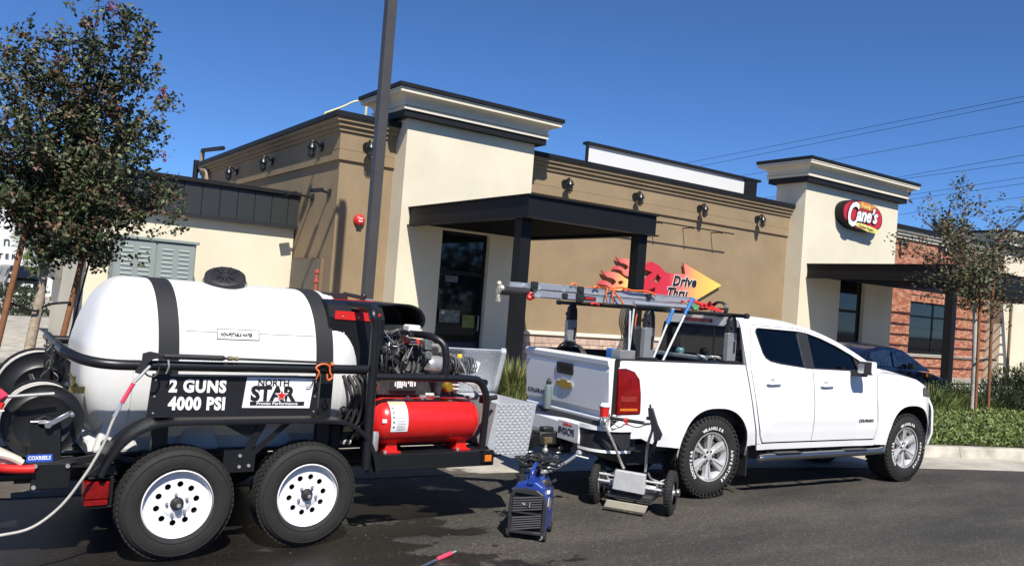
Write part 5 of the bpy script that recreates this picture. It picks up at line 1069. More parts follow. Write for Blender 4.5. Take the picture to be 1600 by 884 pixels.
# tail lamps
q = MB(); lo = [(0.036, .822), (.29, .825), (.286, 1.0), (.27, 1.125), (.215, 1.188), (.12, 1.214), (0.036, 1.212)]
for far_ in (0, 1):
    q = MB(); b = bmesh.new(); b.faces.new([b.verts.new((p[0], 0, p[1])) for p in lo])
    for x in (.03, .06, .09, .12, .18, .24): bmesh.ops.bisect_plane(b, geom=b.verts[:]+b.edges[:]+b.faces[:], plane_co=(x, 0, 0), plane_no=(1, 0, 0))
    for z in (.9, .95, 1.05, 1.1): bmesh.ops.bisect_plane(b, geom=b.verts[:]+b.edges[:]+b.faces[:], plane_co=(0, 0, z), plane_no=(0, 0, 1))
    b.verts.index_update(); vs_ = []
    for v in b.verts: y = ysurf(max(v.co.x, .0), v.co.z)-.010; vs_.append((v.co.x-.012*(v.co.x < .05), TW-y if far_ else y, v.co.z))
    n = len(vs_); be = [(e.verts[0].index, e.verts[1].index) for e in b.edges if e.is_boundary]; fs_ = [tuple(v.index for v in f.verts) for f in b.faces]; b.free()
    inn = [(v[0]+.005, v[1]+(-.04 if far_ else .04), v[2]) for v in vs_]
    q.add(vs_+inn, fs_+[tuple(i+n for i in reversed(f)) for f in fs_]+[(a_, c_, c_+n, a_+n) for a_, c_ in be], True); tl_ = q.build('tail_light', 'lens_red', K, ang=40)
    if not far_:
        q = MB(); q.grid(lambda u, v: (.05+.19*u, ysurf(.05+.19*u, .95)-.0135, .93+.05*v), 4, 2); q.build('reverse_lens', mat('lens_clear_red', (.26, .03, .025), .15, 0, .3, 30), tl_)
        q = MB(); q.grid(lambda u, v: (.05+.20*u, ysurf(.05+.20*u, .9)-.0125, .85+.022*v), 4, 1); q.build('reflector', 'lens_amber', tl_)
# tailgate
gate = [(-.012, .665), (-.012, .755), (.004, .775), (.004, .80), (-.014, .825), (-.012, 1.18), (-.006, 1.215), (-.020, 1.245), (-.022, 1.285), (.0, 1.302), (.06, 1.302), (.06, .665)]
gl = lambda a, b: a-(b-.665)*.095
q = MB(); q.prism(gate, .042, TW-.042, fn=lambda a, b, d: (gl(a, b) if a < .05 else a-.02, d, b)); gt = q.build('tailgate', 'truck_white', K, bevel=.004, seg=2)
for yy in (.032, TW-.041): MB().box(-.006, .05, yy, yy+.010, .68, 1.29).build('gate_gap', 'groove', gt)
q = MB(); q.prism(rr(.565, .825, 1.095, 1.205, .025), -.022, -.006, fn=lambda a, b, d: (gl(d, b), a, b), holes=[list(reversed(rr(.60, .79, 1.12, 1.18, .02)))]); q.build('handle_bezel', 'black_plastic', gt)
q = MB(); q.prism(rr(.60, .79, 1.12, 1.18, .02), -.0165, -.0125, fn=lambda a, b, d: (gl(d, b), a, b)); q.build('handle', 'black_paint', gt)
bt = lambda s: [(.70+a*s, 1.0+b*s) for a, b in ((-.135, -.006), (-.125, .028), (-.060, .028), (-.054, .046), (.066, .046), (.060, .028), (.125, .028), (.135, .006), (.125, -.028), (.060, -.028), (.054, -.046), (-.066, -.046), (-.060, -.028), (-.125, -.028))]
q = MB(); q.prism(bt(1.0), -.024, -.008, fn=lambda a, b, d: (gl(d, b), a, b)); bd = q.build('badge_rim', 'chrome', gt); q = MB(); q.prism(bt(.86), -.028, -.0245, fn=lambda a, b, d: (gl(d, b), a, b)); q.build('gold_badge', 'gold_badge', bd)
GN = lambda y, z, d=-.0135: (d-(z-.665)*.095, y, z)
q = MB(); q.text('COLORADO', .052, GN(1.335, .865), (0, -1, 0), (-.095, 0, 1), .003, bold=.02, sx=1.12, sp=1.15); q.text('LT', .050, GN(.165, .865), (0, -1, 0), (-.095, 0, 1), .003, bold=.02); q.build('gate_lettering', 'black_print', gt)
# bed interior
q = MB(); q.box(.06, 1.66, .10, TW-.10, .68, .70); q.box(1.63, 1.655, .05, TW-.05, .70, 1.28); q.build('bed_floor', 'black_plastic', K)
for y0, y1 in ((.035, .125), (TW-.125, TW-.035)):
    q = MB(); q.box(.0, 1.655, y0, y1, 1.2905, 1.303); q.build('bed_rail_cap', 'black_plastic', K, bevel=.004)
    q = MB(); q.box(.06, 1.63, (y0+y1)/2-.01, (y0+y1)/2+.01, .70, 1.29); q.build('bed_wall', 'black_plastic', K)
# bumper
q = MB()
bpts = [(-.135, .50), (-.15, .54), (-.15, .66), (-.12, .70), (.02, .705), (.02, .50)]
q.prism(bpts, .30, TW-.02, fn=lambda a, b, d: (a+.10*max(0, (d-1.12)/.3)**2, d, b)); bp = q.build('rear_bumper', 'truck_white', K, bevel=.006, seg=2)
q = MB()
# near corner shell: white upper strip and a black step recess
def corner(u, v, z0, z1, o=0.0):
    a = math.pi/2*u; return (.20-(.35-o)*math.cos(a)**.7 if u < 1 else .20, .30-(.32-o)*math.sin(a)**.8, z0+(z1-z0)*v)
q.grid(lambda u, v: corner(u, v, .665, .70), 12, 2); q.grid(lambda u, v: corner(u, v, .475, .50), 12, 2); q.grid(lambda u, v: (corner(u, 0, .70, .70)[0]*(1-v)+.1*v, corner(u, 0, .7, .7)[1]*(1-v)+.28*v, .701), 12, 4)
q.build('bumper_corner', 'truck_white', bp)
q = MB(); q.grid(lambda u, v: corner(u, v, .50, .665, .02), 12, 4); q.grid(lambda u, v: (corner(u, 0, .48, .48)[0]*(1-v)+.1*v, corner(u, 0, .48, .48)[1]*(1-v)+.28*v, .476), 12, 3); q.build('corner_step', 'black_plastic', bp)
q = MB(); q.prism([(-.10, .702), (.0, .702), (.02, .735), (-.06, .735)], .12, 1.33, fn=lambda a, b, d: (a, d, b)); q.build('step_pad', 'black_plastic', bp)
q = MB(); q.box(.02, .32, .06, TW-.06, .48, .76); q.build('bumper_backing', 'black_plastic', bp)
q = MB(); q.prism([(.33, .60), (.33, .74), (.06, .76), (-.02, .70), (.20, .70), (.2, .60)], -.012, .02); q.build('bumper_side', 'truck_white', bp, bevel=.004)
q = MB(); q.box(-.160, -.152, .29, .61, .515, .685); lp = q.build('license_plate', 'plate_grey' if 'plate_grey' in M else mat('plate_grey', (.62, .62, .63), .4, 0, .15, 30), bp, bevel=.003)
q = MB(); q.text('8V03C95', .088, (-.1605, .595, .565), (0, -1, 0), (0, 0, 1), .002, bold=.02, sx=.74); q.build('plate_lettering', 'navy', lp)
q = MB(); q.text('California', .036, (-.1605, .53, .648), (0, -1, 0), (0, 0, 1), .002, bold=.01, sx=1); q.build('plate_script', 'red', lp)
q = MB(); q.box(-.22, .1, .70, .82, .40, .49); q.cyl((-.20, .76, .49), (-.20, .76, .53), .02, n=12); q.box(-.3, -.15, .71, .81, .47, .485); q.ball((-.20, .76, .555), .028, 12); q.build('tow_hitch', 'black_metal', K)
q = MB(); q.box(-.10, .03, .62, .92, .36, .46); q.build('hitch_receiver', 'black_metal', K, bevel=.01)
q = MB(); q.box(.35, 4.9, .20, TW-.20, .32, .52); q.box(.35, 4.9, .10, TW-.10, .46, .53); q.cyl((1.255, .1, .38), (1.255, TW-.1, .38), .05, n=10); q.build('chassis', 'black_metal', K)
for far_ in (0, 1):
    for i in (0, 1):
        xc, zc, a, b2 = ARC[i]; q = MB(); ar = arch(i, .42)
        y0 = (.02, .34) if not far_ else (TW-.02, TW-.34)
        yy0 = [ysurf(p[0], p[1])+.004 for p in ar]
        n = len(ar); q.add([(p[0], (yo if not far_ else TW-yo), p[1]) for p, yo in zip(ar, yy0)]+[(p[0], y0[1], p[1]) for p in ar], [(k, k+1, n+k+1, n+k) for k in range(n-1)], True)
        q.add([(p[0], y0[1], p[1]) for p in ar], [tuple(range(n))]); q.build('wheel_well', 'groove', K)
# cab
RZ = [(1.69, 1.742), (1.80, 1.757), (2.13, 1.757), (2.54, 1.735), (2.915, 1.672), (3.31, 1.555), (3.73, 1.375), (3.90, 1.275)]
def lin(T_, x):
    for (a, b), (c, d) in zip(T_, T_[1:]):
        if x <= c: return b+(d-b)*(x-a)/(c-a)
    return T_[-1][1]
def rz(x):
    pts = RZ
    for i in range(len(pts)-1):
        if x <= pts[i+1][0] or i == len(pts)-2:
            g = lambda k: pts[max(0, min(len(pts)-1, k))]
            a, b, c, d = g(i-1), g(i), g(i+1), g(i+2); t = (x-b[0])/(c[0]-b[0])
            m1 = (c[1]-a[1])/(c[0]-a[0]) if c[0] != a[0] else 0; m2 = (d[1]-b[1])/(d[0]-b[0]) if d[0] != b[0] else 0; h = c[0]-b[0]
            return (2*t**3-3*t*t+1)*b[1]+(t**3-2*t*t+t)*h*m1+(-2*t**3+3*t*t)*c[1]+(t**3-t*t)*h*m2
def gy(x, z): return .036+.31*(z-1.262)
def sec(x):
    z = rz(x); zt = max(1.262, z-.055); y1 = gy(x, zt); cr = .035*min(1, (z-1.26)/.3+.2)
    half = [(.036, 1.262-.02), (.036, 1.262), ((.036+y1)/2, (1.262+zt)/2), (y1, zt), (y1+.022, zt+.035), (y1+.07, z), (y1+.2, z+cr*.6), (TW/2, z+cr)]
    return half+[(TW-y, zz) for y, zz in reversed(half[:-1])]
q = MB(); sx_ = [1.69, 1.72]+[1.8+k*.075 for k in range(28)]+[3.90]; S_ = [[(x, y, z) for y, z in sec(x)] for x in sx_]; n = len(S_[0])
q.add([p for s_ in S_ for p in s_], [(i*n+k, i*n+k+1, (i+1)*n+k+1, (i+1)*n+k) for i in range(len(S_)-1) for k in range(n-1) if k not in (1, 2, n-3, n-4)]+[tuple(range(n))], True); cab = q.build('cab', 'truck_white', K, ang=35)
side = lambda o: (lambda a, b, d: (a, gy(a, b)-o+d, b))
def glass(name, pts, m, o=-.008):
    q = MB(); q.prism(pts, 0, .004, fn=side(o)); g_ = q.build(name, m, cab)
    q = MB(); q.prism([(TW, 0)], 0, 0) if False else None
    q = MB(); q.prism(pts, 0, .004, fn=lambda a, b, d: (a, TW-(gy(a, b)-o+d), b)); q.build(name, m, cab)
    q = MB(); q.tube([(a, gy(a, b)-.001, b) for a, b in pts], .007, 6, closed=True); q.build('window_seal', 'black_plastic', g_)
rwp = [(1.895, 1.62), (1.91, 1.652), (1.94, 1.662), (2.55, 1.655), (2.585, 1.285), (2.20, 1.318), (2.05, 1.34), (1.985, 1.37), (1.95, 1.42)]
fwp = [(2.69, 1.645), (2.90, 1.598), (3.15, 1.525), (3.38, 1.44), (3.55, 1.365), (3.66, 1.30), (3.63, 1.272), (2.712, 1.282)]
top_ = [(x, max(1.263, rz(x)-.055)) for x in sx_]
for far_ in (0, 1):
    q = MB(); fnc = (lambda a, b, d: (a, gy(a, b)+d, b)) if not far_ else (lambda a, b, d: (a, TW-gy(a, b)-d, b))
    q.prism([(1.69, 1.262)]+top_[:-1]+[(3.885, 1.2625)], 0, .02, fn=fnc, holes=[list(reversed(rwp)), list(reversed(fwp))]); q.build('cab_side', 'truck_white', cab)
gm = bpy.data.materials.new('car_glass'); gm.use_nodes = True; gt_ = gm.node_tree; gt_.nodes.clear(); _o = gt_.nodes.new('ShaderNodeOutputMaterial'); _t = gt_.nodes.new('ShaderNodeBsdfTransparent'); _t.inputs[0].default_value = (.66, .71, .74, 1); _g = gt_.nodes.new('ShaderNodeBsdfGlossy'); _g.inputs['Roughness'].default_value = .02; _g.inputs['Color'].default_value = (.9, .9, .9, 1); _f = gt_.nodes.new('ShaderNodeFresnel'); _f.inputs[0].default_value = 1.5; _x = gt_.nodes.new('ShaderNodeMixShader')
gt_.links.new(_f.outputs[0], _x.inputs[0]); gt_.links.new(_t.outputs[0], _x.inputs[1]); gt_.links.new(_g.outputs[0], _x.inputs[2]); gt_.links.new(_x.outputs[0], _o.inputs[0]); M['car_glass'] = gm
glass('rear_window', rwp, 'car_glass'); glass('front_window', fwp, 'car_glass')
D('seat_fabric', (.10, .10, .105), .8, 0, .2, 20); D('dash_grey', (.10, .10, .10), .7, 0, .2, 20)
q = MB(); q.box(1.75, 3.75, .07, TW-.07, .92, .95); q.build('cabin_floor', 'groove', K)
for xs0, ys_ in ((2.15, (.14, .74)), (2.98, (.14, .76))):
    for y0 in ys_:
        q = MB(); q.prism([(xs0+.20, .95), (xs0+.12, 1.0), (xs0-.02, 1.38), (xs0-.10, 1.42), (xs0-.16, 1.38), (xs0-.02, .95)], y0, y0+.50); se = q.build('seat_back', 'seat_fabric', K, bevel=.03, seg=2)
        q = MB(); q.prism([(xs0-.15, 1.43), (xs0-.17, 1.57), (xs0-.10, 1.60), (xs0-.05, 1.56), (xs0-.06, 1.43)], y0+.11, y0+.39); q.build('headrest', 'seat_fabric', se, bevel=.025, seg=2)
q = MB(); q.prism([(3.45, .95), (3.42, 1.20), (3.50, 1.27), (3.85, 1.255), (3.85, .95)], .09, TW-.09); q.build('dashboard', 'dash_grey', K, bevel=.02)
q = MB(); q.tube([(3.30-.07*math.sin(b), 1.08+.18*math.cos(b), 1.20+.17*math.sin(b)) for b in [j*math.pi/12 for j in range(24)]], .014, 8, closed=True); q.build('steering_wheel', 'black_plastic', K)
q = MB(); q.prism([(2.558, 1.660), (2.682, 1.650), (2.706, 1.275), (2.592, 1.279)], 0, .004, fn=side(.003)); q.build('door_pillar', 'black_plastic', cab)
q = MB(); q.tube([(3.42, gy(3.42, 1.42)-.002, 1.42), (3.47, gy(3.47, 1.275)-.002, 1.275)], .008, 6); q.prism([(3.45, 1.40), (3.55, 1.36), (3.655, 1.30), (3.62, 1.275), (3.48, 1.275)], 0, .003, fn=side(-.002)); q.build('quarter_trim', 'black_plastic', cab)
for ln in ([(1.738, 1.265), (1.775, 1.45), (1.83, 1.66), (1.87, 1.690), (2.5, 1.69), (2.625, 1.678)], [(2.625, 1.678), (2.66, 1.45), (2.688, 1.27)], [(2.64, 1.676), (2.92, 1.622), (3.2, 1.54), (3.45, 1.44), (3.68, 1.33), (3.80, 1.262)]):
    q = MB(); q.tube([(a, gy(a, b)+.001, b) for a, b in ln], .0035, 5); q.build('door_gap', 'groove', cab)
# seats seen dimly through the side glass: a light sill strip in the front window
q = MB(); q.prism([(2.735, 1.63), (2.80, 1.61), (2.775, 1.34), (2.745, 1.30)], 0, .001, fn=side(.0062)); q.build('glass_reflection_film', mat('window_sticker', (.30, .36, .34), .3, 0, .2, 30), cab) if False else None
ws = lambda x, y: (x, y, 0)
q = MB()
def wsf(u, v):
    x = 3.0+(3.86-3.0)*u; s_ = sec(x); y0 = s_[5][0]+.03; y = y0+(TW-2*y0)*v
    cr = .035*min(1, (rz(x)-1.26)/.3+.2); w = abs(y-TW/2)/(TW/2-y0+.0001); return (x, y, rz(x)+cr*(1-w*w*.75)+.004)
q.grid(wsf, 12, 12); q.build('windscreen', 'tint_glass', cab)
# back glass, spoiler strip, third brake light
q = MB(); q.prism([(.085, 1.31), (TW-.085, 1.31), (TW-.155, 1.652), (.155, 1.652)], 1.676, 1.686, fn=lambda a, b, d: (d, a, b)); bgk = q.build('back_window', 'tint_glass', cab)
q = MB(); q.tube([(1.676, .085, 1.31), (1.676, TW-.085, 1.31), (1.676, TW-.155, 1.652), (1.676, .155, 1.652)], .008, 6, closed=True); q.build('window_seal', 'black_plastic', bgk)
q = MB(); q.prism(rr(.55, .95, 1.683, 1.722, .015), 1.668, 1.686, fn=lambda a, b, d: (d, a, b)); q.build('third_brake_light', 'lens_red', cab)
q = MB()
for y in (.5, 1.0): q.box(1.670, 1.6755, y-.006, y+.006, 1.32, 1.645)
q.build('glass_divider', 'black_plastic', bgk)
# hood and front
def hd(u, v):
    x = 3.85+(4.96-3.85)*u; ze = lin([(3.8, 1.262), (3.88, 1.268), (4.20, 1.25), (4.55, 1.195), (4.80, 1.11), (4.93, .99), (5.02, .9)], x); y0 = ysurf(x, min(ze, 1.2)); y = y0+(TW-2*y0)*v; w = abs(2*v-1)
    return (x, y, ze+.045*(1-w**4))
q = MB(); q.grid(hd, 18, 16); q.build('hood', 'truck_white', K)
FZ = [(.42, 5.12), (.55, 5.20), (.85, 5.18), (1.0, 5.05), (1.06, 4.95)]
def fs(u, v):
    z = .42+.64*u; xm = lin(FZ, z); w = abs(2*v-1); return (xm-.16*w**3-.02*w**12, .02+(TW-.04)*v+(.06 if v == 0 else (-.06 if v == 1 else 0)), z)
q = MB(); q.grid(fs, 10, 20); q.build('front_fascia', 'truck_white', K)
q = MB(); q.grid(lambda u, v: (lin(FZ, .62+.3*u)+.006-.16*abs(.4*(2*v-1))**3, TW/2+(v-.5)*.4*TW, .62+.3*u), 6, 10); q.build('grille', 'black_plastic', K)
for far_ in (0, 1):
    q = MB(); q.grid(lambda u, v: (4.70+.24*u, (ysurf(4.70+.24*u, 1.02)-.007) if not far_ else TW-ysurf(4.70+.24*u, 1.02)+.007, (1.005-.02*u)+(.115-.10*u*0-.06*u)*v), 6, 3); q.build('headlight', mat('lamp_clear', (.20, .20, .22), .08, .5, .5, 50) if not far_ else 'lamp_clear', K)
# handles, mirror, badge, steps, fuel etc
for x in (2.06, 2.905):
    pz = 1.125 if x < 2.5 else 1.112; y = ysurf(x, pz)
    q = MB(); q.prism([(x-.11+.0, pz-.012), (x-.09, pz+.016), (x+.09, pz+.016), (x+.11, pz), (x+.09, pz-.014), (x-.06, pz-.022)], y-.032, y-.012); par = dr_[0] if x < 2.5 else df_[0]; h_ = q.build('door_handle', 'truck_white', par, bevel=.006, seg=2)
    q = MB(); q.lathe([(.001, .002), (.045, .002), (.05, .0)], (x-.01, y-.001, pz-.008), (0, -1, 0), 20); q.build('handle_cup', mat('cup_shade', (.35, .36, .38), .4) if 'cup_shade' not in M else 'cup_shade', h_)  # grey disc paints the shade of the hollow behind the handle
q = MB(); yb_ = ysurf(3.6, .73); q.text('COLORADO', .044, (3.485, yb_-.003, .715), (1, 0, -.01), (0, 0, 1), .003, bold=.03, sx=.98, sp=1.1); q.build('door_lettering', 'black_print', df_[0])
q = MB(); q.prism(rr(3.29, 3.46, 1.245, 1.385, .03), -.165, -.075); mr = q.build('mirror_cap', 'black_plastic', K, bevel=.02, seg=2)
q = MB(); q.box(3.32, 3.42, -.12, .06, 1.22, 1.27); q.build('mirror_arm', 'black_plastic', mr, bevel=.01)
q = MB(); q.prism(rr(-.155, -.085, 1.262, 1.365, .015), 3.282, 3.288, fn=lambda a, b, d: (d, a, b)); q.build('mirror_glass', 'chrome', mr)
q = MB(); q.prism(rr(3.40, 3.485, 1.25, 1.39, .03), -.172, -.07); q.build('mirror_shell', 'truck_white', mr, bevel=.02, seg=2)
q = MB(); q.tube(spline([(1.88, -.02, .36), (1.95, -.055, .385), (2.6, -.06, .39), (3.7, -.055, .395), (3.9, -.02, .40)], 5), .038, 14); stp = q.build('step_bar', mat('step_chrome', (.28, .28, .29), .2, .9, .1, 8), K)
q = MB()
for x in (2.25, 3.35): q.box(x-.18, x+.18, -.10, -.02, .424, .434)
q.build('step_pad', 'black_plastic', stp)
q = MB()
for x in (2.1, 2.9, 3.7): q.bar((x, -.03, .39), (x, .25, .44), .04, .02)
q.build('step_bracket', 'black_metal', stp)
q = MB(); q.box(1.72, 1.735, .0, .25, .20, .52); q.build('mud_flap', 'rubber', K)
# wheels
def truck_wheel(cx, yo, cz):
    """outer face towards -y"""
    ax = (0, -1, 0); r = .395; W2 = .25
    q = MB(); q.lathe([(.225, -.005), (.238, .010), (.27, .022), (.32, .022), (.355, .012), (.372, -.004), (.388, -.022), (.390, -W2/2), (.388, -W2+.02), (.37, -W2), (.30, -W2-.01), (.225, -W2)], (cx, yo, cz), ax, 72)
    ty = q.build('wheel', 'rubber', K)
    q = MB(); rn = random.Random(1)
    for k in range(48):
        a = 2*math.pi*k/48
        for row, (h0, h1) in enumerate(((.006, -.040), (-.055, -.095), (-.105, -.145), (-.155, -.195), (-.21, -.256))):
            a2 = a+(.065 if row % 2 else 0); rad = .3915 if row not in (0, 4) else .3885
            c = Vector((cx+math.cos(a2)*rad, yo-(h0+h1)/2, cz+math.sin(a2)*rad)); rot = Matrix.Rotation(-a2, 3, 'Y') @ Matrix.Rotation(.25*(1 if row % 2 else -1), 3, 'X')
            q.obox(c, (.016, abs(h0-h1), .034), rot)
        for rr_, hh in ((.366, -.014),): 
            a3 = a+.06; q.obox(Vector((cx+math.cos(a3)*rr_, yo+hh+.004, cz+math.sin(a3)*rr_)), (.04, .012, .016), Matrix.Rotation(-a3, 3, 'Y'))
    tag(q.build('tread', 'rubber', ty), kind='stuff')
    q = MB()
    for word, a0, step_ in (('WRANGLER', 118, -7.6), ('ADVENTURE', 10, -8.2), ('GOODYEAR', 222, -7.6)):
        for i, chh in enumerate(word):
            a = R(a0+i*step_); rad = .262
            up_ = Vector((math.cos(a), 0, math.sin(a))); xd_ = Vector((math.sin(a), 0, -math.cos(a)))
            o = Vector((cx, yo-.0225, cz))+up_*rad-xd_*.012
            q.text(chh, .042, o, xd_, up_, .0025, bold=.025)
    tag(q.build('raised_lettering', 'white_print', ty), kind='stuff')
    q = MB(); q.lathe([(.226, .010), (.236, .012), (.236, -.002), (.222, -.004), (.214, -.02), (.205, -.03), (.20, -.10), (.20, -.22)], (cx, yo, cz), ax, 56); q.build('rim', 'alloy', ty)
    q = MB(); q.lathe([(.001, -.11), (.20, -.11)], (cx, yo, cz), ax, 36); q.build('brake_backing', 'groove', ty); q = MB(); q.lathe([(.05, -.085), (.15, -.085), (.15, -.10)], (cx, yo, cz), ax, 36); q.build('brake_disc', 'steel', ty)
    for k in range(6):
        a = 2*math.pi*k/6+.52
        def sp(rad, t, d): c_, s_ = math.cos(a), math.sin(a); return (cx+c_*rad-s_*t, yo+d, cz+s_*rad+c_*t)
        q = MB()
        for sg_ in (-1, 1):
            prof = [(.04, 0, .006), (.10, .004, .026), (.16, .006, .034), (.215, .010, .052)]
            for (r0, t0, w0), (r1, t1, w1) in zip(prof, prof[1:]):
                d0 = .018-.02*(r0/.215)**2; d1 = .018-.02*(r1/.215)**2
                pts_ = [sp(r0, sg_*t0, d0), sp(r0, sg_*w0, d0+.006), sp(r1, sg_*w1, d1+.006), sp(r1, sg_*t1, d1), sp(r0, sg_*t0, d0+.05), sp(r0, sg_*w0, d0+.05), sp(r1, sg_*w1, d1+.05), sp(r1, sg_*t1, d1+.05)]
                q.add(pts_, [(0, 1, 2, 3), (7, 6, 5, 4), (0, 4, 5, 1), (1, 5, 6, 2), (2, 6, 7, 3), (3, 7, 4, 0)])
        q.build('spoke', 'alloy', ty)
    q = MB(); q.lathe([(.001, -.008), (.03, -.010), (.034, -.016), (.062, -.022), (.068, -.03), (.068, -.07)], (cx, yo, cz), ax, 30); q.build('hub', 'alloy', ty)
    q = MB()
    for k in range(6): a = 2*math.pi*k/6; q.cyl((cx+.05*math.cos(a), yo+.022, cz+.05*math.sin(a)), (cx+.05*math.cos(a), yo+.008, cz+.05*math.sin(a)), .011, n=6, sm=False)
    tag(q.build('lug_nuts', 'black_metal', ty), kind='stuff')
    return ty
tw1 = truck_wheel(1.255, .035, .400)
def copy_local(p, parent, dx, dy, rot=None, ax='Z', dz=0.0):
    kids = [k for k in SC.objects if k.parent == p]; c = p.copy(); COL.objects.link(c); c.parent = parent
    wm = Matrix.Translation(TF.to_3x3() @ Vector((dx, dy, dz))) @ WORLD[p]
    if rot is not None: wm = wm @ Matrix.Rotation(rot, 4, ax)
    c.matrix_local = WORLD[parent].inverted() @ wm; WORLD[c] = wm
    for k in kids: d = k.copy(); COL.objects.link(d); d.parent = c; lm = WORLD[p].inverted() @ WORLD[k]; d.matrix_local = lm; WORLD[d] = wm @ lm
    return c
copy_local(tw1, K, 3.195, 0.01)
copy_local(tw1, K, 0, TW-.07-.25, math.pi); copy_local(tw1, K, 3.195, TW-.07-.25, math.pi)
# ------------------------------------------------------------------ LADDER RACK
RK = root('ladder_rack', (.9, .75, 1.3), label='silver and black cross bar ladder rack over the truck bed', cat='ladder rack')
def post(x, y, top=1.745):
    q = MB(); q.prism(rr(x-.06, x+.06, 1.305, 1.60, .02), y-.025, y+.025); p = q.build('post', 'rack_silver', RK, bevel=.008)
    q = MB(); q.box(x-.10, x+.10, y-.04, y+.04, 1.304, 1.325); q.build('foot', 'black_metal', p, bevel=.004)
    q = MB(); q.prism([(x-.055, 1.60), (x-.045, 1.72), (x-.02, 1.755), (x+.03, 1.755), (x+.05, 1.70), (x+.058, 1.60)], y-.03, y+.03); q.build('clamp', 'black_plastic', p, bevel=.006)
    q = MB(); q.cyl((x-.03, y-.045, 1.66), (x-.03, y+.05, 1.66), .018, n=10); q.build('clamp_knob', 'black_plastic', p); q = MB(); q.prism(rr(x+.02, x+.045, 1.40, 1.52, .006), y-.029, y-.0255); q.build('label_slot', 'black_print', p)
post(.42, .11); post(1.50, .11); post(.42, TW-.11); post(1.50, TW-.11)
for x in (.42, 1.50):
    q = MB(); q.tube([(x, -.10 if x < 1 else -.06, 1.772), (x, TW+.12, 1.772)], .019, 12); cb = q.build('cross_bar', 'dark_coping', RK)
    for yy in (-.115 if x < 1 else -.075, TW+.135): q = MB(); q.cyl((x, yy-.02, 1.772), (x, yy+.02, 1.772), .026, n=12); q.build('end_stop', 'black_plastic', cb)
q = MB(); q.tube([(.9, .11, 1.765), (1.50, .11, 1.77), (1.66, .11, 1.772)], .013, 8); q.build('side_bar', 'dark_coping', RK)
# ------------------------------------------------------------------ LADDER AND TUBES ON THE RACK
D('ladder_alu', (0.46, 0.49, 0.53), 0.5, 0.55, 0.12, 8); D('ladder_bright', (0.66, 0.67, 0.68), 0.38, 0.75, 0.12, 10)
t = root('folding_ladder', (.7, .95, 1.79), label='folded aluminium ladder with black hinges strapped flat on the rack', cat='ladder')
def L_(x, z): return z
for y0, zz, m in ((.80, 1.800, 'ladder_alu'), (.80, 1.872, 'ladder_alu'), (1.14, 1.800, 'ladder_bright'), (1.14, 1.872, 'ladder_bright')):
    q = MB()
    q.box(-.40 if zz < 1.85 else -.46, 1.70 if y0 < 1 else 1.62, y0, y0+.026, zz, zz+.058)
    q.box(-.40, 1.60, y0-.004, y0+.030, zz+.052, zz+.060); q.box(-.40, 1.60, y0-.004, y0+.030, zz-.002, zz+.006)
    q.build('side_rail', m, t, bevel=.002)
for k in range(8):
    x = -.3+.27*k
    for zz in (1.828, 1.90):
        q = MB(); q.prism(rr(x-.015, x+.015, zz-.012, zz+.012, .004), .826, 1.14); q.build('rung', 'ladder_bright', t)
for x, zz, s in ((-.42, 1.905, .045), (-.06, 1.83, .035), (.12, 1.90, .045), (.12, 1.83, .055), (1.0, 1.90, .035), (1.62, 1.88, .04)):
    q = MB(); q.prism(rr(x-s*.8, x+s*.8, zz-s*.8, zz+s*.8, .012), .775, .798); q.cyl((x, .775, zz), (x, .768, zz), s*.5, n=14); q.build('hinge', 'black_plastic', t, bevel=.004)
for x0, x1, z0 in ((-.34, -.10, 1.802), (-.34, -.10, 1.874), (-.05, .07, 1.802), (-.05, .07, 1.874)):
    q = MB(); q.box(x0, x1, .785, .799, z0+.002, z0+.056); q.build('bright_panel', 'ladder_bright', t, bevel=.003)
q = MB(); q.box(.17, .32, .790, .799, 1.812, 1.845); q.build('warning_sticker', 'black_print', t); q = MB(); q.box(.19, .30, .787, .7895, 1.822, 1.836); q.build('sticker_print', 'red', t)
t = root('black_tube', (-.5, 1.05, 1.79), label='thick black pipe with pale fittings sticking out behind the truck rack', cat='pipe')
q = MB(); q.tube([(-.62, 1.05, 1.838), (1.3, 1.05, 1.842)], .042, 16); q.build('pipe', 'black_plastic', t)
q = MB(); q.cyl((-.66, 1.05, 1.838), (-.625, 1.05, 1.838), .035, n=12); q.tube([(-.645, 1.05, 1.74), (-.645, 1.05, 1.91)], .016, 8); q.ball((-.645, 1.05, 1.90), .028, 8); q.ball((-.63, 1.02, 1.86), .03, 8); q.box(-.66, -.63, 1.03, 1.07, 1.73, 1.77); q.build('pale_fittings', mat('bone_metal', (.5, .47, .38), .45, .3, .4, 40), t)
q = MB(); q.obox((-.32, .99, 1.80), (.05, .03, .05), Matrix.Rotation(.5, 3, 'Y')); q.ball((-.34, .98, 1.79), .028, 8); q.tube(spline([(-.36, .98, 1.80), (-.32, .97, 1.84), (-.28, .98, 1.80), (-.33, .98, 1.77)], 4), .010, 6); o = q.build('red_clamp', 'red'); tag(o, 'red clamp hanging under the end of the black pipe', 'clamp')
t = root('squeegee_tube', (1.0, .5, 1.79), label='short bright metal tube on the near end of the rack bar', cat='tube')
q = MB(); q.tube([(.60, .55, 1.815), (1.25, .50, 1.82)], .024, 14); q.build('tube', 'chrome', t); q = MB(); q.cyl((1.25, .50, 1.82), (1.29, .498, 1.82), .028, n=12); q.build('end_cap', 'steel', t)
rn = random.Random(4)
q = MB()
for x in (.44, .52): q.tube(spline([(x, .76, 1.80), (x-.03, .75, 1.88), (x, .78, 1.945), (x+.05, 1.0, 1.95), (x+.02, 1.18, 1.94)], 4), .008, 6)
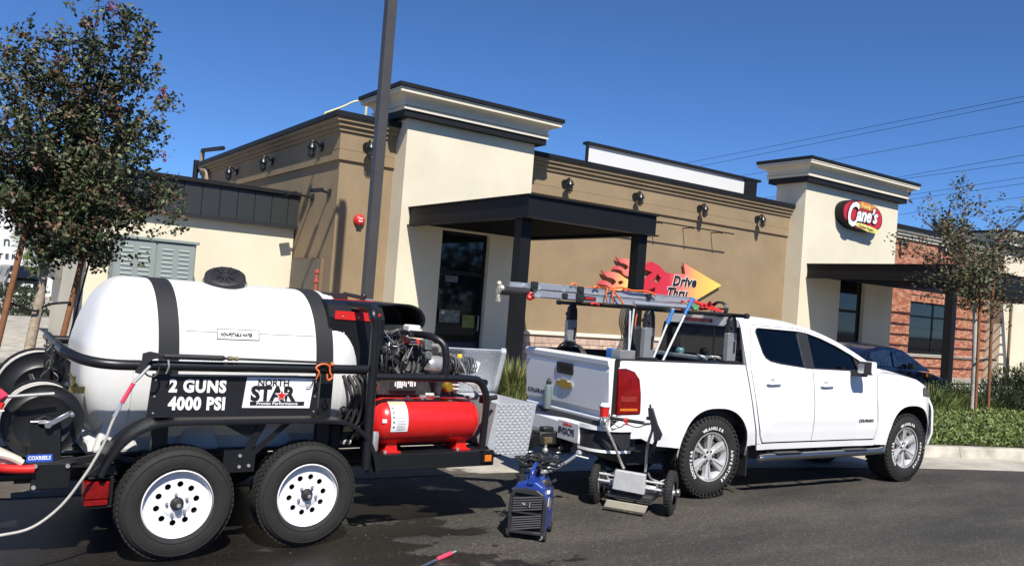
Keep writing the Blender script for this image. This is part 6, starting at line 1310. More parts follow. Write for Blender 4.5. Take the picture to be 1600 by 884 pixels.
q.tube(spline([(.45, .765, 1.93), (.60, .77, 1.965), (.75, .77, 1.945), (.95, .765, 1.95), (1.08, .77, 1.915)], 5), .009, 6)
q.tube(spline([(.50, .76, 1.93), (.58, .755, 1.86), (.64, .75, 1.80)], 4), .009, 6); q.tube(spline([(.40, .3, 1.79), (.42, .28, 1.74), (.40, .27, 1.66), (.39, .26, 1.6)], 4), .005, 5)
o = q.build('orange_strap', 'orange'); tag(o, 'orange tie straps looped over the middle of the ladder', 'strap')
for (x, y, z, lb) in ((.02, .77, 1.95, 'upper'), (.30, .77, 1.945, 'second'), (-.2, .0, 0, None)):
    if lb:
        q = MB(); q.tube(spline([(x-.035, y, z-.012), (x, y, z+.008), (x+.04, y, z-.008)], 4), .010, 6); tag(q.build('bungee_hook', 'orange'), {'upper': 'orange bungee hook on the ladder top nearest the black pipe', 'second': 'orange bungee hook on the ladder top left of the tie straps'}[lb], 'bungee hook')
q = MB(); q.tube(spline([(.22, .74, 1.775), (.27, .735, 1.785), (.32, .74, 1.772)], 4), .012, 6); tag(q.build('bungee_hook', 'red_cloth'), 'red bungee hook wrapped under the ladder at the rear cross bar', 'bungee hook')
q = MB(); 
for k in range(7):
    a = rn.uniform(0, 6); q.tube(spline([(1.35+rn.uniform(-.1, .35), rn.uniform(.35, .7), 1.80+rn.uniform(0, .1)) for _ in range(4)], 4), .011, 6)
o = q.build('red_air_hose', 'red_cloth'); tag(o, 'tangle of red hose at the front end of the ladder rack', 'hose')
q = MB()
for k in range(3): q.tube([(1.66+.015*k, .45+.1*math.cos(b), 1.83+.07*math.sin(b)) for b in [j*math.pi/8 for j in range(16)]], .011, 6, closed=True)
o = q.build('coiled_black_cable', 'hose_black'); tag(o, 'coiled black cable against the front cross bar of the rack', 'cable')
q = MB(); q.obox((1.20, .34, 1.83), (.10, .05, .05), Matrix.Rotation(.3, 3, 'Y')); q.tube(spline([(1.05, .32, 1.86), (1.12, .3, 1.84), (1.18, .31, 1.80), (1.25, .32, 1.84)], 4), .008, 6); tag(q.build('green_clip', mat('clip_green', (.12, .3, .15), .5, 0, .4, 40)), 'small green clip among the pole tips on the rack', 'clip')
# ------------------------------------------------------------------ POLES
D('pole_white', (.74, .75, .76), .3, .2, .05, 10); D('grip_blue', (.03, .17, .50), .55, 0, .15, 14)
def pole(a, b, label, g0=None, g1=None, r_=.011):
    t = root('extension_pole', a, label=label, cat='pole', group='white poles with blue grips leaning in the truck bed')
    a = Vector(a); b = Vector(b); q = MB(); q.tube([a, b], r_, 10); q.build('shaft', 'pole_white', t)
    if g0 is not None: q = MB(); q.tube([a.lerp(b, g0), a.lerp(b, g1)], r_+.008, 10); q.build('blue_grip', 'grip_blue', t)
pole((.50, .30, .72), (1.14, .30, 1.91), 'pole with the highest blue grip leaning from bed to rack', .86, 1.0)
pole((.46, .34, .72), (.93, .34, 1.79), 'pole with a blue grip just left of the highest one', .86, .99)
pole((.40, .42, .72), (.75, .42, 1.79), 'pole with a blue grip nearest the silver rear rack post', .86, .99)
pole((.30, .26, .72), (.36, .26, 1.76), 'thin pale pole without grip behind the black column', None, None, .009)
pole((.33, .22, .72), (.28, .22, 1.74), 'pale pole without grip farthest left beside the cords', None, None, .010)
q = MB()
for k in range(6): x = .20+.02*k; q.tube(spline([(x, .25, 1.76), (x-.02, .24, 1.62), (x+.03, .25, 1.5), (x-.02, .25, 1.35), (x, .26, 1.25)], 4), .006, 5)
tag(q.build('hanging_cords', 'hose_black'), 'dark cords hanging from the rack beside the pale poles', 'cord')
q = MB(); q.box(.16, .22, .32, .44, 1.20, 1.375); q.build('x', 'grip_blue') if False else None
t = root('blue_grey_box', (.22, .27, 1.2), label='small blue and grey box on the bed edge behind the tailgate', cat='box')
q = MB(); q.box(.16, .24, .30, .375, 1.20, 1.38); q.build('blue_side', 'grip_blue', t, bevel=.004); q = MB(); q.box(.161, .34, .17, .298, 1.20, 1.375); q.build('grey_side', 'rack_silver', t, bevel=.004)
q = MB(); q.tube([(.19, .235, 1.3), (.19, .235, 1.72)], .045, 12); tag(q.build('upright_black_duct', 'black_plastic'), 'upright black bag or duct standing in the bed beside the rear rack post', 'bag') if False else None
q = MB(); q.box(.50, .62, .40, .52, .75, 1.60); tag(q.build('black_bag', 'black_plastic', bevel=.03, seg=2), 'upright black bag standing in the bed behind the poles', 'bag')
q = MB()
for k in range(3): q.tube([(.25+.03*k, 1.07+.24*math.cos(b), 1.20+.185*math.sin(b)-.012*k) for b in [j*math.pi/14 for j in range(28)]], .010, 6, closed=True)
tag(q.build('black_hose_coil', 'hose_black'), 'coil of black hose rising above the far side of the tailgate', 'hose coil')
q = MB(); q.box(1.45, 1.50, .45, 1.20, 1.30, 1.335); tag(q.build('grey_bar', 'rack_silver', bevel=.004), 'grey bar lying across the bed below the back window', 'bar')
q = MB(); rn = random.Random(11)
for k in range(8): q.tube(spline([(1.40+rn.uniform(0, .15), .16+rn.uniform(0, .3), 1.31+rn.uniform(0, .04)) for _ in range(4)], 4), .011, 6)
tag(q.build('pale_straps', 'rack_silver'), 'bundle of pale straps in the bed corner by the cab', 'strap')
q = MB(); q.ball((1.5, .80, 1.36), .05, 12); tag(q.build('teal_ball', mat('teal', (.06, .16, .18), .4, 0, .4, 30)), 'dark teal bundle in the bed in front of the back window', 'bundle')
q = MB(); q.ball((.9, .5, .9), .2, 12, sc=(1.6, 1, 1)); q.build('x', 'black_plastic') if False else None
q = MB(); q.box(.3, 1.3, .25, 1.1, .70, 1.12); tag(q.build('bed_load', 'black_plastic', bevel=.04, seg=2), 'dark bulky load low in the truck bed', 'load')
# flask and cup on the bumper
t = root('steel_flask', (-.07, .93, .705), label='grey green metal flask with a loop lid standing on the rear bumper', cat='flask')
q = MB(); q.lathe([(.001, 0), (.036, 0), (.038, .006), (.038, .20), (.034, .225), (.022, .235), (.001, .236)], (-.07, .93, .736), (0, 0, 1), 24); q.build('body', mat('flask_green', (.20, .25, .26), .45, .2, .05, 8), t)
q = MB(); q.lathe([(.026, .235), (.026, .262), (.001, .264)], (-.07, .93, .736), (0, 0, 1), 16); q.tube([(-.07, .93+.022*math.cos(b), 1.0+.022*math.sin(b)) for b in [j*math.pi/8 for j in range(16)]], .006, 6, closed=True); q.build('lid', 'black_plastic', t)
t = root('paper_cup', (-.09, .02, .70), label='large red and white drink cup with lid standing on the near bumper corner', cat='cup')
q = MB(); q.lathe([(.001, 0), (.030, 0), (.036, .09)], (-.09, .03, .703), (0, 0, 1), 24); q.build('white_base', 'white_paint', t)
q = MB(); q.lathe([(.036, .09), (.044, .185), (.001, .186)], (-.09, .03, .703), (0, 0, 1), 24); q.build('red_band', 'red', t)
q = MB(); q.lathe([(.048, .182), (.048, .194), (.040, .198), (.036, .212), (.001, .213)], (-.09, .03, .703), (0, 0, 1), 24); q.build('lid', 'white_paint', t)
FRAME[0] = Matrix.Identity(4)

# =================================================================== CART (surface marking trolley)
CF = Matrix.Translation(Vector((5.1875, 5.41, 0))) @ Matrix.Rotation(math.atan2(-.8356, .5493), 4, 'Z')
FRAME[0] = CF        # x along the axle, y away from the camera
t = root('wheeled_cart', (0, 0, 0), label='two wheeled metal cart with tall handle bars parked behind the truck', cat='cart')
for x in (-.33, .33):
    q = MB(); s = 1 if x > 0 else -1
    q.lathe([(.10, -.030), (.15, -.034), (.175, -.030), (.188, -.016), (.190, 0), (.188, .016), (.175, .030), (.15, .034), (.10, .030)], (x, 0, .19), (1, 0, 0), 36); w_ = q.build('wheel', 'rubber', t)
    q = MB()
    for k in range(40): a = 2*math.pi*k/40; q.obox(Vector((x, math.cos(a)*.187, .19+math.sin(a)*.187)), (.05, .008, .008), Matrix.Rotation(a, 3, 'X'))
    tag(q.build('tread', 'rubber', w_), kind='stuff')
    q = MB(); q.lathe([(.001, -.05), (.02, -.05), (.025, -.02), (.10, -.012), (.10, .012), (.025, .02), (.02, .05), (.001, .05)], (x, 0, .19), (1, 0, 0), 20); q.build('rim', 'steel', w_)
    q = MB(); q.cyl((x+s*.05, 0, .20), (x+s*.075, 0, .20), .03, n=12); q.ball((x+s*.06, -.02, .21), .022, 8); q.build('hub_cap', 'cast_metal', w_)
    q = MB(); q.tube([(x-s*.04, 0, .24), (x-s*.05, -.03, .30), (x-s*.09, -.05, .28)], .008, 6); q.build('brake_lever', 'steel', w_)
q = MB()
for y, z in ((-.08, .28), (-.10, .225), (.10, .20)): q.tube([(-.30, y, z), (.30, y, z-.01)], .011, 8)
q.tube([(-.32, 0, .19), (.32, 0, .19)], .012, 8); q.build('axle_tube', 'box_silver' if 'box_silver' in M else mat('box_silver', (.60, .60, .60), .45, .25, .12, 18), t)
for s in (-1, 1):
    q = MB(); q.tube(spline([(s*.29, 0, .20), (s*.24, -.05, .27), (s*.17, -.09, .30), (s*.14, -.10, .35)], 4), .009, 6); q.tube([(s*.28, -.02, .24), (s*.16, -.1, .22)], .009, 6); q.tube([(s*.28, 0, .16), (s*.13, .05, .12)], .012, 6); q.build('suspension_arm', 'cast_metal', t)
    q = MB(); q.lathe([(.012, 0), (.012, .10)], (s*.20, -.06, .18), (s*.3, -.2, 1), 8); q.build('damper', 'steel', t)
q = MB(); q.prism([(-.145, .185), (.135, .175), (.135, .345), (-.13, .35)], -.20, -.13); q.build('front_box', 'box_silver', t, bevel=.006)
q = MB(); q.box(-.20, .20, -.16, .16, .10, .155); q.build('deck', 'cast_dark', t, bevel=.01)
q = MB(); q.prism([(-.19, .04), (.17, .04), (.19, .098), (-.17, .098)], -.26, -.235); q.build('skirt', mat('pale_skirt', (.42, .38, .30), .8, 0, .1, 10), t, bevel=.004)
for pts_ in ([(-.07, -.12, .36), (-.10, -.14, .42), (-.15, -.20, .56), (-.22, -.24, .70), (-.26, -.26, .77)], [(.12, -.12, .36), (.125, -.14, .46), (.14, -.20, .60), (.18, -.25, .74), (.175, -.26, .80)]):
    q = MB(); q.tube(spline(pts_, 5), .012, 8); q.build('handle_bar', 'steel', t)
q = MB(); q.lathe([(.001, 0)]+[(.014+.003*(k % 2), .30*k/30) for k in range(31)]+[(.001, .30)], (-.19, -.26, .80), (1, 0, -.02), 10); q.build('black_grip', 'black_plastic', t)
q = MB(); q.tube([(-.25, -.26, .795), (.16, -.26, .79)], .009, 8); q.build('cross_bar', 'steel', t)
q = MB(); q.cyl((-.065, -.26, .797), (-.035, -.26, .797), .02, n=10); q.ball((-.04, -.265, .77), .015, 8); q.build('red_clamp', 'red_cloth', t)
q = MB(); q.tube(spline([(-.26, -.26, .80), (-.23, -.27, .75), (-.20, -.27, .78), (-.10, -.27, .73), (-.05, -.27, .765), (.05, -.27, .75), (.12, -.27, .78)], 4), .005, 5); q.build('brake_cable', 'hose_black', t)
q = MB(); q.prism([(.14, .93), (.18, .93), (.23, .80), (.275, .72), (.26, .67), (.21, .66), (.20, .74), (.15, .86)], -.30, -.26); q.cyl((.16, -.28, .90), (.155, -.28, .96), .010, n=8); q.cyl((.235, -.28, .70), (.20, -.25, .56), .014, n=8); q.cyl((.13, -.28, .84), (.20, -.28, .84), .016, n=8)
q.build('spray_gun_holder', 'black_plastic', t, bevel=.004)
q = MB(); q.tube(spline([(.12, -.27, .78), (.20, -.29, .80), (.23, -.28, .70), (.18, -.24, .58), (.17, -.2, .50)], 4), .008, 6); q.build('hose', 'hose_black', t)
q = MB(); q.tube([(-.02, .2, .03), (-.02, .35, .06), (-.02, .35, .14)], .012, 6); q.lathe([(.001, -.02), (.06, -.02), (.06, .02), (.001, .02)], (-.02, .34, .06), (1, 0, 0), 18); q.build('rear_caster', 'rubber', t)

# =================================================================== GENERATOR
GF = Matrix.Translation(Vector((3.671, 4.9225, 0))) @ Matrix.Rotation(math.atan2(-.7158, .6983), 4, 'Z')
FRAME[0] = GF
D('gen_blue', (0.014, 0.045, 0.26), 0.35, 0, 0.1, 8, coat=.2); D('slat_grey', (0.09, 0.09, 0.092), 0.45, 0, 0.1, 20); D('gen_black', (0.026, 0.026, 0.028), 0.5, 0, 0.2, 20)
t = root('portable_generator', (0, 0, 0), label='blue and black suitcase generator with louvred end grille on the asphalt', cat='generator')
sh = [(-.135, .045), (-.14, .20), (-.135, .32), (-.115, .362), (-.06, .378), (.07, .370), (.112, .345), (.135, .28), (.14, .20), (.135, .045)]
q = MB(); q.prism([(-.132, .045), (-.137, .20), (-.130, .34), (-.09, .405), (-.03, .425), (.05, .42), (.10, .39), (.13, .31), (.137, .20), (.132, .045)], .035, .40); q.build('blue_body', 'gen_blue', t, bevel=.02, seg=3)
inn = [(-.112, .07), (-.115, .20), (-.112, .30), (-.092, .338), (.085, .332), (.110, .30), (.113, .20), (.110, .07)]
q = MB(); q.prism(sh, -.005, .034, holes=[list(reversed(inn))]); q.build('end_frame', 'gen_black', t, bevel=.006)
q = MB(); q.prism(inn, .018, .034); q.build('grille_back', 'groove', t)
for k in range(6):
    z0 = .222+.0175*k
    if z0 > .315: continue
    q = MB(); q.bar((-.108, .0, z0-.012), (.108, .0, z0+.022), .018, .0075); q.build('slat', 'slat_grey', t)
for k in range(6):
    z0 = .078+.0165*k
    if z0 > .165: continue
    q = MB(); q.bar((-.108, .0, z0-.006), (.108, .0, z0+.034), .018, .0075); q.build('slat', 'slat_grey', t)
q = MB(); q.bar((-.115, .004, .204), (.115, .004, .198), .02, .012); q.build('middle_bar', 'gen_black', t)
q = MB(); q.bar((-.10, .0, .07), (.06, .0, .062), .012, .010); q.build('lower_bar', 'gen_black', t)
q = MB(); q.cyl((.02, -.014, .262), (.02, .006, .262), .018, n=18); q.build('exhaust_ring', 'gen_black', t); q = MB(); q.box(.017, .023, -.018, -.015, .245, .279); q.build('exhaust_slot', 'chrome', t)
q = MB()
for a, b2 in ((-.035, .275), (-.028, .268), (-.02, .271)): q.box(a, a+.005, -.014, -.011, b2-.006, b2)
q.build('badge_print', 'white_print', t)
q = MB(); q.prism([(-.02, .40), (.03, .40), (.022, .47), (-.002, .475)], .02, .10); q.tube(spline([(.008, .06, .465), (.008, .10, .505), (.008, .22, .515), (.008, .34, .50), (.008, .38, .42)], 5), .018, 10); q.build('blue_handle', 'gen_blue', t, bevel=.006)
q = MB(); q.cyl((-.075, .10, .395), (-.075, .10, .435), .035, n=20); q.cyl((-.075, .10, .43), (-.075, .10, .452), .030, n=20); q.build('fuel_cap', 'black_plastic', t)
for x in (-.135, .135):
    for y in (.035, .33):
        q = MB(); q.lathe([(.001, -.014), (.034, -.014), (.040, -.008), (.040, .008), (.034, .014), (.001, .014)], (x, y, .042), (1, 0, 0), 20); q.build('wheel', 'rubber', t)
q = MB(); q.tube(spline([(.11, .02, .10), (.125, .0, .04), (.11, .01, .015)], 4), .008, 6); q.build('stand', 'steel', t)
rn = random.Random(6); q = MB()
for k in range(14):
    x = rn.uniform(.04, .145); y = rn.uniform(.12, .36); z = rn.uniform(.33, .42); q.obox((x, y, z), (rn.uniform(.01, .03), .02, rn.uniform(.01, .03)), Matrix.Rotation(rn.uniform(0, 3), 3, 'Y'))
tag(q.build('control_knobs', 'cast_dark', t), kind='stuff')
q = MB(); q.box(.1365, .1385, .10, .16, .24, .30); q.obox((.128, .16, .335), (.02, .04, .02)); q.build('label_plate', 'white_print', t); q = MB(); q.box(.137, .1388, .19, .27, .20, .27); q.obox((.09, .2, .40), (.04, .05, .015)); q.build('orange_label', 'gold_badge', t)
# cable bundle lying over the generator top
FRAME[0] = Matrix.Identity(4)
q = MB(); rn = random.Random(8)
for k in range(16):
    c = Vector((3.93, 5.15, .50)); q.tube(spline([c+Vector((rn.uniform(-.16, .16), rn.uniform(-.14, .14), rn.uniform(-.05, .07))) for _ in range(5)], 4), .006, 5)
tag(q.build('cable_bundle', 'hose_black'), 'tangled black cables heaped on top of the blue generator', 'cable')
q = MB(); q.tube(spline([(4.35, 5.95, .33), (4.45, 5.8, .27), (4.58, 5.68, .36), (4.68, 5.6, .46)], 5), .014, 8); q.ball((4.69, 5.6, .47), .03, 8); q.tube([(4.66, 5.6, .45), (4.76, 5.55, .43)], .008, 6); tag(q.build('chrome_lever', 'chrome'), 'bright metal lever with a knob between the generator and the bumper', 'lever')
# =================================================================== VEGETATION
for i, c in enumerate(((0.028, 0.044, 0.015), (0.058, 0.078, 0.028), (0.12, 0.060, 0.035), (0.12, 0.13, 0.055))): D('crape_leaf_%d' % i, c, 0.55, 0, 0.3, 3)
for i, c in enumerate(((0.06, 0.10, 0.020), (0.115, 0.16, 0.034), (0.19, 0.225, 0.062))): D('cover_leaf_%d' % i, c, 0.55, 0, 0.3, 3)
for i, c in enumerate(((0.022, 0.036, 0.014), (0.045, 0.062, 0.024))): D('shrub_leaf_%d' % i, c, 0.5, 0, 0.3, 3)
for i, c in enumerate(((0.14, 0.17, 0.045), (0.24, 0.22, 0.075), (0.09, 0.13, 0.035))): D('grass_blade_%d' % i, c, 0.6, 0, 0.3, 3)
D('blossom', (0.22, 0.03, 0.035), 0.6, 0, 0.3, 8); D('bark', (0.36, 0.29, 0.21), 0.85, 0, 0.4, 14, bump=0.6, bscale=50); D('bark_pale', (0.50, 0.46, 0.40), 0.85, 0, 0.3, 18, bump=0.5, bscale=50); D('twig', (0.09, 0.07, 0.05), 0.85, 0, 0.3, 20)
D('stake_wood', (0.22, 0.095, 0.04), 0.8, 0, 0.3, 10, bump=0.3, bscale=60)
def leaf(mb, p, d, s, m, rn, w=.5):
    d = d.normalized(); a = Vector((rn.gauss(0, 1), rn.gauss(0, 1), rn.gauss(0, 1))); e = d.cross(a)
    if e.length < 1e-4: return
    e.normalize(); n = d.cross(e); L = s; W_ = s*w*.5
    mb.add([p, p+d*L*.45+e*W_+n*L*.06, p+d*L, p+d*L*.45-e*W_+n*L*.06], [(0, 1, 2, 3)], False, m)
def tree(name, base, trunk, ends, sd, label, leafs, rcl, nleaf, size, mats_, wts, bark_, ysp, tr=.05, blossoms=0, dcl=1.0):
    rn = random.Random(sd); t = root(name, base, label=label, cat='tree')
    tp = spline(trunk, 5); q = MB(); q.tube(tp, tr, 10, rs=[tr*(1.25-.6*k/(len(tp)-1)) for k in range(len(tp))]); tk = q.build('trunk', bark_, t)
    top = Vector(trunk[-1]); twigs = MB(); lv = MB(); bl = MB(); nodes = []
    zt = top.z
    for (x, z) in ends:
        y = base[1]+rn.uniform(-ysp, ysp)*(.9 if z > zt+.4 else .7); e = Vector((x, y, z)); st_i = min(1, max(.35, (z-zt+1.2)/2)); st_ = Vector(trunk[-2]).lerp(top, rn.uniform(.3, 1)) if z > zt-.1 else Vector(trunk[-2]).lerp(top, rn.uniform(0, .5))
        mid = st_.lerp(e, .5)+Vector((rn.uniform(-.1, .1), rn.uniform(-.1, .1), .12*(e-st_).length)); path = spline([st_, mid, e], 6)
        twigs.tube(path, .01, 6, rs=[tr*.30*(1-.85*k/(len(path)-1)) for k in range(len(path))], caps=False)
        nodes.append((e, path))
    for e, path in nodes:
        for c in range(int(leafs*dcl)):
            f = rn.random()**.55; c0 = path[int(f*(len(path)-1)*.999)]; c0 = c0+Vector((rn.gauss(0, .45), rn.gauss(0, .45), rn.gauss(0, .4)))*rcl*(.45+.55*f)
            dc = (c0-path[0]).normalized(); tl = [c0-dc*rcl*.22, c0, c0+dc*rcl*.2]; twigs.tube(tl, .003, 4, caps=False)
            warm = rn.random() < .18
            for j in range(nleaf):
                p = c0+dc*rcl*rn.uniform(-.25, .3)+Vector((rn.gauss(0, 1), rn.gauss(0, 1), rn.gauss(0, 1)))*rcl*.10
                m = rn.choices(range(len(mats_)), wts)[0]
                if warm and rn.random() < .5: m = 2
                leaf(lv, p, Vector((rn.gauss(0, 1), rn.gauss(0, 1), rn.gauss(-.1, .8))), size*rn.uniform(.7, 1.25), m, rn, .62)
        for c in range(leafs):
            # side twig from the outer half of the limb
            k = rn.randint(len(path)//3, len(path)-1); b0 = path[k]; di = Vector((rn.gauss(0, 1), rn.gauss(0, 1), rn.gauss(.25, .8))).normalized(); L = rn.uniform(.45, 1.0)*rcl
            b1 = b0+di*L*.5+Vector((0, 0, .02)); b2 = b0+di*L+Vector((0, 0, rn.uniform(-.05, .08))); pth = spline([b0, b1, b2], 3)
            twigs.tube(pth, .004, 4, rs=[.005*(1-.6*j/(len(pth)-1)) for j in range(len(pth))], caps=False)
            warm = rn.random() < .22
            for j in range(nleaf):
                f = rn.uniform(.12, 1.05); p = b0.lerp(b2, f)+Vector((rn.gauss(0, 1), rn.gauss(0, 1), rn.gauss(0, 1)))*rcl*.13
                dd = (di*.6+Vector((rn.gauss(0, 1), rn.gauss(0, 1), rn.gauss(-.1, .8)))).normalized()
                m = rn.choices(range(len(mats_)), wts)[0]
                if warm and rn.random() < .5: m = min(2, len(mats_)-1)
                leaf(lv, p, dd, size*rn.uniform(.7, 1.25), m, rn)
    if blossoms:
        for k in range(blossoms):
            e, path = nodes[rn.randrange(len(nodes))]; c = e+Vector((rn.uniform(-.2, .2), rn.uniform(-.5, .0), rn.uniform(-.1, .15)))
            for j in range(26): leaf(bl, c+Vector((rn.gauss(0, .03), rn.gauss(0, .03), rn.gauss(0, .04))), Vector((rn.gauss(0, 1), rn.gauss(0, 1), rn.gauss(0, 1))), .03, 0, rn, .9)
        tag(bl.build('blossoms', 'blossom', t), kind='stuff')
    tag(twigs.build('branches', 'twig', t), kind='stuff')
    cr = lv.build('crown', mats_, t); tag(cr, kind='stuff')
    return t
E1 = [(1.2, 4.63), (1.45, 4.56), (0.78, 4.36), (1.01, 4.29), (1.68, 4.53), (0.58, 4.17), (0.46, 4.09), (1.78, 4.18), (1.55, 4.05), (1.98, 3.84), (2.08, 3.75), (1.76, 3.5), (1.86, 3.14), (2.29, 2.88), (2.18, 2.73), (2.02, 2.48), (1.66, 1.98), (1.45, 1.98), (1.1, 2.22), (0.7, 2.35), (0.48, 3.18), (0.63, 3.56), (0.99, 3.64), (1.31, 3.7), (1.16, 3.17), (0.8, 2.89), (1.59, 2.65), (1.2, 2.59), (0.58, 2.65), (0.22, 2.8), (0.05, 3.45), (0.93, 3.98), (1.27, 4.21), (1.49, 3.15), (0.83, 3.25), (1.82, 2.38), (1.31, 2.13), (0.25, 3.83), (-.3, 3.2), (-.5, 2.7), (.9, 2.6), (1.0, 3.0), (.4, 2.5), (1.3, 2.9), (.1, 3.0), (.6, 3.0), (1.6, 3.7), (1.1, 2.45), (1.4, 2.4), (.75, 2.5)]
E1 = [(x, z-.06) for x, z in E1]
tree('crape_myrtle', (.86, 10.5, .11), [(.86, 10.5, .1), (.87, 10.5, .7), (.93, 10.52, 1.3), (.96, 10.5, 1.75), (1.02, 10.5, 2.3)], E1, 21, 'staked crape myrtle tree with dense dark crown at the left', 10, .31, 21, .062, ['crape_leaf_0', 'crape_leaf_1', 'crape_leaf_2', 'crape_leaf_3'], (5, 4, 1.2, 1.6), 'bark', .85, .052, blossoms=6, dcl=2.2)
def stake(a, b, label, r_=.032):
    q = MB(); q.tube([a, b], r_, 10); o = q.build('tree_stake', 'stake_wood'); tag(o, label, 'tree stake', 'wooden tree stakes'); return o
stake((.47, 10.3, .1), (.735, 10.3, 2.2), 'brown wooden stake at the left picture edge beside the crape myrtle')
stake((1.05, 10.35, .1), (1.35, 10.35, 2.2), 'brown wooden stake just right of the crape myrtle trunk')
q = MB(); q.tube(spline([(.60, 10.3, 1.33), (.78, 10.45, 1.28), (.90, 10.43, 1.24), (.95, 10.5, 1.27), (1.05, 10.4, 1.33), (1.22, 10.3, 1.36)], 5), .014, 6); tag(q.build('tree_tie', 'hose_black'), 'black rubber tie joining the crape myrtle trunk to its stakes', 'tree tie')
q = MB(); q.tube([(1.46, 10.9, 1.95), (1.10, 10.2, .15)], .012, 6); tag(q.build('guy_wire', 'hose_black'), 'thin dark guy line slanting down behind the tank', 'wire')
E2 = [(17.92, 4.97), (18.24, 4.81), (17.48, 4.51), (17.0, 4.18), (19.37, 4.83), (19.84, 4.67), (17.54, 3.97), (18.59, 4.23), (19.2, 3.88), (20.07, 4.11), (16.58, 3.6), (16.12, 3.42), (16.87, 3.24), (17.61, 3.44), (18.4, 3.52), (19.55, 3.48), (20.43, 3.71), (16.54, 2.88), (17.42, 2.88), (18.22, 2.81), (19.03, 3.01), (20.22, 2.96), (17.74, 2.37), (18.81, 2.5), (19.95, 2.65), (20.79, 3.3), (17.05, 3.78), (18.97, 3.43), (18.0, 4.4), (18.3, 3.9), (17.9, 3.2), (18.6, 2.9)]
tree('young_tree', (18.5, 9.1, .12), [(18.52, 9.1, .1), (18.5, 9.1, 1.0), (18.42, 9.1, 1.9), (18.35, 9.1, 2.3), (18.2, 9.1, 3.0)], E2, 5, 'young staked tree with sparse brownish crown in front of the brick wall', 6, .48, 11, .08, ['crape_leaf_0', 'crape_leaf_1', 'crape_leaf_2', 'crape_leaf_3'], (2, 4, 3, 4), 'bark_pale', 1.1, .05, dcl=2.3)
stake((18.35, 8.95, .1), (18.23, 8.95, 3.15), 'brown wooden stake left of the young tree on the right')
stake((18.9, 8.95, .1), (18.76, 8.95, 3.1), 'brown wooden stake right of the young tree on the right')
q = MB(); q.tube(spline([(18.31, 8.98, 1.30), (18.4, 9.0, 1.28), (18.47, 9.03, 1.22), (18.6, 9.0, 1.28), (18.86, 8.97, 1.31), (19.1, 8.95, 1.30)], 5), .022, 6); tag(q.build('tree_tie', 'hose_black'), 'dark tie across the young tree trunk and its two stakes', 'tree tie')
# second young tree just outside and background trees, palm
def palm(x, y, z0, z, r_, label, sd):
    rn = random.Random(sd); t = root('palm_tree', (x, y, 0), label=label, cat='palm tree'); q = MB(); q.tube([(x, y, z0), (x+.1, y, z)], .22, 10); q.build('trunk', 'bark', t)
    for k in range(26):
        a = rn.uniform(0, 2*math.pi); el = rn.uniform(-.5, 1.3); d = Vector((math.cos(a)*math.cos(el), math.sin(a)*math.cos(el), math.sin(el))); q = MB(); pts_ = [Vector((x+.1, y, z))+d*r_*f+Vector((0, 0, -.35*r_*f*f)) for f in (0, .25, .5, .75, 1)]
        sd_ = d.cross(Vector((0, 0, 1))).normalized()
        q.tube(pts_, .02, 4)
        for i in range(1, 5):
            for j in range(5):
                c = pts_[i-1].lerp(pts_[i], j/5)
                for s in (-1, 1):
                    e = c+(sd_*s*.42+d*.35+Vector((0, 0, -.1)))*r_*.32; w_ = d*.035*r_/1.5; q.add([c-w_, c+w_, e], [(0, 1, 2)], False, 0)
        q.build('frond', 'palm_leaf', t)
D('palm_leaf', (0.10, 0.115, 0.055), 0.6, 0, 0.3, 1)
palm(55.3, 30, 0, 8.4, 2.0, 'grey green palm top rising behind the brick wall cornice', 3)
palm(67.8, 30, 0, 11.6, 2.0, 'palm top cut by the right picture edge', 4)
rnb = random.Random(14)
def leafball(name, c, r, n, s, mats_, label, cat='shrub', sc=(1, 1, 1), up=.4, w=.45, core=None, sd=1, gap=0.0):
    rn = random.Random(sd); t = root(name, (c[0], c[1], c[2]-r*sc[2]), label=label, cat=cat); q = MB(); c = Vector(c)
    lumps = [Vector((rn.gauss(0, .5), rn.gauss(0, .5), rn.gauss(0, .45)))*r*.9 for _ in range(9)]
    for k in range(n):
        l = lumps[k % 9]; d = Vector((rn.gauss(0, 1), rn.gauss(0, 1), rn.gauss(0, 1))).normalized(); rad = r*.62*rn.uniform(.35, 1)**.5
        p = c+Vector(((l.x+d.x*rad)*sc[0], (l.y+d.y*rad)*sc[1], (l.z+d.z*rad)*sc[2]))
        if p.z < .1: p.z = .1+rn.random()*.1
        leaf(q, p, (d+Vector((0, 0, up))), s*rn.uniform(.7, 1.3), rn.randrange(len(mats_)), rn, w)
    tag(q.build('foliage', mats_, t), kind='stuff')
    q = MB()
    for k in range(7): l = lumps[k]; q.tube([(c.x, c.y, max(.05, c.z-r*sc[2])), (c.x+l.x*.5, c.y+l.y*.5, c.z)], .02*max(1, r), 5)
    tag(q.build('stems', 'twig', t), kind='stuff'); return t
leafball('background_tree', (3.15, 36, 2.75), 1.0, 2600, .20, ['cover_leaf_0', 'cover_leaf_1', 'cover_leaf_2'], 'pale green small tree far behind the crape myrtle trunk', 'tree', (.7, .7, 1.1), sd=3, w=.18, up=.2)
leafball('hedge', (1.9, 33.5, .50), 1.0, 2600, .12, ['shrub_leaf_0', 'shrub_leaf_1'], 'dark green rounded hedge in front of the parked dark vehicle', 'hedge', (1.5, .8, .8), sd=4)
leafball('dark_shrub', (1.05, 9.75, .42), .34, 1900, .05, ['shrub_leaf_0', 'shrub_leaf_1'], 'dark green shrub under the crape myrtle behind the reels', sd=5)
leafball('round_shrub', (20.3, 9.0, .55), .78, 5200, .10, ['shrub_leaf_0', 'shrub_leaf_1', 'crape_leaf_1'], 'dark round bristly shrub at the right picture edge', sc=(1.15, .8, .68), up=1.0, w=.26, sd=6)
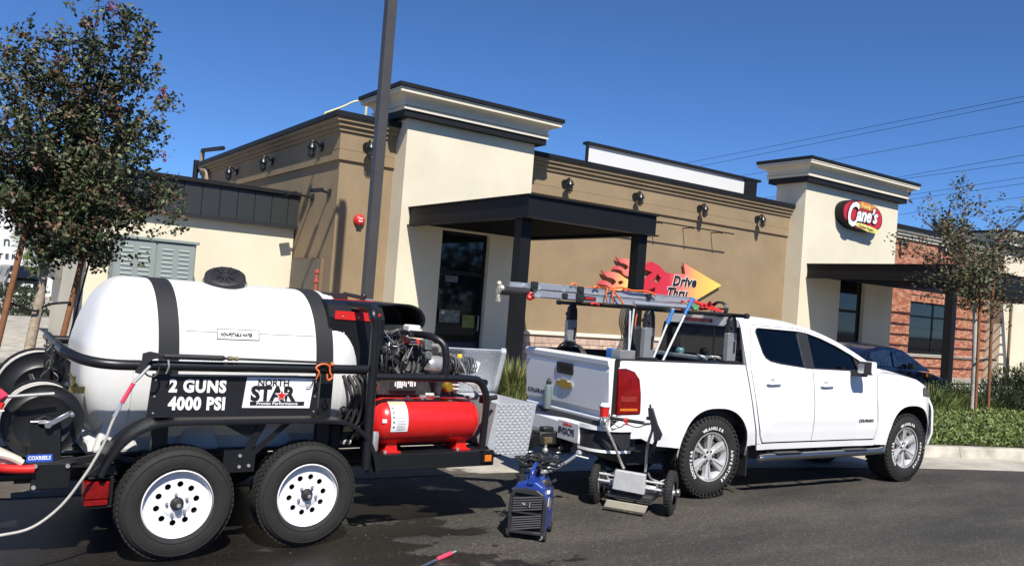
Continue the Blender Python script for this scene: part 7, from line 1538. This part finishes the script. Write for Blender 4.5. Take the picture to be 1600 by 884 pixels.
for i_, (x_, y_, l_) in enumerate(((17.2, 9.75, 'low loose green shrub behind the grass nearest the truck nose'), (18.75, 10.0, 'low loose green shrub behind the right stake'), (19.5, 9.8, 'low green shrub between the stakes and the round bush'))):
    leafball('low_shrub', (x_, y_, .38), .42, 1500, .07, ['cover_leaf_0', 'shrub_leaf_1', 'grass_blade_2'], l_, sc=(1.1, .8, .7), sd=40+i_, up=.6, w=.3)
def tuft(mb, c, n, h, sp, rn, nm, w=.008, lean=.5):
    for k in range(n):
        a = rn.uniform(0, 2*math.pi); r0 = sp*math.sqrt(rn.random()); b = Vector((c[0]+r0*math.cos(a), c[1]+r0*math.sin(a), c[2])); hh = h*rn.uniform(.5, 1.15); d = Vector((math.cos(a), math.sin(a), 0))*lean*rn.uniform(.1, 1)*hh
        s_ = Vector((-math.sin(a+rn.uniform(-1, 1)), math.cos(a), 0))*w; m1 = b+d*.35+Vector((0, 0, hh*.6)); tp = b+d+Vector((0, 0, hh))
        mb.add([b-s_, b+s_, m1+s_*.8, tp, m1-s_*.8], [(0, 1, 2, 4), (4, 2, 3)], False, rn.randrange(nm))
def grass_clump(c, n, h, sp, label, mats_, sd, w=.008, lean=.5, cat='ornamental grass'):
    q = MB(); tuft(q, c, n, h, sp, random.Random(sd), len(mats_), w, lean); o = q.build('ornamental_grass', mats_); tag(o, label, cat); return o
GB = ['grass_blade_0', 'grass_blade_1', 'grass_blade_2']
grass_clump((7.45, 10.62, .11), 900, .72, .28, 'yellow green grass clump at the foot of the left canopy column', GB, 3, .010, .7)
grass_clump((1.16, 9.3, .11), 260, .48, .10, 'thin yellow grass clump beside the left end of the white tank', ['grass_blade_1'], 4)
grass_clump((1.6, 11.8, .11), 300, .5, .2, 'dry grass clump in the mulch behind the tank', GB, 5)
lbl = ['feathery green grass beside the dark car door', 'feathery green grass clump left of the left stake', 'tall wispy grass between the two stakes', 'green grass clump just right of the right stake', 'low grass clump at the left edge of the round shrub', 'sparse tall grass in front of the canopy post base', 'short green grass behind the truck nose', 'pale grass tuft behind the young tree trunk']
for i, (x, y, h) in enumerate(((16.9, 9.4, .50), (17.7, 9.35, .58), (18.6, 9.7, .62), (19.2, 9.4, .55), (19.6, 9.3, .45), (18.0, 9.75, .85), (16.0, 9.2, .45), (18.9, 9.8, .6))):
    grass_clump((x, y, .11), 520, h*.62, .42, lbl[i], GB+['cover_leaf_0', 'cover_leaf_1'], 20+i, .010, .75)
MB().box(18.55, 18.85, 9.5, 9.7, .1, .5).build('x', 'old_concrete') if False else None
# ground cover: dense leafy mat between kerb and shrubs (kept near the kerb line)
rn = random.Random(31); gc = MB(); pts_k = [(p.x, p.y) for p in k3]
def kerb_y(x):
    for (a, b), (c, d) in zip(pts_k, pts_k[1:]):
        if a <= x <= c: return b+(d-b)*(x-a)/(c-a)
    return None
N_ = 0
while N_ < 62000:
    x = 10.6+(24-10.6)*rn.random()**1.05; ky = kerb_y(x)
    if ky is None: continue
    y1 = 9.35+.12*math.sin(x*3); y = ky+.02+(y1-ky)*rn.random()**1.15
    if y > 9.4 or y < 3.5: continue
    hgt = .10+.05*noise.noise(Vector((x*1.6, y*1.6, 0)))+.03*noise.noise(Vector((x*6, y*6, 3)))
    edge = min(1, (y-ky)/.14); hgt *= .45+.55*edge
    p = Vector((x, y, .12+hgt*rn.uniform(.45, 1.0))); nn_ = noise.noise(Vector((x*2.5, y*2.5, 7)))
    m = 0 if rn.random() < .25-.25*nn_ else (1 if rn.random() < .6 else 2)
    leaf(gc, p, Vector((rn.gauss(0, .7), rn.gauss(0, .7), rn.uniform(.1, 1.1))), rn.uniform(.045, .085), m, rn, .55); N_ += 1
o = gc.build('ground_cover', ['cover_leaf_0', 'cover_leaf_1', 'cover_leaf_2']); tag(o, 'bright green leafy ground cover behind the right kerb', 'ground cover', kind='stuff')
# a few mulch chips / leaf litter in the left bed
q = MB(); rn = random.Random(12)
for k in range(5000):
    x = rn.uniform(-2, 7); y = rn.uniform(8.9, 15.8); q.obox((x, y, .115+rn.random()*.01), (rn.uniform(.02, .06), .015, .008), Matrix.Rotation(rn.uniform(0, 3.1), 3, 'Z') @ Matrix.Rotation(rn.uniform(-.5, .5), 3, 'Y'))
tag(q.build('mulch_chips', 'mulch'), 'brown bark chips spread in the left planter', 'mulch', kind='stuff')
# debris on the asphalt
q = MB(); rn = random.Random(13)
for k in range(260):
    x = rn.uniform(.5, 11); y = rn.uniform(3.6, 6.0); s = rn.uniform(.0015, .0035); q.obox((x, y, s/2), (s*2, s, s), Matrix.Rotation(rn.uniform(0, 3), 3, 'Z'))
tag(q.build('grit', mat('grit', (.20, .19, .17), .9, 0, .4, 30)), 'small pale grit scattered on the asphalt', 'grit', kind='stuff')
# =================================================================== DARK SEDAN in the drive lane and vehicle at far left
def car(name, frame, body, label, L_, W_, prof, roofp, wpos, wins, suv=False):
    FRAME[0] = frame; t = root(name, (0, W_/2, 0), label=label, cat='car'); b = body
    ar = []
    out = list(prof)
    q = MB()
    n = 10
    for k in range(n): pass
    def ring_at(inset, z_off=0): return [(x, inset, z) for x, z in out]
    # lofted body: three profile layers, the outer one slightly narrower at the sills
    lay = [(0.10, 0.985), (0.02, 1.0), (0.0, 1.0), (0.0, 1.0), (0.04, .99)]
    q.prism(out, .03, W_-.03); q.build('body', b, t, bevel=.05, seg=3)
    q = MB(); xs2 = [p[0] for p in roofp]; S2 = []
    for x, z, zb in roofp:
        h = z-zb; i_ = .05+.26*h; S2.append([(x, .06, zb), (x, .06+.22*h, zb+h*.75), (x, i_+.04, z-.03*min(1, h*3)), (x, W_/2, z+.02*min(1, h*3)), (x, W_-i_-.04, z-.03*min(1, h*3)), (x, W_-.06-.22*h, zb+h*.75), (x, W_-.06, zb)])
    m_ = 7; q.add([p for s in S2 for p in s], [(i*m_+k, i*m_+k+1, (i+1)*m_+k+1, (i+1)*m_+k) for i in range(len(S2)-1) for k in range(m_-1)]+[tuple(range(m_)), tuple((len(S2)-1)*m_+k for k in reversed(range(m_)))], True); q.build('cabin', b, t, ang=50)
    for w in wins:
        for far_ in (0, 1):
            q = MB(); zb = roofp[0][2]; fnw = (lambda a, c, d: (a, .05+.24*(c-zb)-.006+d, c)) if not far_ else (lambda a, c, d: (a, W_-(.05+.24*(c-zb)-.006+d), c)); q.prism(w, 0, .004, fn=fnw); q.build('window', 'blue_glass', t)
    for x in wpos:
        for y, s in ((.02, -1), (W_-.02, 1)):
            q = MB(); q.lathe([(.20, -.01), (.24, .01), (.31, .01), (.33, -.02), (.33, -.19), (.2, -.2)], (x, y, .33), (0, s, 0), 30); w_ = q.build('wheel', 'rubber', t); q = MB(); q.lathe([(.001, -.01), (.06, .0), (.2, -.01), (.205, -.03)], (x, y, .33), (0, s, 0), 20); q.build('rim', 'alloy', w_)
            q = MB(); q.lathe([(.001, .0), (.36, .0)], (x, y-s*.005, .34), (0, s, 0), 26); q.build('wheel_arch', 'groove', t)
    for far_ in (0, 1):
        q = MB(); xm = wins[-1][-1][0] if False else L_*.62; y0 = -.10 if not far_ else W_+.0; q.prism(rr(xm-.10, xm+.10, .95, 1.08, .03), y0, y0+.10); q.build('mirror', 'black_plastic', t, bevel=.02)
    FRAME[0] = Matrix.Identity(4); return t
D('navy_paint', (0.006, 0.010, 0.030), 0.22, 0.1, 0.05, 3, coat=.4); D('black_car', (0.014, 0.017, 0.02), 0.2, 0.1, 0.05, 3, coat=.6)
CFm = Matrix.Translation(Vector((15.0, 10.2, 0)))
sedan = [(.10, .25), (.02, .45), (.05, .75), (.15, .93), (.9, .97), (3.1, .93), (4.0, .85), (4.55, .72), (4.68, .5), (4.62, .25)]
roof = [(.75, .98, .93), (1.15, 1.22, .93), (1.55, 1.36, .93), (2.0, 1.43, .93), (2.5, 1.435, .93), (2.9, 1.38, .92), (3.3, 1.22, .91), (3.65, 1.03, .90), (3.85, .93, .89)]
car('dark_sedan', CFm, 'navy_paint', 'dark navy sedan in the drive lane behind the truck nose', 4.68, 1.8, sedan, roof, (.85, 3.75), [[(1.35, 1.02), (1.55, 1.27), (2.05, 1.335), (2.30, 1.34), (2.30, .98)], [(2.37, .98), (2.37, 1.34), (2.7, 1.31), (3.05, 1.19), (3.38, 1.02), (3.40, .97)]])
q = MB(); q.box(18.58, 18.78, 10.175, 10.21, .78, .86); tag(q.build('side_marker', 'lens_amber', bevel=.008), 'orange light on the flank of the dark navy sedan', 'lamp') if False else q.build('side_marker', 'lens_amber', [o for o in SC.objects if o.name == 'dark_sedan'][0], bevel=.008)
SF = Matrix.Translation(Vector((4.9, 51.6, 0))) @ Matrix.Rotation(R(100), 4, 'Z')
suv = [(.05, .3), (.0, .5), (.02, .95), (.1, 1.05), (3.4, 1.08), (4.4, 1.0), (4.7, .85), (4.75, .5), (4.7, .3)]
roof2 = [(.10, 1.2, 1.04), (.25, 1.6, 1.04), (.5, 1.72, 1.04), (2.3, 1.74, 1.04), (2.8, 1.65, 1.04), (3.3, 1.35, 1.04), (3.7, 1.08, 1.03)]
sv = car('dark_suv', SF, 'black_car', 'dark vehicle parked far back by the white building', 4.75, 2.0, suv, roof2, (.85, 3.8), [[(.5, 1.12), (.5, 1.55), (1.6, 1.6), (1.6, 1.12)], [(1.7, 1.12), (1.7, 1.6), (2.7, 1.55), (3.2, 1.15)]])
FRAME[0] = SF
q = MB(); q.prism([(.35, 1.10), (1.65, 1.10), (1.5, 1.62), (.5, 1.62)], -.10, .12, fn=lambda a, b, d: (d-.0+(b-1.1)*.25, a, b)); q.build('rear_glass', 'tint_glass', sv)
for y in (.08, 1.62): q = MB(); q.box(-.06, .06, y, y+.30, .80, 1.0); q.build('tail_light', 'white_paint', sv, bevel=.02)
q = MB(); q.box(-.07, .0, .72, 1.28, .62, .78); q.build('number_plate', 'white_print', sv)
FRAME[0] = Matrix.Identity(4)

# unseen tree row added behind the camera to darken window and car glass reflections
rn = random.Random(77); q = MB()
for k in range(46):
    cx_ = -32+rn.uniform(0, 4)+k*2.1; cy_ = -24+rn.uniform(-3, 3); rr_ = rn.uniform(1.6, 2.8); cz_ = rn.uniform(2.2, 4.2)
    q.tube([(cx_, cy_, 0), (cx_, cy_, cz_)], .16, 6)
    for j in range(170): leaf(q, Vector((cx_, cy_, cz_))+Vector((rn.gauss(0, 1), rn.gauss(0, 1), rn.gauss(0, .8)))*rr_*.6, Vector((rn.gauss(0, 1), rn.gauss(0, 1), rn.gauss(0, 1))), rn.uniform(.5, 1.1), rn.randrange(2), rn, .7)
o = q.build('reflection_tree_line', ['shrub_leaf_0', 'shrub_leaf_1']); tag(o, 'belt of dark trees added behind the viewer for window reflections', 'trees', kind='stuff')
